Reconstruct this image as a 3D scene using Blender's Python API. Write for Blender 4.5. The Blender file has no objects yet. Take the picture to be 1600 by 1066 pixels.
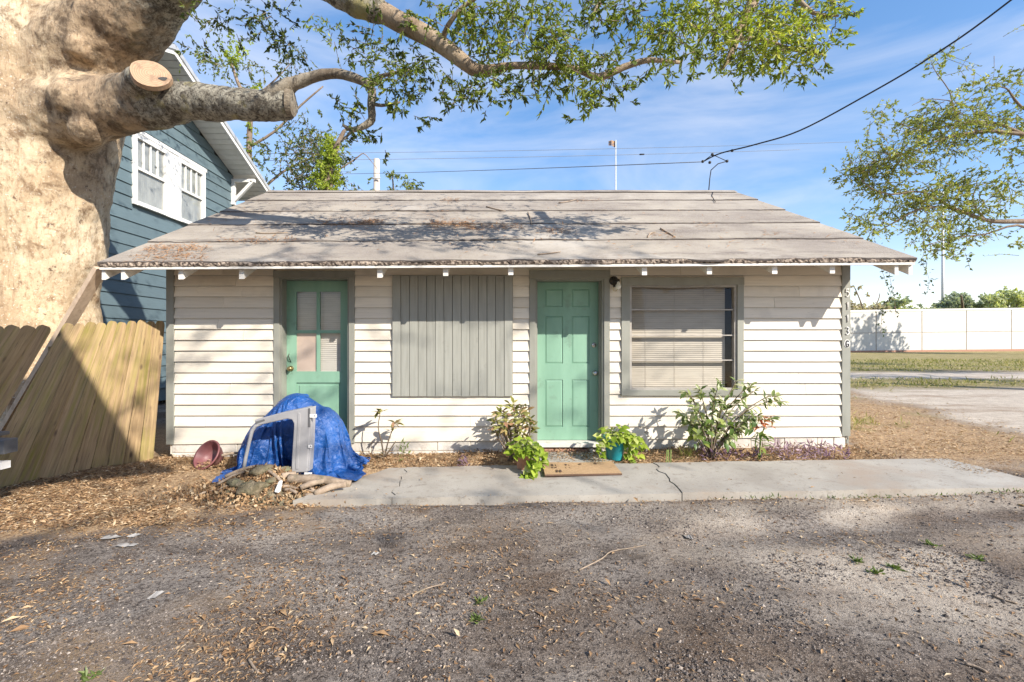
import bpy, bmesh, math, random
import numpy as np
from mathutils import Vector, Matrix, Euler, Quaternion

random.seed(7)
rng = np.random.default_rng(7)
S = bpy.context.scene
COL = S.collection

# ------------------------------------------------------------------ camera, world, sun, exposure
F, CX, CY, EYE = 711.1, 772.0, 533.0, 1.40          # focal length in photo pixels, principal point, eye height

cam_d = bpy.data.cameras.new("camera")
cam_d.sensor_width = 36.0
cam_d.lens = 16.0
cam_d.shift_x = (800 - CX) / 1600.0
cam_d.clip_start = 0.05
cam_d.clip_end = 3000
cam = bpy.data.objects.new("camera", cam_d)
COL.objects.link(cam)
cam.location = (0, 0, EYE)
cam.rotation_euler = (math.radians(90), 0, 0)
S.camera = cam

TOSUN = Vector((1.04, -1.0, 0.914)).normalized()
SUN_EL = math.asin(TOSUN.z)
SUN_ROT = math.atan2(TOSUN.x, TOSUN.y)
SKY_STRENGTH = 0.15
EXPOSURE = 1.22

world = bpy.data.worlds.new("World")
S.world = world
world.use_nodes = True
wn, wl = world.node_tree.nodes, world.node_tree.links
wn.clear()
w_out = wn.new("ShaderNodeOutputWorld")
w_bg = wn.new("ShaderNodeBackground")
w_sky = wn.new("ShaderNodeTexSky")
w_sky.sky_type = 'NISHITA'
w_sky.sun_disc = False
w_sky.sun_elevation = SUN_EL
w_sky.sun_rotation = SUN_ROT
w_sky.altitude = 10
w_sky.air_density = 1.0
w_sky.dust_density = 0.15
w_sky.ozone_density = 2.0
w_bg.inputs["Strength"].default_value = SKY_STRENGTH
# thin cirrus streaks over the blue
w_tc = wn.new("ShaderNodeTexCoord")
w_map = wn.new("ShaderNodeMapping")
w_map.inputs["Scale"].default_value = (1.2, 1.0, 4.2)
w_map.inputs["Rotation"].default_value = (0.0, math.radians(14), math.radians(20))
w_noise = wn.new("ShaderNodeTexNoise")
w_noise.inputs["Scale"].default_value = 1.9
w_noise.inputs["Detail"].default_value = 7
w_noise.inputs["Roughness"].default_value = 0.56
w_noise.inputs["Distortion"].default_value = 0.7
w_ramp = wn.new("ShaderNodeValToRGB")
w_ramp.color_ramp.elements[0].position = 0.42
w_ramp.color_ramp.elements[0].color = (0, 0, 0, 1)
w_ramp.color_ramp.elements[1].position = 0.80
w_ramp.color_ramp.elements[1].color = (0.62, 0.62, 0.62, 1)
w_mix = wn.new("ShaderNodeMix")
w_mix.data_type = 'RGBA'
w_mix.inputs["B"].default_value = (3.0, 3.05, 3.3, 1)
wl.new(w_tc.outputs["Generated"], w_map.inputs["Vector"])
wl.new(w_map.outputs["Vector"], w_noise.inputs["Vector"])
wl.new(w_noise.outputs["Fac"], w_ramp.inputs["Fac"])
wl.new(w_ramp.outputs["Color"], w_mix.inputs["Factor"])
w_hs = wn.new("ShaderNodeHueSaturation")
w_hs.inputs["Saturation"].default_value = 1.38
w_hs.inputs["Value"].default_value = 1.05
w_gm = wn.new("ShaderNodeGamma")
w_gm.inputs["Gamma"].default_value = 0.80
wl.new(w_sky.outputs["Color"], w_gm.inputs["Color"])
wl.new(w_gm.outputs["Color"], w_hs.inputs["Color"])
w_tint = wn.new("ShaderNodeMix")
w_tint.data_type = 'RGBA'
w_tint.blend_type = 'MULTIPLY'
w_tint.inputs["Factor"].default_value = 1.0
w_tint.inputs["B"].default_value = (1.09, 0.905, 0.90, 1)
wl.new(w_hs.outputs["Color"], w_tint.inputs["A"])
wl.new(w_tint.outputs["Result"], w_mix.inputs["A"])
wl.new(w_mix.outputs["Result"], w_bg.inputs["Color"])
wl.new(w_bg.outputs["Background"], w_out.inputs["Surface"])

sun_d = bpy.data.lights.new("sun", 'SUN')
sun_d.energy = 3.4
sun_d.angle = math.radians(0.53)
sun_d.color = (1.0, 0.93, 0.83)
sun = bpy.data.objects.new("sun", sun_d)
COL.objects.link(sun)
sun.location = (10, -10, 20)
sun.rotation_euler = TOSUN.to_track_quat('Z', 'Y').to_euler()

S.view_settings.view_transform = 'Standard'
S.view_settings.look = 'None'
S.view_settings.exposure = EXPOSURE
S.view_settings.gamma = 1.0
S.view_settings.use_curve_mapping = False
S.render.engine = 'CYCLES'
S.cycles.max_bounces = 6
S.cycles.transparent_max_bounces = 12
S.cycles.sample_clamp_indirect = 8

# ------------------------------------------------------------------ helpers
def at(px, py, Y):
    """world point seen at photo pixel (px, py) and standing Y metres away"""
    return Vector(((px - CX) * Y / F, Y, EYE - (py - CY) * Y / F))

WALL = 5.555
def wx(px, Y=WALL): return (px - CX) * Y / F
def wz(py, Y=WALL): return EYE - (py - CY) * Y / F

class MB:
    def __init__(s):
        s.v, s.f, s.sm = [], [], []
    def add(s, vs, fs, smooth=False):
        n = len(s.v)
        s.v += [Vector(v) for v in vs]
        for f in fs:
            s.f.append(tuple(i + n for i in f))
            s.sm.append(smooth)
        return s
    def hexa(s, p):
        """8 points: bottom loop 0-3 then top loop 4-7"""
        return s.add(p, [(0, 3, 2, 1), (4, 5, 6, 7), (0, 1, 5, 4), (1, 2, 6, 5), (2, 3, 7, 6), (3, 0, 4, 7)])
    def box(s, x0, x1, y0, y1, z0, z1):
        return s.hexa([(x0, y0, z0), (x1, y0, z0), (x1, y1, z0), (x0, y1, z0),
                       (x0, y0, z1), (x1, y0, z1), (x1, y1, z1), (x0, y1, z1)])
    def beam(s, a, b, w, h, up=(0, 0, 1)):
        a, b = Vector(a), Vector(b)
        d = (b - a).normalized()
        side = d.cross(Vector(up)).normalized() * (w / 2)
        u = side.cross(d).normalized() * (h / 2)
        return s.hexa([a - side - u, a + side - u, b + side - u, b - side - u,
                       a - side + u, a + side + u, b + side + u, b - side + u])
    def prism(s, poly, off):
        """polygon (list of 3D points) swept by the vector off"""
        off = Vector(off)
        n = len(poly)
        vs = [Vector(p) for p in poly] + [Vector(p) + off for p in poly]
        fs = [tuple(range(n - 1, -1, -1)), tuple(range(n, 2 * n))]
        fs += [(i, (i + 1) % n, (i + 1) % n + n, i + n) for i in range(n)]
        return s.add(vs, fs)
    def tube(s, pts, rads, n=8, caps=True, rough=0.0):
        pts = [Vector(p) for p in pts]
        if not hasattr(rads, '__len__'): rads = [rads] * len(pts)
        rings, prev = [], None
        vs = []
        for i, p in enumerate(pts):
            d = (pts[min(i + 1, len(pts) - 1)] - pts[max(i - 1, 0)])
            d = d.normalized() if d.length > 1e-9 else Vector((0, 0, 1))
            if prev is None:
                ref = Vector((0, 0, 1)) if abs(d.z) < .9 else Vector((1, 0, 0))
                prev = d.cross(ref).normalized()
            prev = (prev - d * prev.dot(d))
            prev = prev.normalized() if prev.length > 1e-6 else d.orthogonal().normalized()
            b = d.cross(prev)
            for k in range(n):
                a = 2 * math.pi * k / n
                r = rads[i] * (1 + (random.uniform(-rough, rough) if rough else 0))
                vs.append(p + (prev * math.cos(a) + b * math.sin(a)) * r)
        fs = []
        for i in range(len(pts) - 1):
            for k in range(n):
                k2 = (k + 1) % n
                fs.append((i * n + k, i * n + k2, (i + 1) * n + k2, (i + 1) * n + k))
        if caps:
            fs.append(tuple(range(n - 1, -1, -1)))
            fs.append(tuple((len(pts) - 1) * n + k for k in range(n)))
        return s.add(vs, fs, True)
    def lathe(s, prof, n=20, M=None, closed=False):
        """prof: list of (r, z)"""
        M = M or Matrix()
        vs, fs = [], []
        m = len(prof)
        for r, z in prof:
            for k in range(n):
                a = 2 * math.pi * k / n
                vs.append(M @ Vector((r * math.cos(a), r * math.sin(a), z)))
        for i in range(m - 1):
            for k in range(n):
                k2 = (k + 1) % n
                fs.append((i * n + k, i * n + k2, (i + 1) * n + k2, (i + 1) * n + k))
        if prof[0][0] > 1e-5: fs.append(tuple(range(n - 1, -1, -1)))
        if prof[-1][0] > 1e-5: fs.append(tuple((m - 1) * n + k for k in range(n)))
        return s.add(vs, fs, True)

BASE = {}
def root_of(o):
    while o.parent: o = o.parent
    return o

def obj(name, mb, mat, parent=None, loc=None, rot=None, smooth=None, bevel=0.0):
    """links mb as one mesh object; mb is in world coordinates unless loc is given (then local)"""
    base = BASE[root_of(parent).name] if parent else Vector((0, 0, 0))
    me = bpy.data.meshes.new(name)
    shift = base if loc is None else Vector((0, 0, 0))
    if parent is None and loc is None and mb.v:
        lo = Vector((min(v.x for v in mb.v), min(v.y for v in mb.v), min(v.z for v in mb.v)))
        hi = Vector((max(v.x for v in mb.v), max(v.y for v in mb.v), max(v.z for v in mb.v)))
        shift = Vector(((lo.x + hi.x) / 2, (lo.y + hi.y) / 2, lo.z))
    me.from_pydata([tuple(v - shift) for v in mb.v], [], mb.f)
    me.polygons.foreach_set("use_smooth", mb.sm if smooth is None else [smooth] * len(mb.f))
    me.validate()
    me.update()
    bm = bmesh.new(); bm.from_mesh(me)
    bmesh.ops.recalc_face_normals(bm, faces=bm.faces[:])
    bm.to_mesh(me); bm.free()
    if mat: me.materials.append(mat)
    o = bpy.data.objects.new(name, me)
    COL.objects.link(o)
    if parent:
        o.parent = parent
        if loc is not None: o.location = Vector(loc) - base
    else:
        o.location = shift if loc is None else Vector(loc)
        BASE[o.name] = Vector(o.location)
    if rot is not None:
        o.rotation_mode = 'QUATERNION' if isinstance(rot, Quaternion) else 'XYZ'
        if isinstance(rot, Quaternion): o.rotation_quaternion = rot
        else: o.rotation_euler = rot
    if bevel > 0:
        b = o.modifiers.new("bevel", 'BEVEL')
        b.width = bevel; b.segments = 2; b.limit_method = 'ANGLE'
    return o

def thing(name, label, cat, loc, group=None):
    o = bpy.data.objects.new(name, None)
    o.empty_display_size = 0.2
    COL.objects.link(o)
    o.location = loc
    BASE[o.name] = Vector(loc)
    tag(o, label, cat, group)
    return o

def tag(o, label=None, cat=None, group=None, kind=None):
    if label: o["label"] = label
    if cat: o["category"] = cat
    if group: o["group"] = group
    if kind: o["kind"] = kind
    return o

def np_obj(name, verts, tris, mat, parent=None, attrs=None, smooth=False):
    """many triangles from numpy arrays (world coordinates) as one mesh object"""
    base = BASE[root_of(parent).name] if parent else Vector((0, 0, 0))
    verts = np.asarray(verts, dtype=np.float32) - np.array(base, dtype=np.float32)
    tris = np.asarray(tris, dtype=np.int32)
    me = bpy.data.meshes.new(name)
    k = tris.shape[1]
    me.vertices.add(len(verts))
    me.vertices.foreach_set("co", verts.ravel())
    me.loops.add(tris.size)
    me.loops.foreach_set("vertex_index", tris.ravel())
    me.polygons.add(len(tris))
    me.polygons.foreach_set("loop_start", np.arange(0, tris.size, k, dtype=np.int32))
    me.polygons.foreach_set("loop_total", np.full(len(tris), k, dtype=np.int32))
    me.polygons.foreach_set("use_smooth", np.full(len(tris), smooth))
    me.update(calc_edges=True)
    for an, (dom, arr) in (attrs or {}).items():
        a = me.attributes.new(an, 'FLOAT', dom)
        a.data.foreach_set("value", np.asarray(arr, dtype=np.float32))
    me.materials.append(mat)
    o = bpy.data.objects.new(name, me)
    COL.objects.link(o)
    if parent: o.parent = parent
    else: BASE[o.name] = Vector((0, 0, 0))
    return o

def unit(a):
    return a / np.maximum(np.linalg.norm(a, axis=-1, keepdims=True), 1e-9)

def rand_unit(n):
    return unit(rng.normal(size=(n, 3)))

def leaf_arrays(pos, d, L, W, fold=0.35, curl=0.0, up=None):
    """folded leaves: 4 triangles each (base, left, right, mid, tip)"""
    n = len(pos)
    d = unit(d)
    up = rand_unit(n) if up is None else up
    side = unit(np.cross(d, up))
    nor = np.cross(side, d)
    L = np.broadcast_to(L, (n,))[:, None]; W = np.broadcast_to(W, (n,))[:, None]
    mid = pos + d * L * .5 + nor * L * curl
    b = pos
    l = pos + d * L * .45 + side * W * .5 + nor * (W * fold + L * curl)
    r = pos + d * L * .45 - side * W * .5 + nor * (W * fold + L * curl)
    t = pos + d * L
    v = np.stack([b, l, r, mid, t], 1).reshape(-1, 3)
    i = (np.arange(n) * 5)[:, None, None]
    tr = np.array([[0, 3, 1], [0, 2, 3], [1, 3, 4], [3, 2, 4]])[None] + i
    return v, tr.reshape(-1, 3)

class Leaves:
    """collects leaves, then becomes one mesh"""
    def __init__(s): s.v, s.t, s.a, s.n = [], [], [], 0
    def add(s, pos, d, L, W, tint, fold=.35, curl=0.0, up=None):
        v, t = leaf_arrays(np.asarray(pos, float), np.asarray(d, float), L, W, fold, curl, up)
        s.v.append(v); s.t.append(t + s.n); s.n += len(v)
        s.a.append(np.repeat(np.broadcast_to(tint, (len(pos),)), 4))
    def build(s, name, mat, parent=None):
        return np_obj(name, np.concatenate(s.v), np.concatenate(s.t), mat, parent, {"tint": ('FACE', np.concatenate(s.a))})

def twigs(leaves, wood, c, R, n, L=.065, W=.024, tint=(.3, .8), droop=.25, flat=1.0, per=11, wr=.003):
    """a spray of leafy twigs round the point c"""
    c = np.array(c, float)
    k = max(1, int(n / per))
    for _ in range(k):
        st = c + rng.normal(size=3) * R * .42 * np.array([1, 1, flat])
        d = rand_unit(1)[0] * np.array([1, 1, .8])
        d[2] -= droop
        d = d / np.linalg.norm(d)
        ln = R * rng.uniform(.5, 1.1)
        m = per
        t = np.sort(rng.uniform(.1, 1, m))
        bend = rng.normal(size=3) * .18 * ln
        p = st + d * ln * t[:, None] + bend * (t ** 2)[:, None]
        ld = unit(d + rng.normal(size=(m, 3)) * .62 + np.array([0, 0, -.25]))
        base = rng.uniform(*tint)
        leaves.add(p, ld, L * rng.uniform(.5, 1.25, m), W * rng.uniform(.75, 1.2, m), np.clip(base + rng.normal(size=m) * .13, 0, 1))
        if wood is not None:
            q = [st + d * ln * u + bend * u * u for u in (0, .5, 1)]
            wood.tube(q, [wr * 1.4, wr, wr * .5], 3, False)

# value noise for relief and ground masks
_perm = np.random.default_rng(3).permutation(512)
_perm = np.concatenate([_perm, _perm])
def vnoise(x, y, seed=0):
    x = np.asarray(x, float); y = np.asarray(y, float)
    xi, yi = np.floor(x).astype(int), np.floor(y).astype(int)
    fx, fy = x - xi, y - yi
    fx, fy = fx * fx * (3 - 2 * fx), fy * fy * (3 - 2 * fy)
    def h(a, b): return _perm[(_perm[(a + seed * 57) & 511] + b) & 511] / 511.0
    return (h(xi, yi) * (1 - fx) + h(xi + 1, yi) * fx) * (1 - fy) + (h(xi, yi + 1) * (1 - fx) + h(xi + 1, yi + 1) * fx) * fy
def fbm(x, y, oct=4, seed=0):
    s, a, t = 0, 1.0, 0
    for i in range(oct):
        s = s + a * vnoise(x * 2 ** i, y * 2 ** i, seed + i); t += a; a *= .5
    return s / t
def sstep(a, b, x):
    t = np.clip((x - a) / (b - a), 0, 1)
    return t * t * (3 - 2 * t)

# ------------------------------------------------------------------ materials
def nodes_of(name):
    m = bpy.data.materials.new(name)
    m.use_nodes = True
    nt = m.node_tree
    nt.nodes.clear()
    out = nt.nodes.new("ShaderNodeOutputMaterial")
    return m, nt, out

class NT:
    """small shorthand around a node tree"""
    def __init__(s, nt): s.nt = nt
    def n(s, t, **kw):
        nd = s.nt.nodes.new(t)
        for k, v in kw.items():
            if hasattr(nd, k) and k not in nd.inputs: setattr(nd, k, v)
            else: nd.inputs[k].default_value = v
        return nd
    def l(s, a, b): s.nt.links.new(a, b)
    def coord(s, scale=(1, 1, 1), rot=(0, 0, 0), kind="Object"):
        tc = s.n("ShaderNodeTexCoord")
        mp = s.n("ShaderNodeMapping")
        mp.inputs["Scale"].default_value = scale
        mp.inputs["Rotation"].default_value = rot
        s.l(tc.outputs[kind], mp.inputs["Vector"])
        return mp.outputs["Vector"]
    def offset_random(s, vec):
        oi = s.n("ShaderNodeObjectInfo")
        mul = s.n("ShaderNodeMath", operation='MULTIPLY'); mul.inputs[1].default_value = 37.0
        s.l(oi.outputs["Random"], mul.inputs[0])
        add = s.n("ShaderNodeVectorMath", operation='ADD')
        s.l(vec, add.inputs[0]); s.l(mul.outputs[0], add.inputs[1])
        return add.outputs[0], oi.outputs["Random"]
    def noise(s, vec, scale, detail=5, rough=.55, dist=0.0):
        nz = s.n("ShaderNodeTexNoise")
        nz.inputs["Scale"].default_value = scale
        nz.inputs["Detail"].default_value = detail
        nz.inputs["Roughness"].default_value = rough
        nz.inputs["Distortion"].default_value = dist
        s.l(vec, nz.inputs["Vector"])
        return nz.outputs["Fac"]
    def ramp(s, fac, lo, hi, c0=(0, 0, 0, 1), c1=(1, 1, 1, 1)):
        r = s.n("ShaderNodeValToRGB")
        r.color_ramp.elements[0].position = lo; r.color_ramp.elements[0].color = c0
        r.color_ramp.elements[1].position = hi; r.color_ramp.elements[1].color = c1
        s.l(fac, r.inputs["Fac"])
        return r.outputs["Color"]
    def mix(s, fac, a, b, blend='MIX'):
        m = s.n("ShaderNodeMix", data_type='RGBA', blend_type=blend)
        for k, v in (("Factor", fac), ("A", a), ("B", b)):
            if isinstance(v, (int, float)): m.inputs[k].default_value = v
            elif isinstance(v, tuple): m.inputs[k].default_value = (*v[:3], 1)
            else: s.l(v, m.inputs[k])
        return m.outputs["Result"]
    def math(s, op, a, b=None):
        m = s.n("ShaderNodeMath", operation=op)
        for i, v in enumerate((a, b)):
            if v is None: continue
            if isinstance(v, (int, float)): m.inputs[i].default_value = v
            else: s.l(v, m.inputs[i])
        return m.outputs[0]
    def span(s, v, lo, hi):
        m = s.n("ShaderNodeMapRange")
        m.inputs["From Min"].default_value = lo; m.inputs["From Max"].default_value = hi
        s.l(v, m.inputs["Value"])
        return m.outputs["Result"]
    def attr(s, name):
        a = s.n("ShaderNodeAttribute", attribute_name=name)
        return a.outputs["Fac"]
    def bump(s, h, strength, dist=.02):
        b = s.n("ShaderNodeBump")
        b.inputs["Strength"].default_value = strength
        b.inputs["Distance"].default_value = dist
        s.l(h, b.inputs["Height"])
        return b.outputs["Normal"]
    def bsdf(s, col, rough=.6, normal=None, metal=0.0, spec=.4):
        b = s.n("ShaderNodeBsdfPrincipled")
        if isinstance(col, tuple): b.inputs["Base Color"].default_value = (*col[:3], 1)
        else: s.l(col, b.inputs["Base Color"])
        if isinstance(rough, (int, float)): b.inputs["Roughness"].default_value = rough
        else: s.l(rough, b.inputs["Roughness"])
        b.inputs["Metallic"].default_value = metal
        b.inputs["Specular IOR Level"].default_value = spec
        if normal is not None: s.l(normal, b.inputs["Normal"])
        return b

def mat_basic(name, c0, c1, scale=6, stretch=(1, 1, 1), lo=.35, hi=.7, rough=.7, bump=.15, bscale=60, bdist=.004, objvar=.12, grime=None, gscale=3, metal=0, spec=.35, glo=.55, ghi=.75):
    m, nt, out = nodes_of(name)
    N = NT(nt)
    v, rnd = N.offset_random(N.coord(stretch))
    col = N.mix(N.ramp(N.noise(v, scale, 6), lo, hi), c0, c1)
    if grime:
        v2, _ = N.offset_random(N.coord((1, 1, 1)))
        col = N.mix(N.ramp(N.noise(v2, gscale, 8, .65), glo, ghi), col, grime)
    if objvar:
        h = N.n("ShaderNodeHueSaturation")
        val = N.math('ADD', N.math('MULTIPLY', rnd, 2 * objvar), 1 - objvar)
        N.l(val, h.inputs["Value"]); N.l(col, h.inputs["Color"])
        col = h.outputs["Color"]
    nr = N.bump(N.noise(v, bscale, 4), bump, bdist)
    b = N.bsdf(col, rough, nr, metal, spec)
    N.l(b.outputs[0], out.inputs[0])
    return m

def mat_leaf(name, ramp, rough=.45, trans=.35):
    """leaf colour from the per-leaf attribute 'tint'; light comes through"""
    m, nt, out = nodes_of(name)
    N = NT(nt)
    r = N.n("ShaderNodeValToRGB")
    els = r.color_ramp.elements
    els[0].position, els[0].color = ramp[0][0], (*ramp[0][1], 1)
    els[1].position, els[1].color = ramp[-1][0], (*ramp[-1][1], 1)
    for p, c in ramp[1:-1]:
        e = els.new(p); e.color = (*c, 1)
    N.l(N.attr("tint"), r.inputs["Fac"])
    b = N.bsdf(r.outputs["Color"], rough, None, 0, .4)
    t = N.n("ShaderNodeBsdfTranslucent")
    N.l(N.mix(1.0, r.outputs["Color"], (1.15, 1.2, .6), 'MULTIPLY'), t.inputs["Color"])
    mx = N.n("ShaderNodeMixShader"); mx.inputs[0].default_value = trans
    N.l(b.outputs[0], mx.inputs[1]); N.l(t.outputs[0], mx.inputs[2])
    N.l(mx.outputs[0], out.inputs[0])
    return m

def mat_leaf_obj(name, ramp, rough=.4, trans=.3):
    """the same for leaves that are objects of their own: colour from the object's random number"""
    m = mat_leaf(name, ramp, rough, trans)
    nt = m.node_tree
    a = [n for n in nt.nodes if n.type == 'ATTRIBUTE'][0]
    oi = nt.nodes.new("ShaderNodeObjectInfo")
    for l in list(a.outputs["Fac"].links):
        nt.links.new(oi.outputs["Random"], l.to_socket)
    return m

def mat_siding(name, base, worn):
    m, nt, out = nodes_of(name)
    N = NT(nt)
    v, rnd = N.offset_random(N.coord((1, 1, 1)))
    vs, _ = N.offset_random(N.coord((.5, 1, 9)))
    col = N.mix(N.ramp(N.noise(vs, 5, 7, .6), .42, .8), base, tuple(c * .86 for c in base))
    # peeled flecks and dirt
    col = N.mix(N.ramp(N.noise(vs, 14, 8, .7), .655, .70), col, worn)
    col = N.mix(N.ramp(N.noise(v, 2.2, 6, .6), .55, .85), col, tuple(c * .72 for c in base))
    h = N.n("ShaderNodeHueSaturation")
    N.l(N.math('ADD', N.math('MULTIPLY', rnd, .18), .86), h.inputs["Value"]); N.l(col, h.inputs["Color"])
    nr = N.bump(N.noise(vs, 30, 6, .6), .25, .003)
    b = N.bsdf(h.outputs["Color"], .62, nr, 0, .3)
    N.l(b.outputs[0], out.inputs[0])
    return m

def mat_fence():
    m, nt, out = nodes_of("fence_wood")
    N = NT(nt)
    v, rnd = N.offset_random(N.coord((1, 1, 1)))
    vs, _ = N.offset_random(N.coord((14, 14, .7)))
    grain = N.noise(vs, 3.2, 8, .6, .4)
    col = N.mix(N.ramp(grain, .3, .72), (.52, .365, .19), (.215, .142, .078))
    alg = N.ramp(N.noise(v, 1.3, 5, .6), .36, .56)
    alg2 = N.mix(N.ramp(N.noise(vs, 2.0, 4), .35, .6), alg, (0, 0, 0), 'MIX')
    col = N.mix(N.math('MULTIPLY', alg2, .85), col, (.27, .24, .05))
    col = N.mix(N.ramp(N.noise(vs, 6, 6, .7), .58, .7), col, (.13, .095, .06))
    knots = N.n("ShaderNodeTexVoronoi"); knots.inputs["Scale"].default_value = 1.0
    vk, _ = N.offset_random(N.coord((9, 9, 3.2)))
    N.l(vk, knots.inputs["Vector"])
    col = N.mix(N.ramp(knots.outputs["Distance"], .05, .16, (1, 1, 1, 1), (0, 0, 0, 1)), col, (.11, .07, .045))
    col = N.mix(N.math('MULTIPLY', rnd, .35), col, N.mix(grain, (.30, .225, .155), (.17, .12, .085)))
    h = N.n("ShaderNodeHueSaturation")
    N.l(N.math('ADD', N.math('MULTIPLY', rnd, .4), .75), h.inputs["Value"]); N.l(col, h.inputs["Color"])
    nr = N.bump(grain, .5, .006)
    b = N.bsdf(h.outputs["Color"], .85, nr, 0, .2)
    N.l(b.outputs[0], out.inputs[0])
    return m

def mat_bark(name, pale, mid, dark, sc=1.0, moss=None):
    m, nt, out = nodes_of(name)
    N = NT(nt)
    v = N.coord((1, 1, .55))
    v1 = N.coord((1, 1, 1))
    big = N.noise(v, 1.3 * sc, 6, .6, .6)
    fine = N.noise(N.coord((1.6, 1.6, .5)), 9 * sc, 9, .68, .8)
    col = N.mix(N.ramp(big, .36, .62), pale, mid)
    col = N.mix(N.ramp(fine, .5, .74), col, dark)
    blot = N.noise(v1, 3.1 * sc, 7, .7, 1.0)
    col = N.mix(N.ramp(blot, .56, .72), col, tuple((a + b) * .5 for a, b in zip(mid, dark)))
    speck = N.noise(v1, 26 * sc, 5, .6)
    col = N.mix(N.ramp(speck, .60, .70), col, pale)
    if moss:
        col = N.mix(N.ramp(N.noise(v1, 2.2 * sc, 5, .6), .58, .7), col, moss)
    crk = N.n("ShaderNodeTexVoronoi", feature='DISTANCE_TO_EDGE'); crk.inputs["Scale"].default_value = 9 * sc
    wv = N.n("ShaderNodeVectorMath", operation='ADD')
    nzc = N.n("ShaderNodeTexNoise"); nzc.inputs["Scale"].default_value = 4 * sc
    N.l(N.coord((1.8, 1.8, .7)), wv.inputs[0]); N.l(v1, nzc.inputs["Vector"]); N.l(nzc.outputs["Color"], wv.inputs[1])
    N.l(wv.outputs[0], crk.inputs["Vector"])
    ck = N.ramp(crk.outputs["Distance"], 0.0, .09)
    hgt = N.math('ADD', N.math('MULTIPLY', fine, .7), N.math('MULTIPLY', ck, .25))
    hgt = N.math('ADD', hgt, N.math('MULTIPLY', blot, .8))
    nr = N.bump(hgt, .9, .03 / sc)
    b = N.bsdf(col, .9, nr, 0, .15)
    N.l(b.outputs[0], out.inputs[0])
    return m

def mat_oak_trunk():
    """pale smooth bark on the bole, grey-brown and lichened on the sawn limb"""
    m, nt, out = nodes_of("oak_trunk_bark")
    N = NT(nt)
    v1 = N.coord((1, 1, 1)); vv = N.coord((1, 1, .42))
    big = N.noise(vv, 1.5, 7, .6, .8)
    med = N.noise(v1, 4.2, 9, .72, .25)
    fine = N.noise(N.coord((1.7, 1.7, .7)), 15, 10, .74, .1)
    col = N.mix(N.ramp(big, .38, .64), (.66, .525, .35), (.44, .315, .195))
    col = N.mix(N.ramp(N.noise(v1, .9, 4), .5, .7), col, (.70, .58, .41))
    col = N.mix(N.ramp(fine, .50, .64), col, (.33, .225, .135))
    col = N.mix(N.ramp(med, .55, .66), col, (.27, .175, .10))
    col = N.mix(N.ramp(N.noise(N.coord((3, 3, .35)), 2.4, 9, .7), .56, .68), col, (.30, .20, .12))
    col = N.mix(N.ramp(N.noise(v1, 7, 9, .75), .60, .66), col, (.12, .08, .055))
    col = N.mix(N.ramp(N.noise(v1, 40, 4, .6), .60, .70), col, (.74, .66, .54))
    sep = N.n("ShaderNodeSeparateXYZ"); N.l(v1, sep.inputs[0])
    wob = N.math('MULTIPLY', N.math('SUBTRACT', med, .5), 2.4)
    # collar of the limbs: dark smudges
    sx = N.math('ADD', sep.outputs["X"], wob)
    collar = N.math('MULTIPLY', N.span(sx, .35, 1.3), N.span(N.math('ADD', sep.outputs["Z"], wob), 2.9, 4.1))
    smud = N.mix(N.ramp(med, .42, .56), (.46, .33, .21), (.085, .06, .042))
    smud = N.mix(N.ramp(fine, .55, .68), smud, (.06, .05, .04))
    col = N.mix(N.math('MULTIPLY', collar, .75), col, smud)
    lich = N.mix(N.ramp(N.noise(v1, 11, 8, .75, .5), .42, .58), (.10, .085, .065), (.36, .33, .26))
    lich = N.mix(N.ramp(N.noise(v1, 34, 6, .7), .52, .62), lich, (.055, .047, .04))
    lich = N.mix(N.ramp(N.noise(v1, 3, 4), .58, .68), lich, (.30, .26, .12))
    col = N.mix(N.span(N.math('ADD', sep.outputs["X"], N.math('MULTIPLY', wob, .35)), 1.75, 2.3), col, lich)
    hgt = N.math('ADD', N.math('MULTIPLY', fine, .6), N.math('MULTIPLY', med, 1.2))
    nr = N.bump(hgt, .75, .03)
    b = N.bsdf(col, .88, nr, 0, .15)
    N.l(b.outputs[0], out.inputs[0])
    return m

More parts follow.
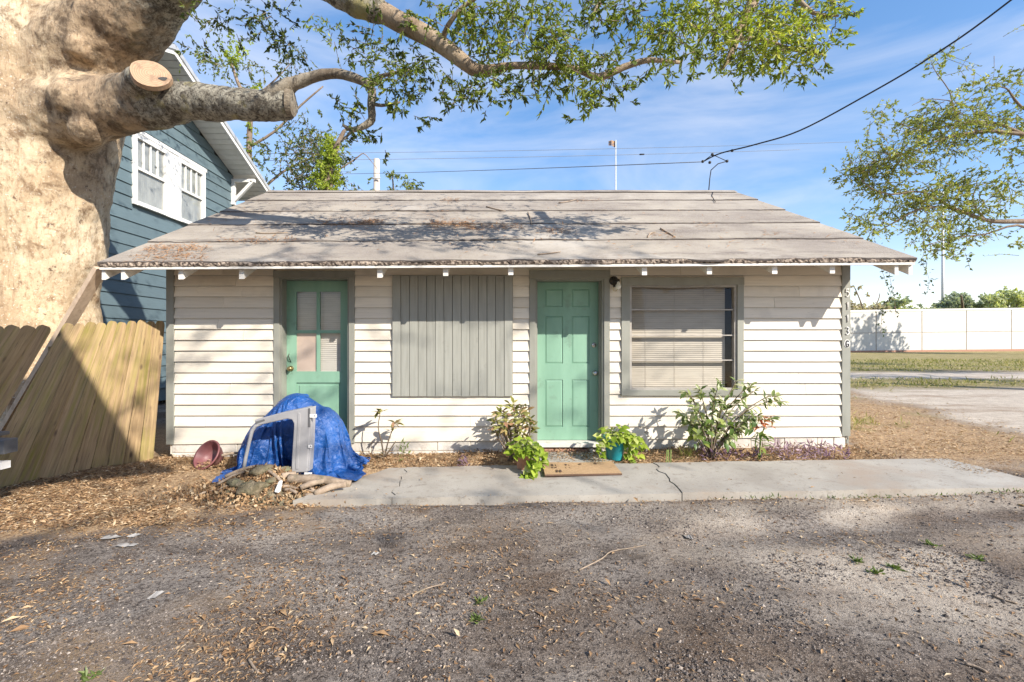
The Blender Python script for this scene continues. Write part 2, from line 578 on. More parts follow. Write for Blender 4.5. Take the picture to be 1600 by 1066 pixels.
def mat_roof():
    m, nt, out = nodes_of("roll_roofing")
    N = NT(nt)
    v, rnd = N.offset_random(N.coord((1, 1, 1)))
    col = N.mix(N.ramp(N.noise(v, 1.1, 7, .62, .3), .35, .68), (.385, .338, .268), (.205, .172, .14))
    col = N.mix(N.ramp(N.noise(N.coord((.35, 1.6, 1.6)), 2.2, 9, .72), .51, .66), col, (.15, .122, .10))
    col = N.mix(N.ramp(N.noise(v, .7, 8, .7, .4), .54, .68), col, (.44, .40, .34))
    col = N.mix(N.ramp(N.noise(v, 34, 4, .7), .60, .72), col, (.12, .09, .08))
    col = N.mix(N.ramp(N.noise(v, 160, 2), .45, .7), col, (.40, .36, .33))
    tc = N.n("ShaderNodeTexCoord"); sp = N.n("ShaderNodeSeparateXYZ"); N.l(tc.outputs["Object"], sp.inputs[0])
    wobb = N.math('MULTIPLY', N.math('SUBTRACT', N.noise(N.coord((1, 1, 1)), 3.5, 6, .7), .5), .34)
    fr = N.math('FRACT', N.math('ADD', N.math('DIVIDE', N.math('ADD', sp.outputs["Y"], .65), .739), 20.0))
    seam = N.math('ADD', N.span(N.math('ADD', fr, wobb), .955, 1.03), 0)
    col = N.mix(N.math('MULTIPLY', seam, .75), col, (.085, .07, .06))
    h = N.n("ShaderNodeHueSaturation")
    N.l(N.math('ADD', N.math('MULTIPLY', rnd, .05), .975), h.inputs["Value"]); N.l(col, h.inputs["Color"])
    nr = N.bump(N.math('ADD', N.noise(v, 120, 3), N.math('MULTIPLY', N.noise(v, 5, 5), 2.0)), .5, .006)
    b = N.bsdf(h.outputs["Color"], .95, nr, 0, .15)
    N.l(b.outputs[0], out.inputs[0])
    return m

def mat_ground():
    m, nt, out = nodes_of("dirt")
    N = NT(nt)
    v = N.coord((1, 1, 1))
    n1 = N.noise(v, .9, 7, .62, .4)
    n2 = N.noise(v, 6.5, 6, .65, .2)
    n3 = N.noise(v, 38, 6, .72)
    n4 = N.noise(v, 120, 4, .7)
    soil = N.mix(N.ramp(n1, .36, .64), (.30, .265, .235), (.165, .135, .115))
    soil = N.mix(N.ramp(n2, .45, .72), soil, (.38, .335, .295))
    soil = N.mix(N.ramp(N.noise(v, 2.6, 6, .7, .5), .56, .68), soil, (.10, .072, .058))
    soil = N.mix(N.ramp(N.noise(v, .55, 4, .6), .42, .58), soil, (.165, .117, .083))
    soil = N.mix(N.ramp(N.noise(N.coord((.7, 1.5, 1)), 1.3, 7, .66, .5), .54, .64), soil, (.075, .056, .045))
    soil = N.mix(N.ramp(N.noise(N.coord((.5, 1.2, 1), (0, 0, .3)), .9, 6, .6, .3), .50, .66), soil, (.44, .385, .33))
    soil = N.mix(N.math('MULTIPLY', N.ramp(n3, .50, .60), .85), soil, (.045, .036, .032))
    soil = N.mix(N.math('MULTIPLY', N.ramp(n4, .56, .64), .8), soil, (.50, .43, .37))
    soil = N.mix(N.math('MULTIPLY', N.ramp(N.noise(v, 85, 4, .7), .57, .64), .8), soil, (.05, .04, .036))
    sand = N.mix(N.ramp(n2, .35, .65), (.66, .575, .47), (.50, .42, .335))
    sand = N.mix(N.ramp(N.noise(N.coord((.5, 1.6, 1)), 1.1, 7, .68, .4), .50, .68), sand, (.36, .27, .195))
    sand = N.mix(N.ramp(n3, .55, .66), sand, (.22, .17, .14))
    lit = N.mix(N.ramp(n2, .35, .65), (.46, .30, .165), (.25, .155, .09))
    lit = N.mix(N.ramp(n3, .45, .62), lit, (.66, .48, .29))
    lit = N.mix(N.ramp(n4, .54, .68), lit, (.09, .055, .04))
    gr = N.mix(N.ramp(N.noise(N.coord((.25, 1, 1)), 3.2, 6, .6), .4, .6), (.27, .22, .075), (.52, .41, .22))
    gr = N.mix(N.ramp(n3, .45, .65), gr, (.13, .12, .045))
    col = N.mix(N.attr("sand"), soil, sand)
    col = N.mix(N.attr("litter"), col, lit)
    col = N.mix(N.attr("grass"), col, gr)
    hgt = N.math('ADD', N.math('MULTIPLY', n3, .6), N.math('MULTIPLY', n4, .35))
    nr = N.bump(hgt, 1.0, .035)
    b = N.bsdf(col, .95, nr, 0, .12)
    N.l(b.outputs[0], out.inputs[0])
    return m

def mat_concrete():
    m, nt, out = nodes_of("concrete")
    N = NT(nt)
    v = N.coord((1, 1, 1))
    col = N.mix(N.ramp(N.noise(v, 1.6, 7, .6, .3), .35, .68), (.43, .40, .35), (.32, .29, .25))
    col = N.mix(N.ramp(N.noise(v, 9, 8, .74), .55, .68), col, (.25, .22, .185))
    col = N.mix(N.ramp(N.noise(v, .8, 6, .7, .6), .52, .70), col, (.35, .29, .235))
    col = N.mix(N.ramp(N.noise(v, 70, 3), .62, .72), col, (.2, .18, .165))
    nr = N.bump(N.noise(v, 90, 5, .6), .4, .004)
    b = N.bsdf(col, .9, nr, 0, .2)
    N.l(b.outputs[0], out.inputs[0])
    return m

def mat_tarp():
    m, nt, out = nodes_of("blue_tarp")
    N = NT(nt)
    tc = N.n("ShaderNodeTexCoord")
    v = N.coord((1, 1, 1))
    col = N.mix(N.ramp(N.noise(v, 3.5, 5), .35, .7), (.008, .062, .245), (.015, .105, .37))
    col = N.mix(N.ramp(N.noise(v, 11, 8, .7), .63, .74), col, (.16, .27, .52))
    cr = N.noise(v, 16, 5, .6, 1.6)
    wv = N.n("ShaderNodeTexWave"); wv.inputs["Scale"].default_value = 55
    N.l(v, wv.inputs["Vector"])
    hgt = N.math('ADD', N.math('MULTIPLY', cr, 1.0), N.math('MULTIPLY', wv.outputs["Fac"], .03))
    nr = N.bump(hgt, .7, .03)
    b = N.bsdf(col, N.ramp(N.noise(v, 8, 4), .3, .7, (.25, .25, .25, 1), (.45, .45, .45, 1)), nr, 0, .6)
    N.l(b.outputs[0], out.inputs[0])
    return m

def mat_glass(name, tint=(.97, .97, .96), refl=1.0):
    m, nt, out = nodes_of(name)
    N = NT(nt)
    tr = N.n("ShaderNodeBsdfTransparent"); tr.inputs["Color"].default_value = (*tint, 1)
    gl = N.n("ShaderNodeBsdfGlossy"); gl.inputs["Roughness"].default_value = .02
    lw = N.n("ShaderNodeLayerWeight"); lw.inputs["Blend"].default_value = .5
    fr = N.math('ADD', N.math('MULTIPLY', N.math('POWER', lw.outputs["Facing"], 4.0), .9), .045)
    nz = N.noise(N.coord((1, 1, 1)), 2.5, 2)
    N.l(N.bump(nz, .06, .05), gl.inputs["Normal"])
    mx = N.n("ShaderNodeMixShader")
    N.l(N.math('MULTIPLY', fr, refl), mx.inputs[0])
    N.l(tr.outputs[0], mx.inputs[1]); N.l(gl.outputs[0], mx.inputs[2])
    N.l(mx.outputs[0], out.inputs[0])
    return m

def mat_rings():
    m, nt, out = nodes_of("sawn_wood")
    N = NT(nt)
    w = N.n("ShaderNodeTexWave", wave_type='RINGS', rings_direction='SPHERICAL')
    w.inputs["Scale"].default_value = 14; w.inputs["Distortion"].default_value = 3; w.inputs["Detail"].default_value = 3
    v = N.coord((1, 1, 1)); N.l(v, w.inputs["Vector"])
    col = N.mix(N.ramp(w.outputs["Fac"], .2, .9), (.46, .315, .205), (.37, .245, .155))
    col = N.mix(N.ramp(N.noise(v, 9, 7, .7), .50, .66), col, (.27, .18, .12))
    b = N.bsdf(col, .8, N.bump(w.outputs["Fac"], .2, .004), 0, .2)
    N.l(b.outputs[0], out.inputs[0])
    return m

M = {}
M['white'] = mat_siding("white_paint", (.79, .72, .60), (.38, .32, .25))
M['joint'] = mat_basic("joint_grime_shade", (.16, .13, .10), (.09, .07, .055), 9, rough=.95, objvar=0)  # joint grime, with the shade under the laps painted in
M['tar'] = mat_basic("tar_lap", (.07, .058, .05), (.13, .11, .10), 14, rough=.95, objvar=0)
M['white_trim'] = mat_basic("white_trim_paint", (.78, .75, .69), (.66, .62, .56), 9, rough=.6, grime=(.35, .3, .25), gscale=5, glo=.6, ghi=.8)
M['soffit'] = mat_basic("soffit_paint", (.74, .64, .50), (.56, .46, .34), 4, (.5, 3, 3), rough=.7)
M['trim'] = mat_basic("grey_green_trim", (.285, .285, .245), (.235, .235, .20), 7, (1, 1, .4), rough=.55, objvar=.05, grime=(.16, .15, .13), gscale=4, glo=.62, ghi=.8)
M['shutter'] = mat_basic("grey_green_boards", (.335, .335, .295), (.28, .28, .245), 5, (6, 1, .5), rough=.6, objvar=.06, grime=(.2, .2, .18), gscale=5, glo=.62, ghi=.8)
M['door'] = mat_basic("mint_green_paint", (.235, .405, .295), (.185, .335, .24), 4, (1.5, 1, .3), rough=.45, objvar=.0, bump=.08, grime=(.17, .27, .20), gscale=6, glo=.58, ghi=.75)
M['foundation'] = mat_basic("whitewashed_block", (.70, .67, .61), (.52, .48, .42), 5, rough=.85, bump=.5, bscale=30, bdist=.01, objvar=.12, grime=(.3, .24, .19), gscale=6)
M['brick'] = mat_basic("old_brick", (.40, .22, .15), (.30, .17, .12), 8, rough=.9, bump=.5, bscale=40, bdist=.008)
M['roof'] = mat_roof()
M['roof_edge'] = mat_basic("gritty_roof_edge", (.40, .32, .25), (.075, .055, .043), 26, (1, 1, 1), .42, .58, .95, .8, 50, .02, 0)
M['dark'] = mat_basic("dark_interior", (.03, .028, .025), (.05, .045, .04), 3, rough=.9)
M['blind'] = mat_basic("blind_slats", (.47, .42, .345), (.40, .355, .29), 5, (1, 1, 6), rough=.5, objvar=0, bump=.05)
M['blind_white'] = mat_basic("white_blind_slats", (.62, .59, .55), (.55, .52, .48), 5, (1, 1, 6), rough=.5, objvar=0, bump=.05)
M['curtain'] = mat_basic("pink_board", (.56, .45, .39), (.48, .38, .33), 4, rough=.8, objvar=0)
M['glass'] = mat_glass("window_glass", refl=.6)
M['alu'] = mat_basic("aluminium", (.42, .39, .345), (.31, .285, .25), 8, rough=.5, metal=.1, objvar=.05)
M['brass'] = mat_basic("brass", (.55, .42, .2), (.4, .3, .14), 12, rough=.3, metal=.9, objvar=0)
M['chrome'] = mat_basic("satin_steel", (.62, .6, .58), (.5, .48, .46), 12, rough=.25, metal=.9, objvar=0)
M['black'] = mat_basic("black_metal", (.03, .027, .024), (.05, .045, .04), 12, rough=.5, objvar=0)
M['net'] = mat_basic("net_curtain", (.40, .41, .40), (.27, .28, .28), 3, (1, 2, 1), rough=.8, objvar=0)
M['bulb'] = mat_basic("milk_glass", (.82, .8, .72), (.78, .76, .68), 4, rough=.25, objvar=0, bump=0)
M['fence'] = mat_fence()
M['plank'] = mat_basic("fresh_lumber", (.62, .48, .35), (.50, .37, .26), 4, (6, 6, .6), rough=.75, grime=(.35, .24, .16), gscale=7)
M['bark'] = mat_bark("oak_bark", (.60, .47, .33), (.45, .32, .20), (.13, .09, .06), 1.0)
M['bark_mossy'] = mat_bark("lichen_bark", (.40, .35, .27), (.19, .145, .10), (.05, .04, .032), 1.8)
M['bark_grey'] = mat_bark("grey_bark", (.34, .27, .20), (.22, .16, .115), (.09, .065, .05), 3.0)
M['oak_trunk'] = mat_oak_trunk()
M['bark_limb'] = mat_bark("limb_bark", (.50, .39, .27), (.30, .215, .14), (.09, .065, .045), 2.2)
M['rings'] = mat_rings()
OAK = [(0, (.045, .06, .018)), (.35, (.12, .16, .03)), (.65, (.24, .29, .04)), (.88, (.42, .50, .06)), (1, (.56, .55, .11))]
M['oak_leaf'] = mat_leaf("oak_leaves", OAK, .45, .4)
M['back_leaf'] = mat_leaf("background_leaves", [(0, (.03, .05, .02)), (.5, (.11, .15, .035)), (1, (.34, .37, .06))], .5, .35)
M['vine_leaf'] = mat_leaf("vine_leaves", [(0, (.12, .17, .02)), (.6, (.30, .38, .04)), (1, (.48, .54, .08))], .5, .4)
M['right_leaf'] = mat_leaf("thin_tree_leaves", [(0, (.11, .13, .03)), (.45, (.28, .32, .065)), (.8, (.50, .52, .12)), (1, (.58, .48, .16))], .5, .35)
M['far_leaf'] = mat_leaf("far_leaves", [(0, (.30, .34, .30)), (.5, (.46, .50, .36)), (1, (.66, .66, .30))], .6, .45)  # pale tones stand in for haze over the distance
M['far_bare'] = mat_leaf("far_brown_leaves", [(0, (.42, .36, .31)), (.6, (.54, .46, .36)), (1, (.56, .53, .3))], .6, .45)  # browns paled for the same distance haze
M['litter'] = mat_leaf("dead_leaves", [(0, (.10, .055, .03)), (.4, (.26, .15, .075)), (.75, (.46, .30, .16)), (1, (.60, .47, .31))], .8, .12)
M['needles'] = mat_leaf("dry_needles", [(0, (.20, .10, .05)), (.5, (.36, .19, .09)), (1, (.50, .30, .16))], .8, .1)
M['gravel'] = mat_leaf("clods", [(0, (.045, .036, .032)), (.5, (.10, .085, .078)), (.8, (.24, .20, .17)), (1, (.42, .36, .31))], .95, 0)
M['grass'] = mat_leaf("grass_blades", [(0, (.12, .15, .03)), (.45, (.26, .26, .07)), (1, (.48, .39, .19))], .6, .3)
M['ground'] = mat_ground()
M['concrete'] = mat_concrete()
M['tarp'] = mat_tarp()
M['plastic'] = mat_basic("grey_plastic", (.36, .355, .36), (.30, .295, .30), 6, rough=.38, objvar=0, bump=.1, grime=(.3, .27, .24), gscale=6, glo=.6, ghi=.8)
M['plastic_white'] = mat_basic("white_plastic", (.78, .77, .75), (.7, .69, .67), 6, rough=.4, objvar=0)
M['plastic_dark'] = mat_basic("dark_plastic", (.14, .14, .145), (.10, .10, .105), 9, rough=.5, objvar=0)
M['maroon'] = mat_basic("dusty_rose_plastic", (.17, .06, .065), (.24, .10, .10), 6, rough=.45, objvar=0, grime=(.4, .28, .24), gscale=7)
M['wood_dead'] = mat_basic("dead_wood", (.40, .31, .23), (.24, .18, .13), 6, (3, 3, 3), rough=.9, bump=.6, bscale=30, bdist=.01, grime=(.13, .12, .075), gscale=8)
M['terracotta'] = mat_basic("terracotta", (.48, .25, .15), (.42, .22, .14), 6, rough=.85, objvar=0, grime=(.55, .42, .33), gscale=5)
M['teal'] = mat_basic("teal_glaze", (.012, .20, .24), (.02, .26, .30), 4, (1, 1, .4), rough=.3, objvar=0, spec=.6)
M['soil'] = mat_basic("potting_soil", (.06, .045, .035), (.03, .022, .018), 30, rough=.95, objvar=0)
M['mat'] = mat_basic("coir_mat", (.50, .33, .18), (.42, .27, .145), 30, rough=.95, bump=.8, bscale=220, bdist=.006, objvar=0, grime=(.36, .24, .14), gscale=6)
M['mat_edge'] = mat_basic("rubber_edge", (.10, .06, .04), (.15, .09, .06), 10, rough=.9, objvar=0)
M['pothos'] = mat_leaf_obj("pothos_leaf", [(0, (.18, .28, .03)), (.5, (.30, .40, .045)), (.8, (.48, .56, .09)), (1, (.62, .62, .26))], .35, .35)
M['croton'] = mat_leaf_obj("croton_leaf", [(0, (.09, .09, .03)), (.35, (.22, .23, .06)), (.7, (.40, .36, .11)), (.88, (.38, .20, .12)), (1, (.50, .36, .22))], .35, .2)
M['bush_leaf'] = mat_leaf_obj("shrub_leaf", [(0, (.07, .11, .03)), (.35, (.17, .23, .07)), (.7, (.36, .40, .18)), (1, (.56, .54, .36))], .4, .3)
M['orange_leaf'] = mat_leaf_obj("orange_leaf", [(0, (.36, .08, .03)), (.6, (.5, .15, .05)), (1, (.55, .25, .12))], .4, .3)
M['green_leaf'] = mat_leaf_obj("broad_leaf", [(0, (.06, .12, .025)), (.6, (.16, .24, .05)), (1, (.3, .34, .08))], .4, .3)
M['purple_leaf'] = mat_leaf("purple_leaves", [(0, (.10, .055, .09)), (.5, (.30, .19, .26)), (1, (.55, .42, .47))], .5, .2)
M['stem'] = mat_basic("plant_stem", (.20, .15, .10), (.13, .10, .07), 20, rough=.85)
M['green_stem'] = mat_basic("green_stem", (.20, .26, .07), (.16, .2, .06), 20, rough=.7)
M['blue'] = mat_siding("blue_grey_siding", (.128, .18, .20), (.16, .205, .225))
M['blue_trim'] = mat_basic("house_trim_white", (.76, .75, .72), (.68, .67, .63), 6, rough=.55, objvar=.03)
M['shingle'] = mat_basic("dark_shingles", (.10, .095, .09), (.16, .15, .14), 20, rough=.95, bump=.6)
M['barrier'] = mat_basic("cream_concrete", (.56, .545, .50), (.49, .475, .435), 1.5, rough=.9, objvar=.05, bump=.3, bscale=20, grime=(.52, .49, .43), gscale=.6)
M['barrier_cap'] = mat_basic("cap_concrete", (.72, .70, .65), (.66, .64, .59), 2, rough=.9)
M['pole'] = mat_basic("pale_pole", (.47, .42, .36), (.38, .33, .28), 4, (1, 1, .3), rough=.8)
M['galv'] = mat_basic("galvanised", (.60, .61, .62), (.52, .53, .54), 8, rough=.5, metal=.3)
M['cable'] = mat_basic("cable_sheath", (.02, .02, .025), (.03, .03, .035), 10, rough=.6)
M['wire'] = mat_basic("far_wire", (.16, .18, .22), (.2, .22, .25), 10, rough=.6)
M['flag'] = mat_basic("flag_cloth", (.50, .28, .10), (.12, .12, .16), 3, (1, 1, 6), .45, .5, .8, objvar=0)
M['paper'] = mat_basic("white_scrap", (.42, .40, .375), (.27, .25, .23), 14, rough=.8)
M['number_white'] = mat_basic("white_digit", (.82, .80, .76), (.74, .72, .68), 10, rough=.5, objvar=0)
M['number_black'] = mat_basic("black_letter", (.03, .03, .03), (.05, .05, .05), 10, rough=.5, objvar=0)
M['weed'] = mat_leaf("weed_leaf", [(0, (.08, .12, .03)), (1, (.20, .26, .07))], .5, .3)
M['cream_wall'] = mat_siding("cream_siding", (.66, .60, .48), (.5, .44, .36))

# ------------------------------------------------------------------ ground
def ground_h(x, y):
    x = np.asarray(x, float); y = np.asarray(y, float)
    h = .016 * np.clip(x, -6, 8) * (1 - .8 * sstep(9, 30, y))
    near = 1 - sstep(8, 14, y)
    # soft mounds, wheel ruts and clods
    h = h + near * (.035 * (fbm(x * .9, y * .9, 3, 1) - .5) + .028 * (fbm(x * 4, y * 4, 3, 2) - .5))
    h = h - .022 * np.exp(-((y - 3.35 - .16 * (x - 2.6)) / .16) ** 2) * sstep(1.0, 2.0, x) * near
    h = h + .018 * np.exp(-((y - 3.65 - .16 * (x - 2.6)) / .14) ** 2) * sstep(1.0, 2.2, x) * near
    # litter heaped against the house, and the bed under the debris
    h = h + .06 * sstep(4.75, 5.45, y) * (1 - sstep(6, 7.5, y)) * sstep(-4.6, -3.2, x) * sstep(6.2, 4.4, x) * .7
    h = h + .05 * np.exp(-(((x + 4.3) / .9) ** 2 + ((y - 5.0) / .8) ** 2))
    # under the slab the soil is kept low
    slab = sstep(-2.0, -1.7, x) * sstep(5.15, 4.9, x) * sstep(3.9, 4.06, y) * sstep(5.02, 4.9, y)
    h = h - .05 * slab
    return h

def grow(a, step, lim, g=1.12):
    out = [a]
    while abs(out[-1]) < abs(lim):
        step *= g
        out.append(out[-1] + math.copysign(step, lim))
    return out[1:]

gx = np.array(list(reversed(grow(-5.5, .05, -900))) + list(np.arange(-5.5, 7.01, .05)) + grow(7.0, .05, 900))
gy = np.array(list(reversed(grow(1.3, .045, -300, 1.2))) + list(np.arange(1.3, 6.4, .04)) + grow(6.4, .04, 1500))
GX, GY = np.meshgrid(gx, gy)
GZ = ground_h(GX, GY)
nx, ny = len(gx), len(gy)
idx = np.arange(nx * ny).reshape(ny, nx)
quads = np.stack([idx[:-1, :-1], idx[:-1, 1:], idx[1:, 1:], idx[1:, :-1]], -1).reshape(-1, 4)
x, y = GX.ravel(), GY.ravel()
wob = (fbm(x * .7, y * .7, 4, 9) - .5)
wob2 = (fbm(x * 2.6, y * 2.6, 4, 12) - .5)
# pale sand: the drive to the right and washed patches in front of it
drive_edge = 7.3 + (y - 6.3) * .27
sand = sstep(-.5, .7, (x - drive_edge) + wob * 2.4) * sstep(5.2, 6.6, y + wob2) * sstep(12.9, 11.4, y + wob * 1.5)
sand = np.maximum(sand, .9 * sstep(15.2, 15.9, y + wob * 1.6) * sstep(19.8, 18.8, y + wob * 2))
sand = np.maximum(sand, .75 * sstep(.0, .26, wob + wob2 * .6 + .02) * sstep(.2, 2.6, x) * sstep(1.6, 2.6, y) * sstep(4.1, 3.7, y))
sand = np.maximum(sand, .9 * np.exp(-(((x - 4.3) / 1.1) ** 2 + ((y - 3.05) / .26) ** 2)))
sand = np.maximum(sand, .8 * np.exp(-(((x - 2.6) / .9) ** 2 + ((y - 3.75) / .14) ** 2)) * (.6 + wob2))
sand = np.maximum(sand, .55 * np.exp(-(((x - 1.1) / 1.3) ** 2 + ((y - 3.45 + .1 * wob) / .3) ** 2)) * (.35 + 1.3 * sstep(-.1, .25, wob2)))
sand = np.maximum(sand, .95 * sstep(1.8, 3.2, x + wob * 1.5) * sstep(3.55, 3.68, y + wob2 * .2) * sstep(4.06, 3.95, y) * (.45 + .55 * sstep(-.1, .2, wob2)))
sand = np.maximum(sand, .35 * np.exp(-(((x + 2.95) / .5) ** 2 + ((y - 4.05) / .3) ** 2)))
sand = np.maximum(sand, .55 * np.exp(-(((x - 2.4) / .8) ** 2 + ((y - 2.35) / .18) ** 2)))
rut = np.exp(-((y - 3.3 - .16 * (x - 2.6) + .12 * wob) / .17) ** 2) * sstep(1.0, 2.0, x) * sstep(4.3, 3.4, x)
sand = sand * (1 - .9 * np.clip(rut, 0, 1))
# leaf litter: against the house, on the left, and right of the house
lit = sstep(4.9, 5.02, y + wob2 * .15) * sstep(5.9, 5.6, y) * sstep(-4.3, -4.0, x) * sstep(4.8, 4.2, x)
lit = np.maximum(lit, .95 * sstep(.25, .6, (-1.55 - x) * .55 + (y - 4.0) * .6 + wob * 2.2 + wob2 * 1.2) * sstep(8.5, 7.5, y))
lit = np.maximum(lit, .55 * sstep(.0, .3, wob2 + wob * .5) * sstep(.3, -2.5, x) * sstep(4.4, 3.9, y))
lit = np.maximum(lit, sstep(4.3, 4.7, x + wob2 * .5) * sstep(.4, -.6, (x - drive_edge) + wob * 2.4) * sstep(4.3, 5.1, y + wob2 * .8) * sstep(13, 11.5, y) * .95)
lit = np.maximum(lit, .6 * sstep(.02, .2, wob2) * sstep(2.4, 3.4, x) * sstep(3.2, 3.9, y) * sstep(4.6, 4.1, y))
lit = np.clip(lit, 0, 1)
sand = np.clip(sand * 1.25, 0, 1)
gras = sstep(11.8, 12.9, y + wob * 2) * sstep(15.9, 14.9, y + wob * 1.5) * .9
gras = np.maximum(gras, sstep(19.4, 20.8, y + wob * 2.2))
gras = np.maximum(gras, .6 * sstep(.13, .24, wob + wob2 * .8) * sstep(4.4, 5.2, x) * sstep(5, 6, y) * sstep(11.5, 9.5, y) * sstep(.2, -.6, x - drive_edge))
ground = np_obj("ground", np.stack([x, y, GZ.ravel()], 1), quads, M['ground'], None,
                {"sand": ('POINT', sand), "litter": ('POINT', lit), "grass": ('POINT', gras)}, True)
tag(ground, kind='structure')

def gz(x, y): return float(ground_h(x, y))

# concrete walk in sections broken along its cracks
def slab_z(x): return .016 * max(-6, min(8, x)) + .034
walk = bpy.data.objects.new("path", None); COL.objects.link(walk); BASE[walk.name] = Vector((0, 0, 0))
walk.location = (1.6, 4.5, 0); BASE[walk.name] = Vector((1.6, 4.5, 0)); tag(walk, kind='structure')
def crack(px0, py0, px1, py1, seed):
    r = random.Random(seed)
    x0 = (px0 - CX) * 4.98 / F; x1 = (px1 - CX) * 4.0 / F
    return [(x0 + (x1 - x0) * t + (r.uniform(-.03, .03) if 0 < t < 1 else 0), 4.98 - .98 * t) for t in [i / 12 for i in range(13)]]
edges = [[(-1.15 - .62 * t + random.uniform(-.01, .01), 4.98 - .98 * t) for t in [i / 12 for i in range(13)]],
         crack(636, 728, 612, 782, 1), crack(1020, 727, 1066, 772, 2),
         [(4.95 + random.uniform(-.008, .008), 4.98 - .98 * i / 12) for i in range(13)]]
for a, b, dz in zip(edges[:-1], edges[1:], (-.006, 0, .007)):
    g = .004
    mb = MB()
    A = [(p[0] + g, p[1]) for p in a]; B = [(p[0] - g, p[1]) for p in b]
    n_sub = 14
    vs, fs = [], []
    for i in range(13):
        for k in range(n_sub + 1):
            t = k / n_sub
            X = A[i][0] * (1 - t) + B[i][0] * t
            Yy = A[i][1] + ((vnoise(X * 6, 3.3) - .5) * .03 if i in (0, 12) else 0)
            vs.append((X, Yy, slab_z(X) + dz + .006 * (float(vnoise(X * 2, A[i][1] * 2, 5)) - .5)))
    top = len(vs)
    W_ = n_sub + 1
    for i in range(12):
        for k in range(n_sub):
            fs.append((i * W_ + k, i * W_ + k + 1, (i + 1) * W_ + k + 1, (i + 1) * W_ + k))
    vs += [(v[0], v[1], v[2] - .16) for v in vs]
    ring = [k for k in range(W_)] + [i * W_ + n_sub for i in range(1, 13)] + [12 * W_ + k for k in range(n_sub - 1, -1, -1)] + [i * W_ for i in range(11, 0, -1)]
    for q, r_ in zip(ring, ring[1:] + ring[:1]):
        fs.append((q, r_, r_ + top, q + top))
    mb.add(vs, fs)
    obj("slab_section", mb, M['concrete'], walk)

# rounded doorstep in front of the six-panel door
mb = MB()
pts = [(.42, 5.50), (.42, 5.2)] + [(.92 - .46 * math.cos(a), 5.16 - .17 * math.sin(a)) for a in [math.pi * i / 14 for i in range(15)]] + [(1.38, 5.2), (1.38, 5.50)]
mb.prism([(p[0], p[1], -.08) for p in pts], (0, 0, .145))
o = obj("doorstep", mb, M['concrete'], None, bevel=.012); tag(o, kind='structure')

# ------------------------------------------------------------------ the cottage
HX0, HX1 = wx(265), wx(1322)
EAVE_Y, RIDGE_Y, RIDGE_Z = 4.905, 8.60, 4.218
RX0, RX1 = -4.26, 4.54
def eave_z(x): return 2.228 + (x - RX0) / (RX1 - RX0) * .055
def roof_pt(x, t, up=0.0):
    z0 = eave_z(x)
    return Vector((x, EAVE_Y + (RIDGE_Y - EAVE_Y) * t, z0 + (RIDGE_Z - z0) * t + up))
BACK_Y = 2 * RIDGE_Y - WALL
cot = thing("cottage", "small white clapboard cottage with mint green doors and a worn roll roof", "house", (.17, WALL, 0))

# solid walls behind the cladding, with real openings on the front
openings = [  # px0, px1, py_top, py_bottom in the wall plane
    (438, 546, 434, 690), (836, 943, 436, 700), (980, 1153, 444, 612)]
mb = MB()
xs = [HX0 + .01]
for a, b, t, bt in openings: xs += [wx(a), wx(b)]
xs.append(HX1 - .01)
wy0, wy1 = WALL, WALL + .12
for i in range(0, len(xs), 2): mb.box(xs[i], xs[i + 1], wy0, wy1, .02, 2.45)
for a, b, t, bt in openings:
    mb.box(wx(a), wx(b), wy0, wy1, wz(t), 2.45)
    if wz(bt) > .1: mb.box(wx(a), wx(b), wy0, wy1, .02, wz(bt))
obj("front_wall", mb, M['white'], cot)
mb = MB()
for X0, X1 in ((HX0 + .01, HX0 + .12), (HX1 - .12, HX1 - .01)):
    mb.add([(X0, wy1, .02), (X0, BACK_Y, .02), (X0, BACK_Y, 2.4), (X0, RIDGE_Y, RIDGE_Z - .1), (X0, wy1, 2.45),
            (X1, wy1, .02), (X1, BACK_Y, .02), (X1, BACK_Y, 2.4), (X1, RIDGE_Y, RIDGE_Z - .1), (X1, wy1, 2.45)],
           [(0, 1, 2, 3, 4), (9, 8, 7, 6, 5), (0, 5, 6, 1), (1, 6, 7, 2), (2, 7, 8, 3), (3, 8, 9, 4), (4, 9, 5, 0)])
mb.box(HX0 + .12, HX1 - .12, BACK_Y - .12, BACK_Y, .02, 2.4)
mb.box(HX0 + .12, HX1 - .12, wy1, BACK_Y - .12, .0, .06)
obj("rear_wall", mb, M['white'], cot)
# lap siding of the gable ends, seen only from the side
for sgn, X in ((-1, HX0), (1, HX1)):
    mb = MB()
    z = .2
    while z < 4.0:
        half = (RIDGE_Y - WALL) if z < 2.3 else (RIDGE_Y - WALL) * max(0.02, (RIDGE_Z - .12 - z) / (RIDGE_Z - .12 - 2.3))
        mb.add([(X, RIDGE_Y - half, z), (X, RIDGE_Y + half, z), (X, RIDGE_Y + half, z + .135), (X, RIDGE_Y - half, z + .135),
                (X + sgn * .02, RIDGE_Y - half, z), (X + sgn * .02, RIDGE_Y + half, z)],
               [(4, 5, 2, 3), (0, 1, 5, 4), (0, 4, 3), (1, 2, 5)])
        z += .131
    obj("gable_siding", mb, M['white'], cot)

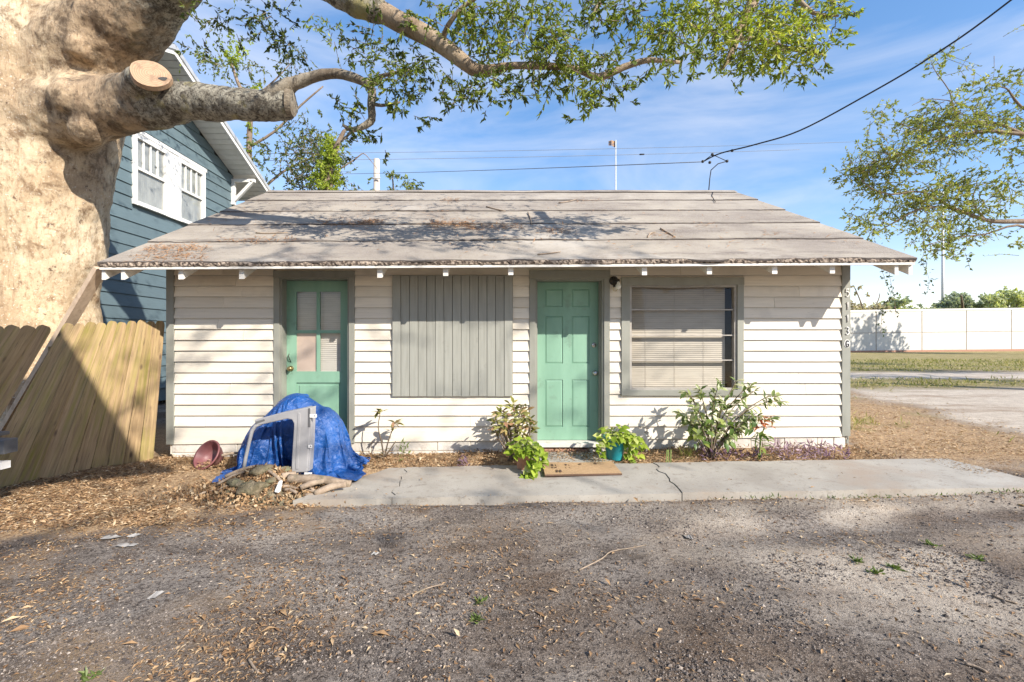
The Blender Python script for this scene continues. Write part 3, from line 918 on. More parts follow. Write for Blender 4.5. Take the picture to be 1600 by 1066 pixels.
# front clapboards, one object per board
lines = [413.8 + 16.8 * k for k in range(0, 17)]           # lower edge of each course in photo rows
cuts = [(429, 555, 424, 999), (614, 801, 431, 617), (827, 952, 422, 999), (970, 1160, 434, 618)]
def board(x0, x1, zt0, zb0, zt1, zb1, r):
    """one clapboard: wedge section, lower edge slightly wavy"""
    mb = MB()
    n = max(2, int((x1 - x0) / .22))
    ph = r.uniform(0, 99)
    sag = r.uniform(-.002, .002)
    vs = []
    for i in range(n + 1):
        t = i / n
        X = x0 + (x1 - x0) * t
        zt = zt0 + (zt1 - zt0) * t + .012; zb = zb0 + (zb1 - zb0) * t + .0035 * (float(vnoise(X * 2.3 + ph, ph)) - .5) + sag
        dy = .004 * (float(vnoise(X * 1.7, ph + 5)) - .5)
        vs += [(X, WALL - .004, zt), (X, WALL - .027 + dy, zb + .004), (X, WALL - .0255 + dy, zb), (X, WALL - .001, zb + .001)]
    fs = []
    for i in range(n):
        a = i * 4
        fs += [(a, a + 1, a + 5, a + 4), (a + 1, a + 2, a + 6, a + 5), (a + 2, a + 3, a + 7, a + 6)]
    fs += [(0, 3, 2, 1), (n * 4, n * 4 + 1, n * 4 + 2, n * 4 + 3)]
    return mb.add(vs, fs)
def darken_butt(o, n_sides=2):
    """underside of a clapboard: joint grime plus painted shade, since bounce brightens it"""
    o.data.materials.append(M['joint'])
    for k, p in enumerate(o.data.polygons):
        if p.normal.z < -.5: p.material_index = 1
r_ = random.Random(5)
L0, L1 = wx(274), wx(1313)
for k in range(17):
    yt = lines[k] - 16.8 if k else 402; yb = lines[k]
    segs = [(274.0, 1313.0)]
    for a, b, t, bt in cuts:
        if yb > t + 3 and yt < bt - 3:
            ns = []
            for s0, s1 in segs:
                if b <= s0 or a >= s1: ns.append((s0, s1)); continue
                if a > s0: ns.append((s0, a))
                if b < s1: ns.append((b, s1))
            segs = ns
    for s0, s1 in segs:
        # long runs are butted from two boards
        joints = [s0, s1]
        if s1 - s0 > 140 and r_.random() < (.9 if s1 - s0 > 330 else .4): joints = [s0, s0 + (s1 - s0) * r_.uniform(.3, .7), s1]
        for j0, j1 in zip(joints[:-1], joints[1:]):
            x0, x1 = wx(j0) + .0015, wx(j1) - .0015
            zt0 = zt1 = wz(yt); zb0 = zb1 = wz(yb)
            if k == 16:
                fl = lambda X: wz(694 - 12 * (X - L0) / (L1 - L0))
                zt0 = zt1 = wz(yt); zb0, zb1 = fl(x0), fl(x1)
            darken_butt(obj("siding_board", board(x0, x1, zt0, zb0, zt1, zb1, r_), M['white'], cot))

# foundation blocks under the cladding
r_ = random.Random(8)
X = HX0 + .03
row = 0
while X < HX1 - .05:
    w = r_.choice((.4, .4, .2, .41))
    X2 = min(X + w, HX1 - .03)
    for z0, z1 in ((-.15, .062 + .008 * X), (.07 + .008 * X, wz(692 - 12 * (X - L0) / (L1 - L0)))):
        if not (wx(836) - .05 < (X + X2) / 2 < wx(943) + .05) or z1 < .05:
            off = r_.uniform(-.004, .004)
            mb = MB(); mb.box(X + .004, X2 - .004, WALL - .008 + off, WALL + .11, z0, z1 - .004)
            obj("foundation_block", mb, M['foundation'], cot, bevel=.006)
    X = X2
for i in range(4):
    mb = MB(); x0 = wx(840) + i * .205
    mb.box(x0, x0 + .195, WALL - .05 + .006 * (i % 2), WALL + .1, .02, .088)
    obj("brick", mb, M['brick'] if i < 3 else M['foundation'], cot, bevel=.006)

# corner boards
for a, b in ((262, 274), (1313, 1326)):
    mb = MB(); mb.box(wx(a), wx(b), WALL - .03, WALL - .002, wz(694 if a < 500 else 681), 2.42)
    obj("corner_board", mb, M['trim'], cot, bevel=.003)
    mb = MB(); xo = wx(a) if a < 500 else wx(b)
    sg = -1 if a < 500 else 1
    mb.box(min(xo - sg * .025, xo + sg * .002), max(xo - sg * .025, xo + sg * .002), WALL + .0, WALL + .1, .13, 2.40)
    obj("corner_return", mb, M['trim'], cot)

# roof: five overlapping strips of roll roofing, deck below
NB = 130
for s in range(5):
    mb = MB()
    t0, t1 = s * .2 - (0.004 if s == 0 else .012), s * .2 + .2
    vs, fs = [], []
    seed = s * 13.7
    for i in range(NB + 1):
        X = RX0 + (RX1 - RX0) * i / NB
        jag = .016 * (float(fbm(X * 1.3, seed, 3)) - .5) + .007 * (float(vnoise(X * 9.0, seed + 2)) - .5)
        wav = .022 * (float(fbm(X * 1.6, seed + 4, 3)) - .5)
        for q, t in enumerate((t0 + jag, t0 * .5 + t1 * .5, t1)):
            vs.append(roof_pt(X, t, .024 - .009 * q + wav * (1 - q * .4)))
    for i in range(NB):
        for q in range(2):
            a = i * 3 + q
            fs.append((a, a + 3, a + 4, a + 1))
    mb.add(vs, fs, True)
    base = len(vs)
    low = [Vector(v) - Vector((0, -.004, .019)) for v in vs[0::3]]
    mb.add([v for p in zip(vs[0::3], low) for v in p], [(2 * i, 2 * i + 1, 2 * i + 3, 2 * i + 2) for i in range(NB)])
    o = obj("roofing_strip", mb, M['roof'], cot)
    o.data.materials.append(M['tar'])
    for p in list(o.data.polygons)[2 * NB:]: p.material_index = 1
mb = MB()
mb.add([roof_pt(RX0, 0, -.035), roof_pt(RX1, 0, -.035), roof_pt(RX1, 1, -.035), roof_pt(RX0, 1, -.035),
        roof_pt(RX0, 0, -.001), roof_pt(RX1, 0, -.001), roof_pt(RX1, 1, -.001), roof_pt(RX0, 1, -.001)],
       [(0, 3, 2, 1), (4, 5, 6, 7), (0, 1, 5, 4), (1, 2, 6, 5), (2, 3, 7, 6), (3, 0, 4, 7)])
obj("roof_deck", mb, M['soffit'], cot)
mb = MB()   # rear slope
by = 2 * RIDGE_Y - EAVE_Y
mb.hexa([(RX0, RIDGE_Y, RIDGE_Z - .035), (RX1, RIDGE_Y, RIDGE_Z - .035), (RX1, by, 2.2), (RX0, by, 2.2),
         (RX0, RIDGE_Y, RIDGE_Z + .0), (RX1, RIDGE_Y, RIDGE_Z + .0), (RX1, by, 2.24), (RX0, by, 2.24)])
obj("rear_roof", mb, M['roof'], cot)
mb = MB()
for i in range(30):
    x0 = RX0 + (RX1 - RX0) * i / 30; x1 = RX0 + (RX1 - RX0) * (i + 1) / 30
    u0, u1 = .012 * (float(vnoise(x0 * 2, 8.)) - .3), .012 * (float(vnoise(x1 * 2, 8.)) - .3)
    for sg in (-1, 1):
        mb.add([(x0, RIDGE_Y, RIDGE_Z + .03 + u0), (x1, RIDGE_Y, RIDGE_Z + .03 + u1), (x1, RIDGE_Y + sg * .13, RIDGE_Z - .045 + u1), (x0, RIDGE_Y + sg * .13, RIDGE_Z - .045 + u0)], [(0, 1, 2, 3)])
obj("ridge_cap", mb, M['roof'], cot)
# gritty lip of debris along the eave
mb = MB()
n = 420
vs = []
for i in range(n + 1):
    X = RX0 + (RX1 - RX0) * i / n
    j = [random.uniform(-.008, .008) for _ in range(6)]
    p = roof_pt(X, 0)
    vs += [p + Vector((0, .03, .020)), p + Vector((0, -.008 + j[0] * .8, .014 + j[1] * .7)), p + Vector((0, -.016 + j[2] * .8, -.006 + j[3] * .7)), p + Vector((0, -.013 + j[4] * .8, -.028 + j[5] * .4)), p + Vector((0, .02, -.036))]
fs = []
for i in range(n):
    for q in range(4):
        a = i * 5 + q
        fs.append((a, a + 1, a + 6, a + 5))
mb.add(vs, fs)
obj("roof_edge_grit", mb, M['roof_edge'], cot)
mb = MB()
mb.add([roof_pt(RX0 + .01, 0) + Vector((0, -.004, -.060)), roof_pt(RX1 - .01, 0) + Vector((0, -.004, -.060)), roof_pt(RX1 - .01, 0) + Vector((0, .018, -.060)), roof_pt(RX0 + .01, 0) + Vector((0, .018, -.060)),
        roof_pt(RX0 + .01, 0) + Vector((0, -.004, -.036)), roof_pt(RX1 - .01, 0) + Vector((0, -.004, -.036)), roof_pt(RX1 - .01, 0) + Vector((0, .018, -.036)), roof_pt(RX0 + .01, 0) + Vector((0, .018, -.036))],
       [(0, 3, 2, 1), (4, 5, 6, 7), (0, 1, 5, 4), (1, 2, 6, 5), (2, 3, 7, 6), (3, 0, 4, 7)])
obj("fascia", mb, M['white_trim'], cot)
# rafter tails
def rafter(xc, w, y0, y1, drop):
    drop += .028
    mb = MB()
    s = (RIDGE_Z - eave_z(xc)) / (RIDGE_Y - EAVE_Y)
    zz = lambda Y: eave_z(xc) + s * (Y - EAVE_Y) - .036
    poly = [(xc - w / 2, y0, zz(y0) - drop), (xc - w / 2, y1, zz(y1) - .14), (xc - w / 2, y1, zz(y1)), (xc - w / 2, y0, zz(y0))]
    return mb.prism(poly, (w, 0, 0))
for px, dr in ((287, .125), (381, .125), (490, .03), (595, .12), (697, .105), (798, .10), (897, .03), (1005, .11), (1105.5, .105), (1206.7, .105), (1296, .105)):
    xc = (px - CX) * 5.0 / F
    obj("rafter_tail", rafter(xc, .055, 4.955 + (.06 if dr < .1 and dr < .06 else 0), WALL - .005, dr), M['white_trim'], cot)
for xc in (-4.02, RX0 + .03, RX1 - .03, 4.36):
    obj("barge_rafter", rafter(xc, .04, 4.93, RIDGE_Y, .115), M['white_trim'], cot)

# --- four-pane door on the left
def casing(a, b, t, bot, w, top_w, depth=.03):
    """side and head casing round an opening"""
    out = []
    for q0, q1 in ((a - w, a), (b, b + w)):
        mb = MB(); mb.box(wx(q0), wx(q1), WALL - depth, WALL - .001, wz(bot), wz(t)); out.append(mb)
    mb = MB(); mb.box(wx(a - w) - .004, wx(b + w) + .004, WALL - depth - .003, WALL - .001, wz(t), wz(t - top_w)); out.append(mb)
    return out
df = obj("door_frame", (lambda ms: ms[0])(casing(438, 546, 434, 692, 9, 10)), M['trim'], cot, bevel=.003)
for mb in casing(438, 546, 434, 692, 9, 10)[1:]: obj("casing", mb, M['trim'], df, bevel=.003)
def jamb(a, b, t, bot, dep, parent, m):
    for x0, x1 in ((wx(a), wx(a) + .02), (wx(b) - .02, wx(b))):
        mb = MB(); mb.box(x0, x1, WALL - .012, WALL + dep, wz(bot), wz(t) - .02); obj("jamb", mb, m, parent)
    mb = MB(); mb.box(wx(a), wx(b), WALL - .012, WALL + dep, wz(t) - .02, wz(t)); obj("jamb", mb, m, parent)
jamb(438, 546, 434, 692, .17, df, M['trim'])
mb = MB(); mb.box(wx(434), wx(550), WALL - .05, WALL + .17, wz(697), wz(690)); obj("sill", mb, M['trim'], df)
DY = WALL + .125                      # face of the left door
def dx(px): return (px - CX) * DY / F
def dz(py): return EYE - (py - CY) * DY / F
door1 = None
def panel_door(name, x0, x1, z0, z1, yf, rects, thick, mat):
    """a slab whose rects are left open; rails and stiles are real"""
    xs = sorted({x0, x1, *[r[0] for r in rects], *[r[1] for r in rects]})
    zs = sorted({z0, z1, *[r[2] for r in rects], *[r[3] for r in rects]})
    mb = MB()
    for i in range(len(xs) - 1):
        for k in range(len(zs) - 1):
            cx_, cz_ = (xs[i] + xs[i + 1]) / 2, (zs[k] + zs[k + 1]) / 2
            if any(r[0] < cx_ < r[1] and r[2] < cz_ < r[3] for r in rects): continue
            mb.add([(xs[i], yf, zs[k]), (xs[i + 1], yf, zs[k]), (xs[i + 1], yf, zs[k + 1]), (xs[i], yf, zs[k + 1])], [(0, 1, 2, 3)])
    for r in rects:      # reveals
        p = [(r[0], r[2]), (r[1], r[2]), (r[1], r[3]), (r[0], r[3])]
        for a, b in zip(p, p[1:] + p[:1]):
            mb.add([(a[0], yf, a[1]), (b[0], yf, b[1]), (b[0], yf + thick, b[1]), (a[0], yf + thick, a[1])], [(0, 1, 2, 3)])
    return mb
lx = [(463, 494.5), (500, 532)]
lites = [(dx(a), dx(b), dz(q1), dz(q0)) for a, b in lx for q0, q1 in ((456, 516), (521, 580.5))]
lower = (dx(463), dx(533), dz(676), dz(598))
mb = panel_door("door", wx(438) + .021, wx(546) - .021, wz(690) + .005, wz(434) - .022, DY, lites + [lower], .018, M['door'])
door1 = obj("door", mb, M['door'], cot)
door1["label"] = "mint green door with four panes behind the blue tarp"
mb = MB(); a = lower; mb.box(a[0], a[1], DY + .0155, DY + .03, a[2], a[3])
mb.box(a[0] + .035, a[1] - .035, DY + .007, DY + .0155, a[2] + .035, a[3] - .035); obj("door_panel", mb, M['door'], door1, bevel=.004)
for i, r in enumerate(lites):
    mb = MB(); mb.box(r[0], r[1], DY + .010, DY + .014, r[2], r[3]); obj("pane", mb, M['glass'], door1)
# blinds behind three panes, a board behind the fourth
def slats(x0, x1, z0, z1, yf, pitch, tilt=.6, bow=0.0):
    mb = MB()
    z = z1
    while z > z0:
        c = .5 * pitch
        mb.add([(x0, yf - c * .45, z - c * .93), (x1, yf - c * .45, z - c * .93), (x1, yf + c * .5, z + c * 1.05), (x0, yf + c * .5, z + c * 1.05)], [(0, 1, 2, 3)])
        z -= pitch * (1 + random.uniform(-.03, .03))
    return mb
for i in (0, 2, 3):
    r = lites[i]
    o = obj("blind", slats(r[0] - .01, r[1] + .01, r[2] - .01, r[3] + .02, DY + .05, .0245), M['blind_white'], door1); 
r = lites[1]
mb = MB(); mb.box(r[0] - .005, r[1] + .005, DY + .016, DY + .02, r[2] - .004, r[3] + .004); obj("backing_board", mb, M['curtain'], door1)
kM = Matrix.Translation((dx(455), DY, dz(576))) @ Matrix.Rotation(math.radians(90), 4, 'X')
mb = MB(); mb.lathe([(.032, 0), (.034, .006), (.012, .012), (.011, .03), (.026, .042), (.029, .056), (.02, .066), (0, .068)], 18, kM); obj("knob", mb, M['brass'], door1)
mb = MB(); mb.tube([(dx(452), DY, dz(553)), (dx(452), DY - .025, dz(556)), (dx(454), DY - .03, dz(561)), (dx(455), DY - .004, dz(566))], [.004, .006, .006, .004], 6); obj("handle", mb, M['black'], door1)

# --- six-panel door
ms = casing(836, 943, 436, 700, 9, 13)
df2 = obj("door_frame", ms[0], M['trim'], cot, bevel=.003)
for mb in ms[1:]: obj("casing", mb, M['trim'], df2, bevel=.003)
jamb(836, 943, 436, 700, .19, df2, M['trim'])
for x0, x1 in ((wx(836) + .02, wx(836) + .034), (wx(943) - .034, wx(943) - .02)):
    mb = MB(); mb.box(x0, x1, WALL + .05, WALL + .13, wz(697), wz(436) - .02); obj("stop", mb, M['trim'], df2)
mb = MB(); mb.box(wx(836), wx(943), WALL - .045, WALL + .19, wz(698), wz(692)); obj("sill", mb, M['white_trim'], df2, bevel=.004)
DY2 = WALL + .135
def ex(px): return (px - CX) * DY2 / F
def ez(py): return EYE - (py - CY) * DY2 / F
rects = [(ex(a), ex(b), ez(q1), ez(q0)) for a, b in ((852, 879.5), (893.5, 921)) for q0, q1 in ((452, 480), (494, 568), (593.5, 667))]
mb = panel_door("door", wx(836) + .021, wx(943) - .021, wz(692) + .006, wz(436) - .022, DY2, rects, .012, M['door'])
door2 = obj("door", mb, M['door'], cot)
door2["label"] = "mint green six-panel door above the doormat"
for r in rects:
    mb = MB()
    g = .02
    mb.add([(r[0], DY2 + .0115, r[2]), (r[1], DY2 + .0115, r[2]), (r[1], DY2 + .0115, r[3]), (r[0], DY2 + .0115, r[3]),
            (r[0] + g, DY2 + .003, r[2] + g), (r[1] - g, DY2 + .003, r[2] + g), (r[1] - g, DY2 + .003, r[3] - g), (r[0] + g, DY2 + .003, r[3] - g)],
           [(4, 5, 6, 7), (0, 1, 5, 4), (1, 2, 6, 5), (2, 3, 7, 6), (3, 0, 4, 7)])
    obj("door_panel", mb, M['door'], door2)
kM = Matrix.Translation((ex(929), DY2, ez(583))) @ Matrix.Rotation(math.radians(90), 4, 'X')
mb = MB(); mb.lathe([(.033, 0), (.034, .006), (.013, .012), (.012, .03), (.026, .042), (.029, .056), (.02, .066), (0, .068)], 18, kM); obj("knob", mb, M['chrome'], door2)
kM = Matrix.Translation((ex(928), DY2, ez(539.5))) @ Matrix.Rotation(math.radians(90), 4, 'X')
mb = MB(); mb.lathe([(.031, 0), (.03, .012), (.024, .016), (.011, .017), (.011, .021), (0, .021)], 18, kM); obj("deadbolt", mb, M['chrome'], door2)

# --- boarded-up opening: vertical boards
r_ = random.Random(3)
bx = [614 + (801 - 614) * i / 14 for i in range(15)]
for i in range(14):
    mb = MB()
    d = r_.uniform(-.003, .003)
    mb.box(wx(bx[i]) + .0025, wx(bx[i + 1]) - .0025, WALL - .044 + d, WALL - .022, wz(619) + r_.uniform(-.002, .002), wz(431) + r_.uniform(-.003, .003))
    obj("shutter_board", mb, M['shutter'], cot, bevel=.003)
mb = MB(); mb.box(wx(614) + .002, wx(801) - .002, WALL - .0215, WALL - .003, wz(618), wz(432)); obj("shutter_backing", mb, M['dark'], cot)

# --- window
win = None
mb = MB(); mb.box(wx(970), wx(983), WALL - .036, WALL - .001, wz(609), wz(446)); win = obj("window", mb, M['trim'], cot, bevel=.003)
mb = MB(); mb.box(wx(1150), wx(1160), WALL - .036, WALL - .001, wz(609), wz(446)); obj("casing", mb, M['trim'], win, bevel=.003)
mb = MB(); mb.box(wx(970) - .003, wx(1160) + .003, WALL - .039, WALL - .001, wz(446), wz(434)); obj("casing", mb, M['trim'], win, bevel=.003)
mb = MB(); mb.box(wx(970) - .003, wx(1160) + .003, WALL - .045, WALL - .001, wz(618), wz(609)); obj("sill", mb, M['trim'], win, bevel=.003)
GY_ = WALL + .035
def gxp(px): return (px - CX) * GY_ / F
def gzp(py): return EYE - (py - CY) * GY_ / F
for a, b, t, bt in ((983, 986.5, 446, 609), (1146.5, 1150, 446, 609), (986.5, 1146.5, 446, 449), (986.5, 1146.5, 606, 609)):
    mb = MB(); mb.box(wx(a), wx(b), WALL - .015, WALL + .05, wz(bt), wz(t)); obj("frame", mb, M['alu'], win)
bars = [449, 484, 524, 563, 606]
for q in bars[1:-1]:
    mb = MB(); mb.box(wx(986.5), wx(1146.5), WALL + .004, WALL + .045, wz(q + .9), wz(q - .9)); obj("bar", mb, M['alu'], win)
for q0, q1 in zip(bars[:-1], bars[1:]):
    mb = MB(); mb.add([(wx(987), WALL + .012, wz(q1 - 1.5)), (wx(1146), WALL + .012, wz(q1 - 1.5)), (wx(1146), WALL + .028, wz(q0 + 1.5)), (wx(987), WALL + .028, wz(q0 + 1.5))], [(0, 1, 2, 3)])
    obj("pane", mb, M['glass'], win)
o = obj("blind", slats(wx(984), wx(1138), wz(611), wz(446), WALL + .085, .0255, .62), M['blind'], win); o["kind"] = "stuff"
for q in (1012, 1058, 1104):
    mb = MB(); mb.tube([(wx(q), WALL + .074, wz(446)), (wx(q), WALL + .074, wz(609))], .0015, 4); obj("blind_cord", mb, M['blind'], win)
# drooping weather strip over the top of the glass
mb = MB(); mb.tube([(wx(979), WALL - .03, wz(446.0)), (wx(1012), WALL - .032, wz(448)), (wx(1047), WALL - .034, wz(450.5)), (wx(1100), WALL - .032, wz(448)), (wx(1151), WALL - .03, wz(445))], .006, 6)
obj("weather_strip", mb, M['alu'], win)
# dark room behind the openings
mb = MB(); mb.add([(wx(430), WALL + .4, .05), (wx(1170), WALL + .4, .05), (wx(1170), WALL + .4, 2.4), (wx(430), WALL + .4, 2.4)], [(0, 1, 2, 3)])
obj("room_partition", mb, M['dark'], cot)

# --- wall lamp
lamp = thing("wall_lamp", "black porch lamp with one white bulb beside the six-panel door", "lamp", (wx(958), WALL - .02, wz(440)))
kM = Matrix.Translation((wx(958), WALL - .02, wz(439.5))) @ Matrix.Rotation(math.radians(90), 4, 'X')
mb = MB(); mb.lathe([(.055, 0), (.056, .015), (.045, .03), (.04, .034), (.022, .04), (.02, .05), (0, .05)], 20, kM); obj("base", mb, M['black'], lamp)
def socket(a, b, name, rr):
    mb = MB(); mb.tube([a, b], rr, 12); return obj(name, mb, M['black'], lamp)
p0 = Vector((wx(958), WALL - .065, wz(440)))
s1 = socket(p0, p0 + Vector((.035, -.03, .005)), "arm", .009)
s2 = socket(p0 + Vector((.03, -.03, .012)), p0 + Vector((.036, -.035, -.016)), "socket", .021)
kM = Matrix.Translation(p0 + Vector((.036, -.035, -.012))) @ Matrix.Rotation(math.radians(180), 4, 'X')
mb = MB(); mb.lathe([(.014, 0), (.016, .022), (.028, .045), (.034, .062), (.030, .08), (.018, .092), (0, .096)], 16, kM); obj("bulb", mb, M['bulb'], lamp)
mb = MB(); mb.tube([p0 + Vector((-.008, -.01, -.045)), p0 + Vector((-.006, -.012, -.075))], .015, 10); obj("socket", mb, M['black'], lamp)
mb = MB(); mb.tube([p0 + Vector((.004 + .026 * math.sin(a), -.012, -.098 + .028 * math.cos(a))) for a in [2 * math.pi * i / 14 for i in range(15)]], .0045, 6, False); obj("bulb_guard", mb, M['brass'], lamp)

# --- house number on the right corner board
GLY = {  # strokes in a 1 x 1.6 cell
    '5': [[(.9, 1.6), (.15, 1.6), (.1, .95), (.5, 1.05), (.85, .85), (.92, .5), (.75, .12), (.4, 0), (.05, .15)]],
    '1': [[(.25, 1.3), (.55, 1.6), (.55, 0)]],
    '3': [[(.1, 1.45), (.45, 1.6), (.8, 1.45), (.85, 1.15), (.6, .87), (.4, .85), (.65, .82), (.92, .5), (.8, .15), (.45, 0), (.08, .15)]],
    'G': [[(.9, 1.3), (.7, 1.55), (.4, 1.58), (.15, 1.3), (.07, .8), (.15, .3), (.42, 0), (.75, .06), (.92, .35), (.92, .72), (.55, .72)]]}
for ch, py, m in (('5', 464, 'number_white'), ('1', 484, 'number_white'), ('1', 503.5, 'number_white'), ('3', 523, 'number_white'), ('G', 542, 'number_black')):
    if ch == 'G':
        mb = MB(); xc = wx(1320.5); zc = wz(537); mb.prism([(xc + .036 * math.cos(a), WALL - .0308, zc + .05 * math.sin(a)) for a in [2 * math.pi * i / 18 for i in range(18)]], (0, -.003, 0))
        obj("letter_plate", mb, M['number_white'], cot)
    s = .045 if ch != 'G' else .038
    mb = MB()
    for st in GLY[ch]:
        mb.tube([(wx(1320.5) - s * .5 + p[0] * s, WALL - .036, wz(py) + p[1] * s * 1.25) for p in st], .0066, 6)
    obj("house_letter" if ch == 'G' else "house_number", mb, M[m], cot)
# ragged wires at the ridge
mb = MB()
mb.tube([(wx(1115, RIDGE_Y), RIDGE_Y, RIDGE_Z + .02), roof_pt(wx(1113, 8.1), .87, .025), roof_pt(wx(1118, 7.6), .73, .025)], .006, 5); obj("roof_wire", mb, M['cable'], cot)

# --- water pipe by the wall
pipe = thing("water_spigot", "white standpipe with a small tap between the teal pot and the leafy shrub", "spigot", (wx(1011, 5.4), 5.4, gz(1.8, 5.4)))
mb = MB(); X = wx(1011, 5.4); mb.tube([(X, 5.42, 0.02), (X, 5.42, wz(676, 5.42))], .013, 10); obj("pipe", mb, M['white_trim'], pipe)
mb = MB(); zt = wz(676, 5.42); mb.tube([(X, 5.44, zt), (X, 5.38, zt + .003), (X, 5.355, zt - .015), (X, 5.35, zt - .04)], [.018, .016, .014, .012], 10)
mb.tube([(X, 5.40, zt + .01), (X, 5.40, zt + .05)], .007, 6); mb.lathe([(.0, 0), (.028, .002), (.028, .01), (0, .012)], 12, Matrix.Translation((X, 5.40, zt + .05))); obj("tap", mb, M['alu'], pipe)

# ------------------------------------------------------------------ neighbouring blue house
BX = -7.8
def by_(px): return BX * F / (px - CX)               # Y of a photo column on the gable wall
def bz_(px, py): return EYE - (py - CY) * by_(px) / F
bh = thing("blue_house", "two-storey blue-grey clapboard house with white gable trim behind the big oak", "house", (BX - 4, 10, 0))
B_Y0, B_Y1 = 6.6, by_(364)
B_YM, B_OV = (6.6 + by_(364)) / 2, .75
apx = at(273, 74, (BX + B_OV) * F / (273 - CX)); eav = at(424, 302, (BX + B_OV) * F / (424 - CX))
B_YM = apx.y; B_AZ = apx.z; B_SL = (apx.z - eav.z) / (eav.y - apx.y); B_EY = eav.y + .12
B_Y0 = 2 * B_YM - B_Y1
def roofz(y): return B_AZ - B_SL * abs(y - B_YM)
mb = MB()
wl_ = [(BX - .02, B_Y0, 0), (BX - .02, B_Y1, 0), (BX - .02, B_Y1, roofz(B_Y1) - .2), (BX - .02, B_YM, B_AZ - .2), (BX - .02, B_Y0, roofz(B_Y0) - .2)]
mb.prism(wl_, (-8, 0, 0)); obj("wall", mb, M['blue'], bh)
wl0, wl1 = by_(205), by_(318)
wt0, wt1 = bz_(205, 203), bz_(318, 270)
wtop, wbot = (wt0 + wt1) / 2, bz_(205, 318)
z = .3; pitch = .262
r_ = random.Random(11)
while z < B_AZ - .4:
    zt = z + pitch
    h0 = (B_AZ - .22 - z) / B_SL
    ya, yb = max(B_Y0, B_YM - h0), min(B_Y1, B_YM + h0)
    runs = [(ya, yb)]
    if zt > wbot + .02 and z < wtop - .02: runs = [(ya, wl0), (wl1, yb)]
    for a, b in runs:
        if b - a < .05: continue
        mb = MB()
        w = r_.uniform(-.002, .002)
        mb.add([(BX + .030 + w, a, z), (BX + .030 + w, b, z), (BX + .004, b, zt + .012), (BX + .004, a, zt + .012), (BX - .01, a, z), (BX - .01, b, z)],
               [(0, 1, 2, 3), (4, 5, 1, 0), (0, 3, 4), (1, 5, 2)])
        obj("siding_board", mb, M['blue'], bh)
    z = zt
mb = MB(); mb.box(BX - .08, BX + .04, B_Y1 - .002, B_Y1 + .10, 0, roofz(B_Y1) - .22); obj("corner_board", mb, M['blue'], bh)
# roof planes, soffit slats and rake boards
for sg, nm in ((1, 1), (-1, 1)):
    ye = B_YM + sg * (B_EY - B_YM); ze = roofz(B_EY)
    mb = MB(); x0, x1 = BX - 8.6, BX + B_OV
    mb.hexa([(x0, B_YM, B_AZ), (x1, B_YM, B_AZ), (x1, ye, ze), (x0, ye, ze), (x0, B_YM, B_AZ + .06), (x1 + .02, B_YM, B_AZ + .06), (x1 + .02, ye, ze + .06), (x0, ye, ze + .06)])
    obj("roof", mb, M['shingle'], bh)
    n = 26
    for i in range(n):
        t0, t1 = i / n, (i + 1) / n - .004
        yA, yB = B_YM + (ye - B_YM) * t0, B_YM + (ye - B_YM) * t1
        zA, zB = B_AZ + (ze - B_AZ) * t0 - .12, B_AZ + (ze - B_AZ) * t1 - .12
        mb = MB(); mb.hexa([(BX + .03, yA, zA), (x1 - .03, yA, zA), (x1 - .03, yB, zB), (BX + .03, yB, zB), (BX + .03, yA, zA + .02), (x1 - .03, yA, zA + .02), (x1 - .03, yB, zB + .02), (BX + .03, yB, zB + .02)])
        obj("soffit_slat", mb, M['blue_trim'], bh)
    mb = MB(); mb.hexa([(x1 - .03, B_YM, B_AZ - .16), (x1, B_YM, B_AZ - .16), (x1, ye, ze - .16), (x1 - .03, ye, ze - .16), (x1 - .03, B_YM, B_AZ + .0), (x1, B_YM, B_AZ + .0), (x1, ye, ze + .0), (x1 - .03, ye, ze + .0)])
    obj("rake_board", mb, M['blue_trim'], bh)
    mb = MB(); mb.hexa([(x1 + .001, B_YM, B_AZ - .05), (x1 + .03, B_YM, B_AZ - .05), (x1 + .03, ye, ze - .05), (x1 + .001, ye, ze - .05), (x1 + .001, B_YM, B_AZ + .055), (x1 + .03, B_YM, B_AZ + .055), (x1 + .03, ye, ze + .055), (x1 + .001, ye, ze + .055)])
    obj("gutter_edge", mb, M['galv'], bh)
    mb = MB(); mb.box(x0, x1, ye - (.02 if sg > 0 else -.0), ye + (.0 if sg > 0 else .02), ze - .16, ze + .05); obj("fascia", mb, M['blue_trim'], bh)
    mb = MB(); yw = B_Y1 if sg > 0 else B_Y0
    mb.hexa([(x0, yw, roofz(yw) - .13), (BX + .03, yw, roofz(yw) - .13), (BX + .03, ye, ze - .10), (x0, ye, ze - .10), (x0, yw, roofz(yw) - .11), (BX + .03, yw, roofz(yw) - .11), (BX + .03, ye, ze - .08), (x0, ye, ze - .08)])
    obj("eave_soffit", mb, M['blue_trim'], bh)
# knee brace under the rake end
br = MB(); yb = B_Y1 - .08; zt = roofz(B_Y1) - .22
br.beam((BX + .06, yb, zt - .75), (BX + .06, yb, zt), .1, .1, (0, 1, 0)); bo = obj("bracket", br, M['blue_trim'], bh)
mb = MB(); mb.beam((BX + .04, yb, zt - .04), (BX + B_OV - .05, yb, zt - .04), .09, .09); obj("bracket_arm", mb, M['blue_trim'], bo)
mb = MB(); mb.beam((BX + .08, yb, zt - .65), (BX + B_OV - .12, yb, zt - .07), .08, .09, (0, 1, 0)); obj("bracket_strut", mb, M['blue_trim'], bo)
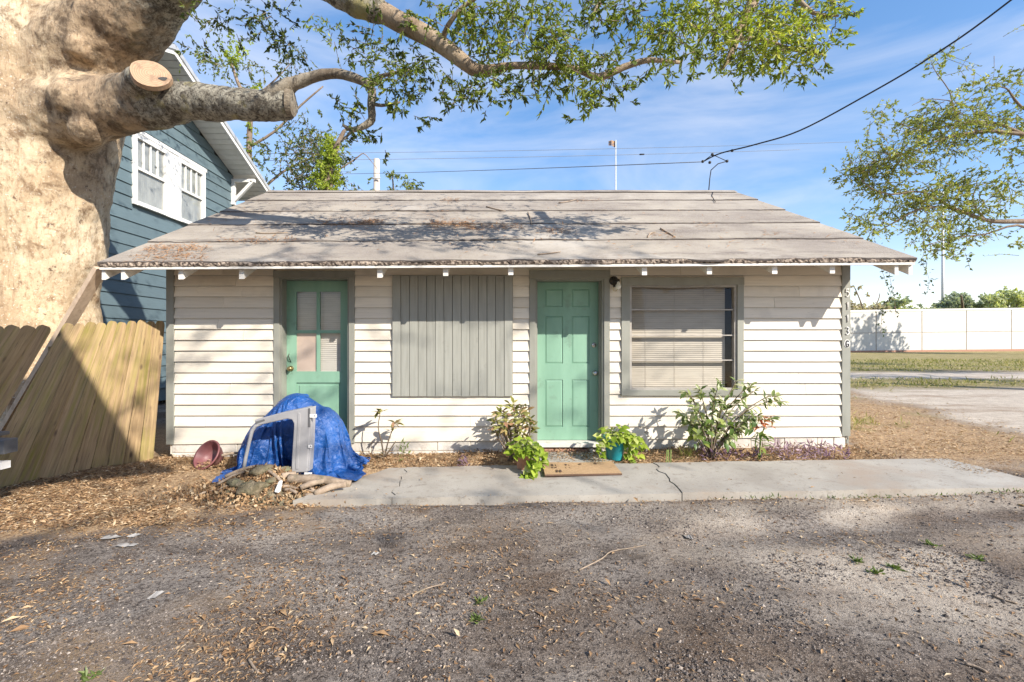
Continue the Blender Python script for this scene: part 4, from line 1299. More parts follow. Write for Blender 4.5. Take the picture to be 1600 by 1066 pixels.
# the double sash window
wm = (wl0 + wl1) / 2
T = .11
def wbox(parent, nm, y0, y1, z0, z1, x0, x1, m):
    mb = MB(); mb.box(BX + x0, BX + x1, y0, y1, z0, z1); return obj(nm, mb, m, parent)
for a, b in ((wl0, wm - .16), (wm + .16, wl1)):
    wo = wbox(bh, "window", a, a + T, wbot, wtop, -.01, .06, M['blue_trim'])
    wbox(wo, "frame", b - T, b, wbot, wtop, -.01, .06, M['blue_trim'])
    wbox(wo, "frame", a + T, b - T, wtop - T, wtop, -.01, .06, M['blue_trim'])
    wbox(wo, "sill", a + T, b - T, wbot, wbot + T * .8, -.01, .08, M['blue_trim'])
    zm = wbot + (wtop - wbot) * .52
    wbox(wo, "sash_rail", a + T, b - T, zm - .03, zm + .03, -.005, .045, M['blue_trim'])
    for i in range(1, 4):
        yy = a + T + (b - a - 2 * T) * i / 4
        wbox(wo, "muntin", yy - .018, yy + .018, zm + .03, wtop - T, .002, .03, M['blue_trim'])
    wbox(wo, "pane", a + T, b - T, wbot + T * .8, zm - .03, .004, .012, M['glass'])
    wbox(wo, "pane", a + T, b - T, zm + .03, wtop - T, .004, .012, M['glass'])
    mb = MB()
    n = 46
    vs = []
    for i in range(n + 1):
        yy = a + T + (b - a - 2 * T) * i / n
        xx = BX - .006 + .004 * math.sin(i * 1.9)
        vs += [(xx, yy, wbot + .05), (xx, yy, wtop - .05)]
    mb.add(vs, [(2 * i, 2 * i + 2, 2 * i + 3, 2 * i + 1) for i in range(n)], True)
    obj("curtain", mb, M['net'], wo)
wbox(bh, "mullion", wm - .16, wm + .16, wbot, wtop, -.01, .055, M['blue_trim'])
wbox(bh, "window_head", wl0 - .05, wl1 + .05, wtop, wtop + .09, -.01, .07, M['blue_trim'])

# ------------------------------------------------------------------ sagging wooden fence
def fence_panel(label, A, B, C, D, n, skip=(), wid=.15, seed=1):
    """A->B: foot of the panel, C->D: its top; boards between them fan out as they sag"""
    r = random.Random(seed)
    A, B, C, D = map(Vector, (A, B, C, D))
    root = thing("wooden_fence", label, "fence", (A + B) / 2, "sagging wooden fence panels left of the cottage")
    nrm = (B - A).cross(C - A).normalized()
    if nrm.y > 0: nrm = -nrm
    for i in range(n):
        t = (i + .5) / n
        foot = A.lerp(B, t); head = C.lerp(D, t)
        foot.z = gz(foot.x, foot.y) - .05 + r.uniform(-.01, .03)
        d = head - foot
        L = d.length + r.uniform(-.012, .012)
        d.normalize()
        side = (B - A).normalized()
        side = (side - d * side.dot(d)).normalized()
        nn = side.cross(d)
        if nn.y > 0: nn = -nn; 
        side = d.cross(nn)
        wf = (B - A).length / n * .95; wt = (D - C).length / n * 1.02
        hw0, hw1 = wf * .5, max(wt * .5, .045)
        th = .018
        mb = MB()
        prof = [(-hw0, 0), (hw0, 0), (hw1, L - .05), (hw1 * .86, L - .02), (hw1 * .5, L), (-hw1 * .5, L), (-hw1 * .86, L - .02), (-hw1, L - .05)]
        mb.prism([(p[0], 0, p[1]) for p in prof], (0, th, 0))
        # local x = side, y = away from viewer, z = up the board
        R = Matrix((side, -nn, d)).transposed()
        o = obj("fence_board", mb, M['fence'], root, loc=foot + nn * r.uniform(-.006, .016), rot=R.to_quaternion(), bevel=.003)
    for h in (.28, .82):
        a = A.lerp(C, h); b = B.lerp(D, h)
        mb = MB(); mb.beam(a - nrm * .05 , b - nrm * .05, .04, .085); obj("fence_rail", mb, M['fence'], root)
    return root
fA, fB = Vector((-4.12, 5.50, 0)), at(-50, 764, 4.36)
fC, fD = at(258, 500, 5.66), at(101, 506, 4.98)
fence_panel("sagging weathered fence panel half in sunlight beside the cottage corner", fA, fB, fC, fD, 10, seed=4)
gA, gB = at(-76, 768, 4.30), at(-430, 830, 3.35)
gC, gD = at(84, 509, 4.90), at(-130, 505, 4.1)
fence_panel("shaded mossy fence panel at the left edge, tilted away from its neighbour", gA, gB, gC, gD, 8, seed=9)
# pale plank from the eave corner down behind the fence
pl = MB(); pl.beam(at(158, 419, 5.03), at(-12, 706, 5.5), .05, .135, (0.2, -1, .3))
o = obj("plank", pl, M['plank']); tag(o, "long pale plank leaning from the eave corner down behind the fence", "plank")
# end of a low bench at the picture's left edge
bn = thing("bench", "grey bench end poking in front of the mossy fence at the left edge", "bench", (-4.4, 3.85, gz(-4.4, 3.85)))
p = at(21, 697, 3.9)
mb = MB(); mb.box(p.x - 1.1, p.x, 3.82, 3.94, p.z - .055, p.z + .065); obj("seat_rail", mb, M['plastic_dark'], bn, bevel=.006)
mb = MB(); mb.box(p.x - 1.4, p.x - .40, 3.942, 4.25, p.z + .03, p.z + .062); obj("seat", mb, M['plastic_dark'], bn, bevel=.006)
for xx in (p.x - .30, p.x - 1.0):
    mb = MB(); mb.box(xx, xx + .07, 3.85, 3.92, gz(xx, 3.9) - .05, p.z - .055); obj("leg", mb, M['plastic_dark'], bn)
q = at(12, 726, 3.9)
mb = MB(); mb.box(q.x - .9, q.x, 3.845, 3.925, q.z - .03, q.z + .03); obj("stretcher", mb, M['plastic_white'], bn)

# ------------------------------------------------------------------ trees
def pxr(r, Y): return r * Y / F
def limb(mb, pts, n=10, rough=.05, sub=3):
    """pts: (px, py, Y, radius in px) smoothed into a tapering tube"""
    P_ = [at(a, b, c) for a, b, c, d in pts]; R_ = [pxr(d, c) for a, b, c, d in pts]
    return limb3(mb, P_, R_, n, rough, sub)
def limb3(mb, P_, R_, n=10, rough=.05, sub=3):
    P_ = [Vector(p) for p in P_]
    out, rad = [], []
    for i in range(len(P_) - 1):
        p0 = P_[max(i - 1, 0)]; p1 = P_[i]; p2 = P_[i + 1]; p3 = P_[min(i + 2, len(P_) - 1)]
        for k in range(sub):
            t = k / sub
            out.append(.5 * ((2 * p1) + (p2 - p0) * t + (2 * p0 - 5 * p1 + 4 * p2 - p3) * t * t + (3 * p1 - p0 - 3 * p2 + p3) * t ** 3))
            rad.append(R_[i] + (R_[i + 1] - R_[i]) * t)
    out.append(P_[-1]); rad.append(R_[-1])
    mb.tube(out, rad, n, True, rough)
    return mb
tex1 = bpy.data.textures.new("bark_lumps", 'CLOUDS'); tex1.noise_scale = .55; tex1.noise_depth = 3
tex2 = bpy.data.textures.new("bark_ridges", 'CLOUDS'); tex2.noise_scale = .11; tex2.noise_depth = 4

oak = thing("oak_tree", "huge pale-barked oak with sawn limb stubs towering behind the fence", "tree", (-6.5, 6.6, 0))
TY = 6.55
def tp(px, py, r, Y=TY): return (at(px, py, Y), pxr(r, Y))
mb = MB()
def chain(pts, n=20):
    limb3(mb, [p for p, r in pts], [r for p, r in pts], n, 0, 3)
chain([(Vector((-6.65, 6.7, -.3)), 1.15), (Vector((-6.6, 6.65, .5)), .9), tp(50, 480, 80), tp(56, 400, 84), tp(64, 300, 86), tp(74, 210, 92), tp(82, 130, 100), tp(76, 40, 104), (Vector((-6.6, 6.7, 7.2)), .8), (Vector((-7.2, 7.0, 9.5)), .5)])
chain([tp(110, 120, 80, 6.4), tp(165, 60, 66, 6.2), tp(235, 0, 48, 5.9), tp(310, -62, 34, 5.6), tp(400, -75, 26, 5.3), tp(470, -40, 22, 5.05), tp(530, -6, 17, 4.9), tp(600, 20, 15, 4.85)], 14)
chain([tp(70, 190, 70, 6.3), tp(135, 172, 52, 6.1), tp(185, 168, 41, 5.9), tp(240, 166, 31, 5.7), tp(300, 160, 28, 5.55), tp(350, 161, 26, 5.45), tp(400, 162, 24, 5.35), tp(457, 162, 21.5, 5.3)], 16)
chain([tp(150, 165, 38, 5.95), tp(200, 148, 30, 5.7), tp(232, 121, 25, 5.32)], 14)
for px, py, r, Y in ((128, 75, 26, 5.85), (108, 150, 30, 5.75), (140, 205, 26, 5.85)):
    c = at(px, py, Y); rr = pxr(r, Y)
    mb.lathe([(0, -rr), (rr * .7, -rr * .7), (rr, 0), (rr * .7, rr * .7), (0, rr)], 10, Matrix.Translation(c))
trunk = obj("trunk", mb, M['oak_trunk'], oak, smooth=True)
m_ = trunk.modifiers.new("remesh", 'REMESH'); m_.mode = 'VOXEL'; m_.voxel_size = .032; m_.use_smooth_shade = True
m_ = trunk.modifiers.new("smooth", 'SMOOTH'); m_.factor = .6; m_.iterations = 14
for tx, st in ((tex1, .13), (tex2, .028)):
    m_ = trunk.modifiers.new("displace", 'DISPLACE'); m_.texture = tx; m_.strength = st; m_.mid_level = .5; m_.texture_coords = 'LOCAL'
# sawn faces
def sawn(c, nrm, r, squash=1.0, hole=True):
    q = Vector(nrm).to_track_quat('Z', 'Y')
    mb = MB()
    n = 26
    ring = [(r * (1 + .05 * math.sin(3 * a + 1) + random.uniform(-.015, .015)) * math.cos(a), squash * r * (1 + .05 * math.sin(2 * a)) * math.sin(a)) for a in [2 * math.pi * i / n for i in range(n)]]
    vs = [(0, 0, .016)] + [(x * .55, y * .55, .014) for x, y in ring] + [(x * .97, y * .97, .010) for x, y in ring] + [(x * 1.03, y * 1.03, -.05) for x, y in ring]
    fs = [(0, 1 + i, 1 + (i + 1) % n) for i in range(n)]
    for k in range(2):
        fs += [(1 + k * n + i, 1 + (k + 1) * n + i, 1 + (k + 1) * n + (i + 1) % n, 1 + k * n + (i + 1) % n) for i in range(n)]
    mb.add(vs, fs)
    o = obj("cut_face", mb, M['rings'], oak, loc=c, rot=q)
    if hole:
        mb = MB(); rr = r * .15
        mb.add([(rr * 1.5 * math.cos(a) * (1 + .3 * math.sin(3 * a)), rr * .8 * math.sin(a), .0) for a in [2 * math.pi * i / 10 for i in range(10)]], [tuple(range(10))])
        o2 = obj("rot_hole", mb, M['black'], o, loc=(0, 0, 0))
        o2.matrix_local = Matrix.Translation((r * .60, -r * .18, .0175)) @ Matrix.Rotation(.4, 4, 'Z')
    return o
sawn(at(235, 116, 5.24), (.50, -.82, .28), pxr(27, 5.24), .92)
sawn(at(457, 162, 5.285), (1, .12, -.02), pxr(20, 5.29), 1.0, False).data.materials[0] = M['bark_mossy']

leaves = Leaves(); wood = MB()
# limbs that stay apart from the remeshed trunk
obj("branch", limb(MB(), [(590, 16, 4.86, 15.5), (640, 42, 4.8, 15), (690, 70, 4.75, 13), (725, 97, 4.7, 11), (745, 110, 4.68, 9.5), (770, 108, 4.65, 7), (800, 103, 4.6, 5.5), (850, 103, 4.55, 5.5), (900, 108, 4.5, 4.5), (935, 121, 4.45, 5.5), (975, 105, 4.4, 5), (1015, 94, 4.4, 4), (1062, 98, 4.4, 2.5)], 12, .07), M['bark_limb'], oak)
obj("branch", limb(MB(), [(1195, -40, 4.9, 11), (1178, 0, 4.8, 9), (1166, 25, 4.75, 8), (1152, 55, 4.7, 7), (1142, 85, 4.65, 5), (1128, 108, 4.6, 2)], 10, .09), M['bark_limb'], oak)
obj("branch", limb(MB(), [(690, 66, 4.72, 5), (700, 40, 4.6, 4), (722, 12, 4.5, 3.4), (760, -14, 4.4, 3)], 7), M['bark_limb'], oak)
obj("branch", limb(MB(), [(925, 30, 4.6, 3), (935, 8, 4.6, 4), (950, -15, 4.6, 5)], 7), M['bark_limb'], oak)
obj("branch", limb(MB(), [(1142, 60, 4.7, 4), (1190, 62, 4.6, 3), (1240, 78, 4.5, 2.5), (1285, 85, 4.5, 1.5)], 6), M['bark_limb'], oak)
obj("branch", limb(MB(), [(1230, -20, 4.6, 4), (1270, 20, 4.5, 3), (1310, 25, 4.5, 1.6)], 6), M['bark_limb'], oak)
obj("branch", limb(MB(), [(415, 158, 5.34, 14), (432, 146, 5.3, 14), (452, 134, 5.28, 12), (462, 130, 5.27, 9.5), (485, 122, 5.25, 8.5), (515, 115, 5.2, 7.5), (545, 119, 5.15, 7), (570, 129, 5.1, 6.5), (581, 142, 5.1, 6.5), (580, 165, 5.1, 6), (581, 186, 5.1, 6), (570, 196, 5.1, 5), (551, 203, 5.1, 4), (536, 196, 5.1, 2)], 12, .08), M['bark_mossy'], oak)
obj("branch", limb(MB(), [(580, 130, 5.1, 5), (600, 118, 5.0, 3), (640, 110, 4.9, 2)], 6), M['bark_mossy'], oak)
obj("branch", limb(MB(), [(578, 160, 5.1, 4), (596, 165, 5.0, 2.5), (625, 160, 4.9, 1.5)], 6), M['bark_mossy'], oak)
obj("branch", limb(MB(), [(552, 202, 5.1, 3), (540, 215, 5.05, 2), (520, 232, 5.0, 1.2)], 6), M['bark_mossy'], oak)

def spray(px, py, Y, rpx, n, tint=(.3, .7), droop=.3, flat=.8, L=.066, W=.023, wood_=None, lv=None):
    twigs(lv or leaves, wood if wood_ is None else wood_, at(px, py, Y), pxr(rpx, Y) * 1.05, n, L, W, tint, droop, flat)
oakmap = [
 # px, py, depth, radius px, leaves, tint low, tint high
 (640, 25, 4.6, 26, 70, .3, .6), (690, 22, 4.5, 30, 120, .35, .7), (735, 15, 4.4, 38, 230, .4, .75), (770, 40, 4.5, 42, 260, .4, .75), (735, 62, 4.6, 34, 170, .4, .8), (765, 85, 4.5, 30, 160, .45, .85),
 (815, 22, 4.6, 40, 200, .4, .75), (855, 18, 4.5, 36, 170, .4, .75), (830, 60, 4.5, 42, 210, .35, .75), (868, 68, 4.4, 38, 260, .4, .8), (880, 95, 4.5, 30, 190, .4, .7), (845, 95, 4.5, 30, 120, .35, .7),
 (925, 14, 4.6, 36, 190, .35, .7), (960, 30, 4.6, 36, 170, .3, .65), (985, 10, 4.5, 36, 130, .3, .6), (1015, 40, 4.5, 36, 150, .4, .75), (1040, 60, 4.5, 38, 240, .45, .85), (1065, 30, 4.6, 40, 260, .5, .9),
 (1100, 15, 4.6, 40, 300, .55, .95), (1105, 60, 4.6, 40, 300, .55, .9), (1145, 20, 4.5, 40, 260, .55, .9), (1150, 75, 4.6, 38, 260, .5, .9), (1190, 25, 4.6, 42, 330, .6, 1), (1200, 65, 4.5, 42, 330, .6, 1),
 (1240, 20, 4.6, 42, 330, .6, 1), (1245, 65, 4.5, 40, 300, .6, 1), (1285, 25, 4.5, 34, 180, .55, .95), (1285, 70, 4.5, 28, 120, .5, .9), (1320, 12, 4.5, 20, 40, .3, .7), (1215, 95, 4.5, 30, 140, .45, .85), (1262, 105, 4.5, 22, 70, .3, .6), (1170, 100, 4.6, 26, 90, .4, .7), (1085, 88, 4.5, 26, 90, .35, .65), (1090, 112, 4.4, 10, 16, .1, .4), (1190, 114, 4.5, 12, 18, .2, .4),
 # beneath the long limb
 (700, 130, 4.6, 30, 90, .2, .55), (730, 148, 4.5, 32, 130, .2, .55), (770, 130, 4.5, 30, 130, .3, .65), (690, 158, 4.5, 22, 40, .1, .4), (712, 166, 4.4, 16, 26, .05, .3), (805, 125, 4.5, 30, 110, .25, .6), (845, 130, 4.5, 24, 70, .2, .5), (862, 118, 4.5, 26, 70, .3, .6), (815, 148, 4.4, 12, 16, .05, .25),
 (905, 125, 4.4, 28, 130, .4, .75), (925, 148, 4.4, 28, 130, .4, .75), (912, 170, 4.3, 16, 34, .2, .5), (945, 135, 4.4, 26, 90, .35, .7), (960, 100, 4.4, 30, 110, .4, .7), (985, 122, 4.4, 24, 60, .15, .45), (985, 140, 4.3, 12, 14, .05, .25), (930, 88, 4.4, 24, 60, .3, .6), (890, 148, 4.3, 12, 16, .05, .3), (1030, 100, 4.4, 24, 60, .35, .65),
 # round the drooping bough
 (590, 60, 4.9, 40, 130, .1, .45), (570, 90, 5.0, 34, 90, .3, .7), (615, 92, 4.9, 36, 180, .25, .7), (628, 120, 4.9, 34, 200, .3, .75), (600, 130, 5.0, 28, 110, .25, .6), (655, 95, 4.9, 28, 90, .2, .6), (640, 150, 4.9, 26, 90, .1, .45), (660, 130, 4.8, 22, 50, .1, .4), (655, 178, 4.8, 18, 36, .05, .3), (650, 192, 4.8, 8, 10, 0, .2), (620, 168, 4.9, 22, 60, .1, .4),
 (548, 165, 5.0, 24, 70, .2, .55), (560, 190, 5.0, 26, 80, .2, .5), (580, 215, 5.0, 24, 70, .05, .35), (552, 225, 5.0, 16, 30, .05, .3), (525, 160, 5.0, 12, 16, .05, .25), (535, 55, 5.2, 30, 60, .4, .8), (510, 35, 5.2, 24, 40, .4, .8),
 # sparse, upper left; low tints paint in a silhouetted look
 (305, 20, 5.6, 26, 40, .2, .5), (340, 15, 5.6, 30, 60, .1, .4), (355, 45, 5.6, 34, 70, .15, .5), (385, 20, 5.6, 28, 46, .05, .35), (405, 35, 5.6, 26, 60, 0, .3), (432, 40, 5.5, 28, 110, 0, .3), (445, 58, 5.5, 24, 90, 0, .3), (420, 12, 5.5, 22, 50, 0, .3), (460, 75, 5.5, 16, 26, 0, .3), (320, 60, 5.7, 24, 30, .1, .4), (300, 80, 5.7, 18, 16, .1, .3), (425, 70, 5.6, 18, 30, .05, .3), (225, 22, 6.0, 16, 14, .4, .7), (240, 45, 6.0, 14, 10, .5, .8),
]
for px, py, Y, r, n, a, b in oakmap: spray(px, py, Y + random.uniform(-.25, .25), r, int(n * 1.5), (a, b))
# the rest of the crown, above the picture
r_ = random.Random(21)
for _ in range(26):
    a = r_.uniform(0, 6.28); q = r_.uniform(.3, 1)
    c = Vector((-6.5 + 4.2 * q * math.cos(a), 7.0 + 4.0 * q * math.sin(a), r_.uniform(7.6, 10.5)))
    twigs(leaves, None, c, 1.0, 110, .085, .034, (.3, .7), .2)
for c in ((-3.2, 5.2, 7.0), (-1.2, 4.9, 6.7), (.2, 4.6, 6.4), (1.3, 4.8, 6.3), (2.3, 4.9, 6.6), (-2.2, 5.0, 6.6), (3.2, 5.0, 6.3), (-4.2, 5.4, 7.4), (.2, 3.2, 5.5), (1.0, 3.6, 5.8), (-.7, 3.8, 5.5), (.4, 4.3, 6.1), (1.7, 3.2, 5.7), (-1.3, 4.2, 5.6), (2.2, 4.0, 6.2)):  # clusters nearest the viewer added, unseen, to dapple the roof's left
    twigs(leaves, None, c, .7, 150, .075, .03, (.3, .8), .2)
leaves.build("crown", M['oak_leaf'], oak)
tag(obj("twigs", wood, M['bark_grey'], oak), kind='stuff')

def generic_tree(name, label, base, trunk_pts, trunk_r, limbs, clumps, leafmat, barkmat, L, W, group=None, tint=(.2, .8), per=11, flat=.8, droop=.2, wr=.004, cat="tree"):
    t = thing(name, label, cat, base, group)
    mb = MB(); limb3(mb, trunk_pts, trunk_r, 9, .06)
    obj("trunk", mb, barkmat, t)
    wd = MB()
    for pts, rs in limbs: obj("branch", limb3(MB(), pts, rs, 7, .06), barkmat, t)
    lv = Leaves()
    for c, R, n, *tt in clumps: twigs(lv, wd, c, R, n, L, W, tt[0] if tt else tint, droop, flat, per, wr)
    if wd.v: tag(obj("twigs", wd, barkmat, t), kind='stuff')
    lv.build("crown", leafmat, t)
    return t

# tree right: thin boughs reaching in from the right edge
RY = 10.5
def rp(px, py, Y=RY): return at(px, py, Y)
rlimbs = [
 ([rp(1760, 300), rp(1660, 340), rp(1590, 346), rp(1540, 344), rp(1490, 326), rp(1440, 326), rp(1400, 346), rp(1372, 362)], [.16, .12, .09, .07, .055, .045, .03, .012]),
 ([rp(1490, 326), rp(1440, 300), rp(1395, 304), rp(1365, 296), rp(1345, 280)], [.05, .035, .028, .02, .01]),
 ([rp(1740, 230), rp(1650, 214), rp(1600, 210), rp(1540, 205), rp(1480, 215), rp(1420, 240), rp(1370, 252), rp(1330, 270)], [.14, .1, .075, .055, .04, .028, .018, .008]),
 ([rp(1600, 210), rp(1545, 190), rp(1490, 196), rp(1440, 205), rp(1400, 190)], [.06, .04, .03, .02, .01]),
 ([rp(1700, 200), rp(1610, 175), rp(1585, 155), rp(1572, 138), rp(1545, 134)], [.08, .05, .035, .025, .01]),
 ([rp(1500, 200), rp(1488, 160), rp(1482, 140), rp(1462, 112), rp(1456, 100)], [.03, .02, .017, .013, .006]),
 ([rp(1488, 158), rp(1450, 155), rp(1425, 165)], [.016, .012, .006]),
 ([rp(1720, 390), rp(1640, 372), rp(1590, 352), rp(1540, 366), rp(1490, 372), rp(1430, 388)], [.08, .06, .045, .03, .02, .008]),
 ([rp(1540, 344), rp(1520, 315), rp(1530, 290), rp(1560, 285)], [.04, .03, .02, .01]),
]
rlimbs = [(p_, [r * .62 for r in q_]) for p_, q_ in rlimbs]
rmap = [(1330, 272, 26, 90), (1345, 255, 30, 130), (1375, 262, 30, 140), (1400, 235, 34, 190), (1420, 255, 30, 150), (1385, 205, 16, 24), (1370, 175, 22, 40), (1395, 168, 14, 20), (1425, 195, 22, 70), (1440, 215, 30, 140), (1470, 178, 34, 180), (1490, 195, 32, 160), (1455, 165, 16, 26), (1500, 165, 12, 16), (1460, 100, 14, 24), (1480, 85, 14, 18), (1465, 112, 12, 16), (1505, 135, 12, 12),
 (1530, 185, 30, 130), (1560, 190, 30, 130), (1590, 200, 30, 110), (1540, 130, 20, 50), (1575, 128, 24, 60), (1595, 150, 20, 36), (1600, 110, 16, 18), (1470, 230, 30, 110), (1500, 220, 26, 80), (1580, 235, 22, 50), (1555, 230, 16, 20),
 (1360, 290, 28, 110), (1395, 300, 28, 110), (1345, 345, 20, 60), (1360, 360, 20, 60), (1375, 340, 24, 70), (1420, 320, 30, 140), (1450, 305, 30, 150), (1490, 310, 32, 180), (1475, 345, 30, 130), (1440, 350, 26, 80), (1520, 330, 28, 110), (1510, 290, 26, 80), (1545, 300, 26, 70), (1570, 320, 26, 60), (1530, 360, 30, 90), (1500, 368, 24, 60), (1590, 290, 26, 60), (1480, 280, 20, 40), (1560, 280, 20, 40), (1470, 395, 20, 50), (1495, 398, 18, 36), (1460, 375, 18, 40), (1430, 372, 14, 20), (1590, 378, 16, 20), (1525, 270, 20, 30)]
rcl = [(rp(px, py, RY + random.uniform(-.6, .6)), pxr(r, RY), int(n * 3.6)) for px, py, r, n in rmap]
rcl += [((13 + random.uniform(-1, 4), 10 + random.uniform(-2.5, 2.5), random.uniform(4.2, 9)), 1.0, 120) for _ in range(26)]
rt = generic_tree("tree", "thin-leaved tree reaching in from the right edge with trailing vines", (15.5, 10.6, 0), [(15.5, 10.6, -.2), (15.4, 10.6, 2.0), (15.0, 10.5, 4.2), (15.3, 10.5, 7.0)], [.35, .28, .22, .1], rlimbs, rcl, M['right_leaf'], M['bark_grey'], .085, .036, wr=.005)
# vines hanging from it
lv = Leaves(); wd = MB()
for pts in ([(1366, 372), (1372, 405), (1384, 440), (1392, 462), (1380, 480), (1376, 520)], [(1370, 380), (1388, 410), (1390, 432), (1398, 470), (1400, 492)], [(1445, 392), (1440, 410), (1448, 425), (1452, 442), (1446, 462)], [(1508, 395), (1516, 420)]):
    P_ = [at(a, b, 9.6) for a, b in pts]
    limb3(wd, P_, [.004] * len(P_), 4, 0)
    for a, b in zip(P_[:-1], P_[1:]):
        n = max(4, int((a - b).length / .028))
        t = rng.uniform(0, 1, n)[:, None]
        pos = np.array(a) * (1 - t) + np.array(b) * t + rng.normal(size=(n, 3)) * .05
        lv.add(pos, unit(rng.normal(size=(n, 3)) + np.array([0, 0, -.6])), rng.uniform(.05, .1, n), rng.uniform(.025, .05, n), rng.uniform(0, .35, n))
lv.build("hanging_vines", M['back_leaf'], rt)
obj("vine_stems", wd, M['bark_grey'], rt)

# trees behind the cottage and the blue house
def bp(px, py, Y): return at(px, py, Y)
Y1 = 17.5
cl = [(bp(px, py, Y1 + random.uniform(-.7, .7)), pxr(r, Y1), int(n * 3.6), t) for px, py, r, n, t in (
 (350, 105, 22, 60, (.4, .8)), (330, 90, 20, 36, (.3, .6)), (395, 110, 22, 46, (.4, .8)), (400, 135, 18, 46, (.4, .8)), (455, 95, 24, 60, (.2, .5)), (470, 80, 20, 36, (.2, .5)), (440, 108, 14, 30, (.4, .7)), (312, 95, 16, 24, (.3, .6)),
 (470, 200, 24, 60, (.2, .6)), (490, 215, 28, 130, (.3, .8)), (505, 235, 30, 150, (.3, .7)), (475, 240, 28, 120, (.2, .6)), (455, 225, 22, 46, (.2, .5)), (480, 265, 32, 160, (.2, .6)), (515, 262, 30, 150, (.4, .8)), (530, 240, 24, 80, (.3, .7)), (455, 262, 20, 50, (.2, .5)), (495, 285, 26, 120, (.3, .7)), (465, 288, 22, 70, (.2, .5)), (540, 285, 20, 40, (.3, .6)), (425, 240, 20, 46, (.3, .6)), (405, 250, 18, 40, (.4, .7)), (400, 225, 16, 30, (.3, .7)), (440, 200, 14, 20, (.2, .5)), (545, 215, 14, 20, (.2, .4)), (420, 285, 14, 16, (.2, .5)), (500, 185, 12, 14, (.4, .7)))]
lm = [([bp(388, 330, Y1), bp(389, 230, Y1), bp(390, 170, Y1), bp(372, 130, Y1), bp(362, 100, Y1)], [.2, .16, .14, .1, .06]),
      ([bp(389, 230, Y1), bp(430, 205, Y1), bp(470, 165, Y1), bp(505, 135, Y1)], [.09, .07, .06, .04]),
      ([bp(400, 150, Y1), bp(430, 125, Y1), bp(455, 98, Y1)], [.06, .045, .02]),
      ([bp(395, 310, Y1), bp(440, 270, Y1), bp(480, 250, Y1), bp(505, 238, Y1)], [.09, .07, .05, .03]),
      ([bp(530, 265, Y1), bp(556, 248, Y1), bp(568, 240, Y1), bp(580, 252, Y1), bp(590, 265, Y1)], [.05, .04, .03, .02, .01])]
lm = [(p_, [r * .65 for r in q_]) for p_, q_ in lm]
generic_tree("tree", "vine-wrapped sparse tree behind the blue house, its trunk passing the sawn bough", (-9.5, Y1, 0), [(-9.5, Y1, -.2), bp(386, 420, Y1), bp(388, 330, Y1)], [.3, .24, .2], lm, cl, M['back_leaf'], M['bark_grey'], .125, .055, wr=.008)
Y2 = 15.5
lv_ = [(bp(px, py, Y2 + random.uniform(-.2, .2)), pxr(r, Y2) * 1.1, int(n * 6), (.4, 1)) for px, py, r, n in ((517, 222, 10, 60), (513, 236, 12, 90), (518, 252, 13, 110), (512, 268, 14, 120), (516, 285, 15, 130), (512, 300, 16, 130), (500, 275, 12, 60))]
generic_tree("vine_clad_stump", "leaning dead trunk wrapped in bright yellow-green vine above the roof ridge", (-5.7, Y2, 0), [(-5.7, Y2, -.2), bp(512, 330, Y2), bp(516, 260, Y2), bp(534, 212, Y2), bp(540, 203, Y2)], [.2, .17, .13, .07, .04], [], lv_, M['vine_leaf'], M['bark_grey'], .10, .06, cat="tree")
o = [(bp(368, 80, Y1), pxr(18, Y1), 150, (.6, 1)), (bp(362, 95, Y1), pxr(16, Y1), 110, (.6, 1)), (bp(398, 138, Y1), pxr(14, Y1), 60, (.6, 1)), (bp(392, 200, Y1), pxr(10, Y1), 40, (.5, .9)), (bp(396, 235, Y1), pxr(12, Y1), 40, (.5, .9))]
lv = Leaves()
for c, R, n, tt in o: twigs(lv, None, c, R, n * 3, .10, .06, tt)
vo = lv.build("climbing_vine", M['vine_leaf']); tag(vo, "bright green vine clump climbing the sparse tree above the sawn bough", "vine")
Y3 = 14.0
lv_ = [(bp(px, py, Y3), pxr(r, Y3), int(n * 2), (.4, .9)) for px, py, r, n in ((612, 268, 12, 30), (625, 282, 14, 40), (640, 288, 16, 50), (652, 292, 12, 40), (610, 292, 14, 40), (575, 295, 10, 18), (600, 255, 8, 10))]
generic_tree("sapling", "leafy sapling top showing over the ridge right of the pale pole", (-2.9, Y3, 0), [(-2.9, Y3, -.1), bp(618, 400, Y3), bp(615, 300, Y3), bp(612, 270, Y3)], [.06, .05, .03, .01], [([bp(617, 320, Y3), bp(640, 295, Y3)], [.03, .01])], lv_, M['back_leaf'], M['bark_grey'], .11, .05)

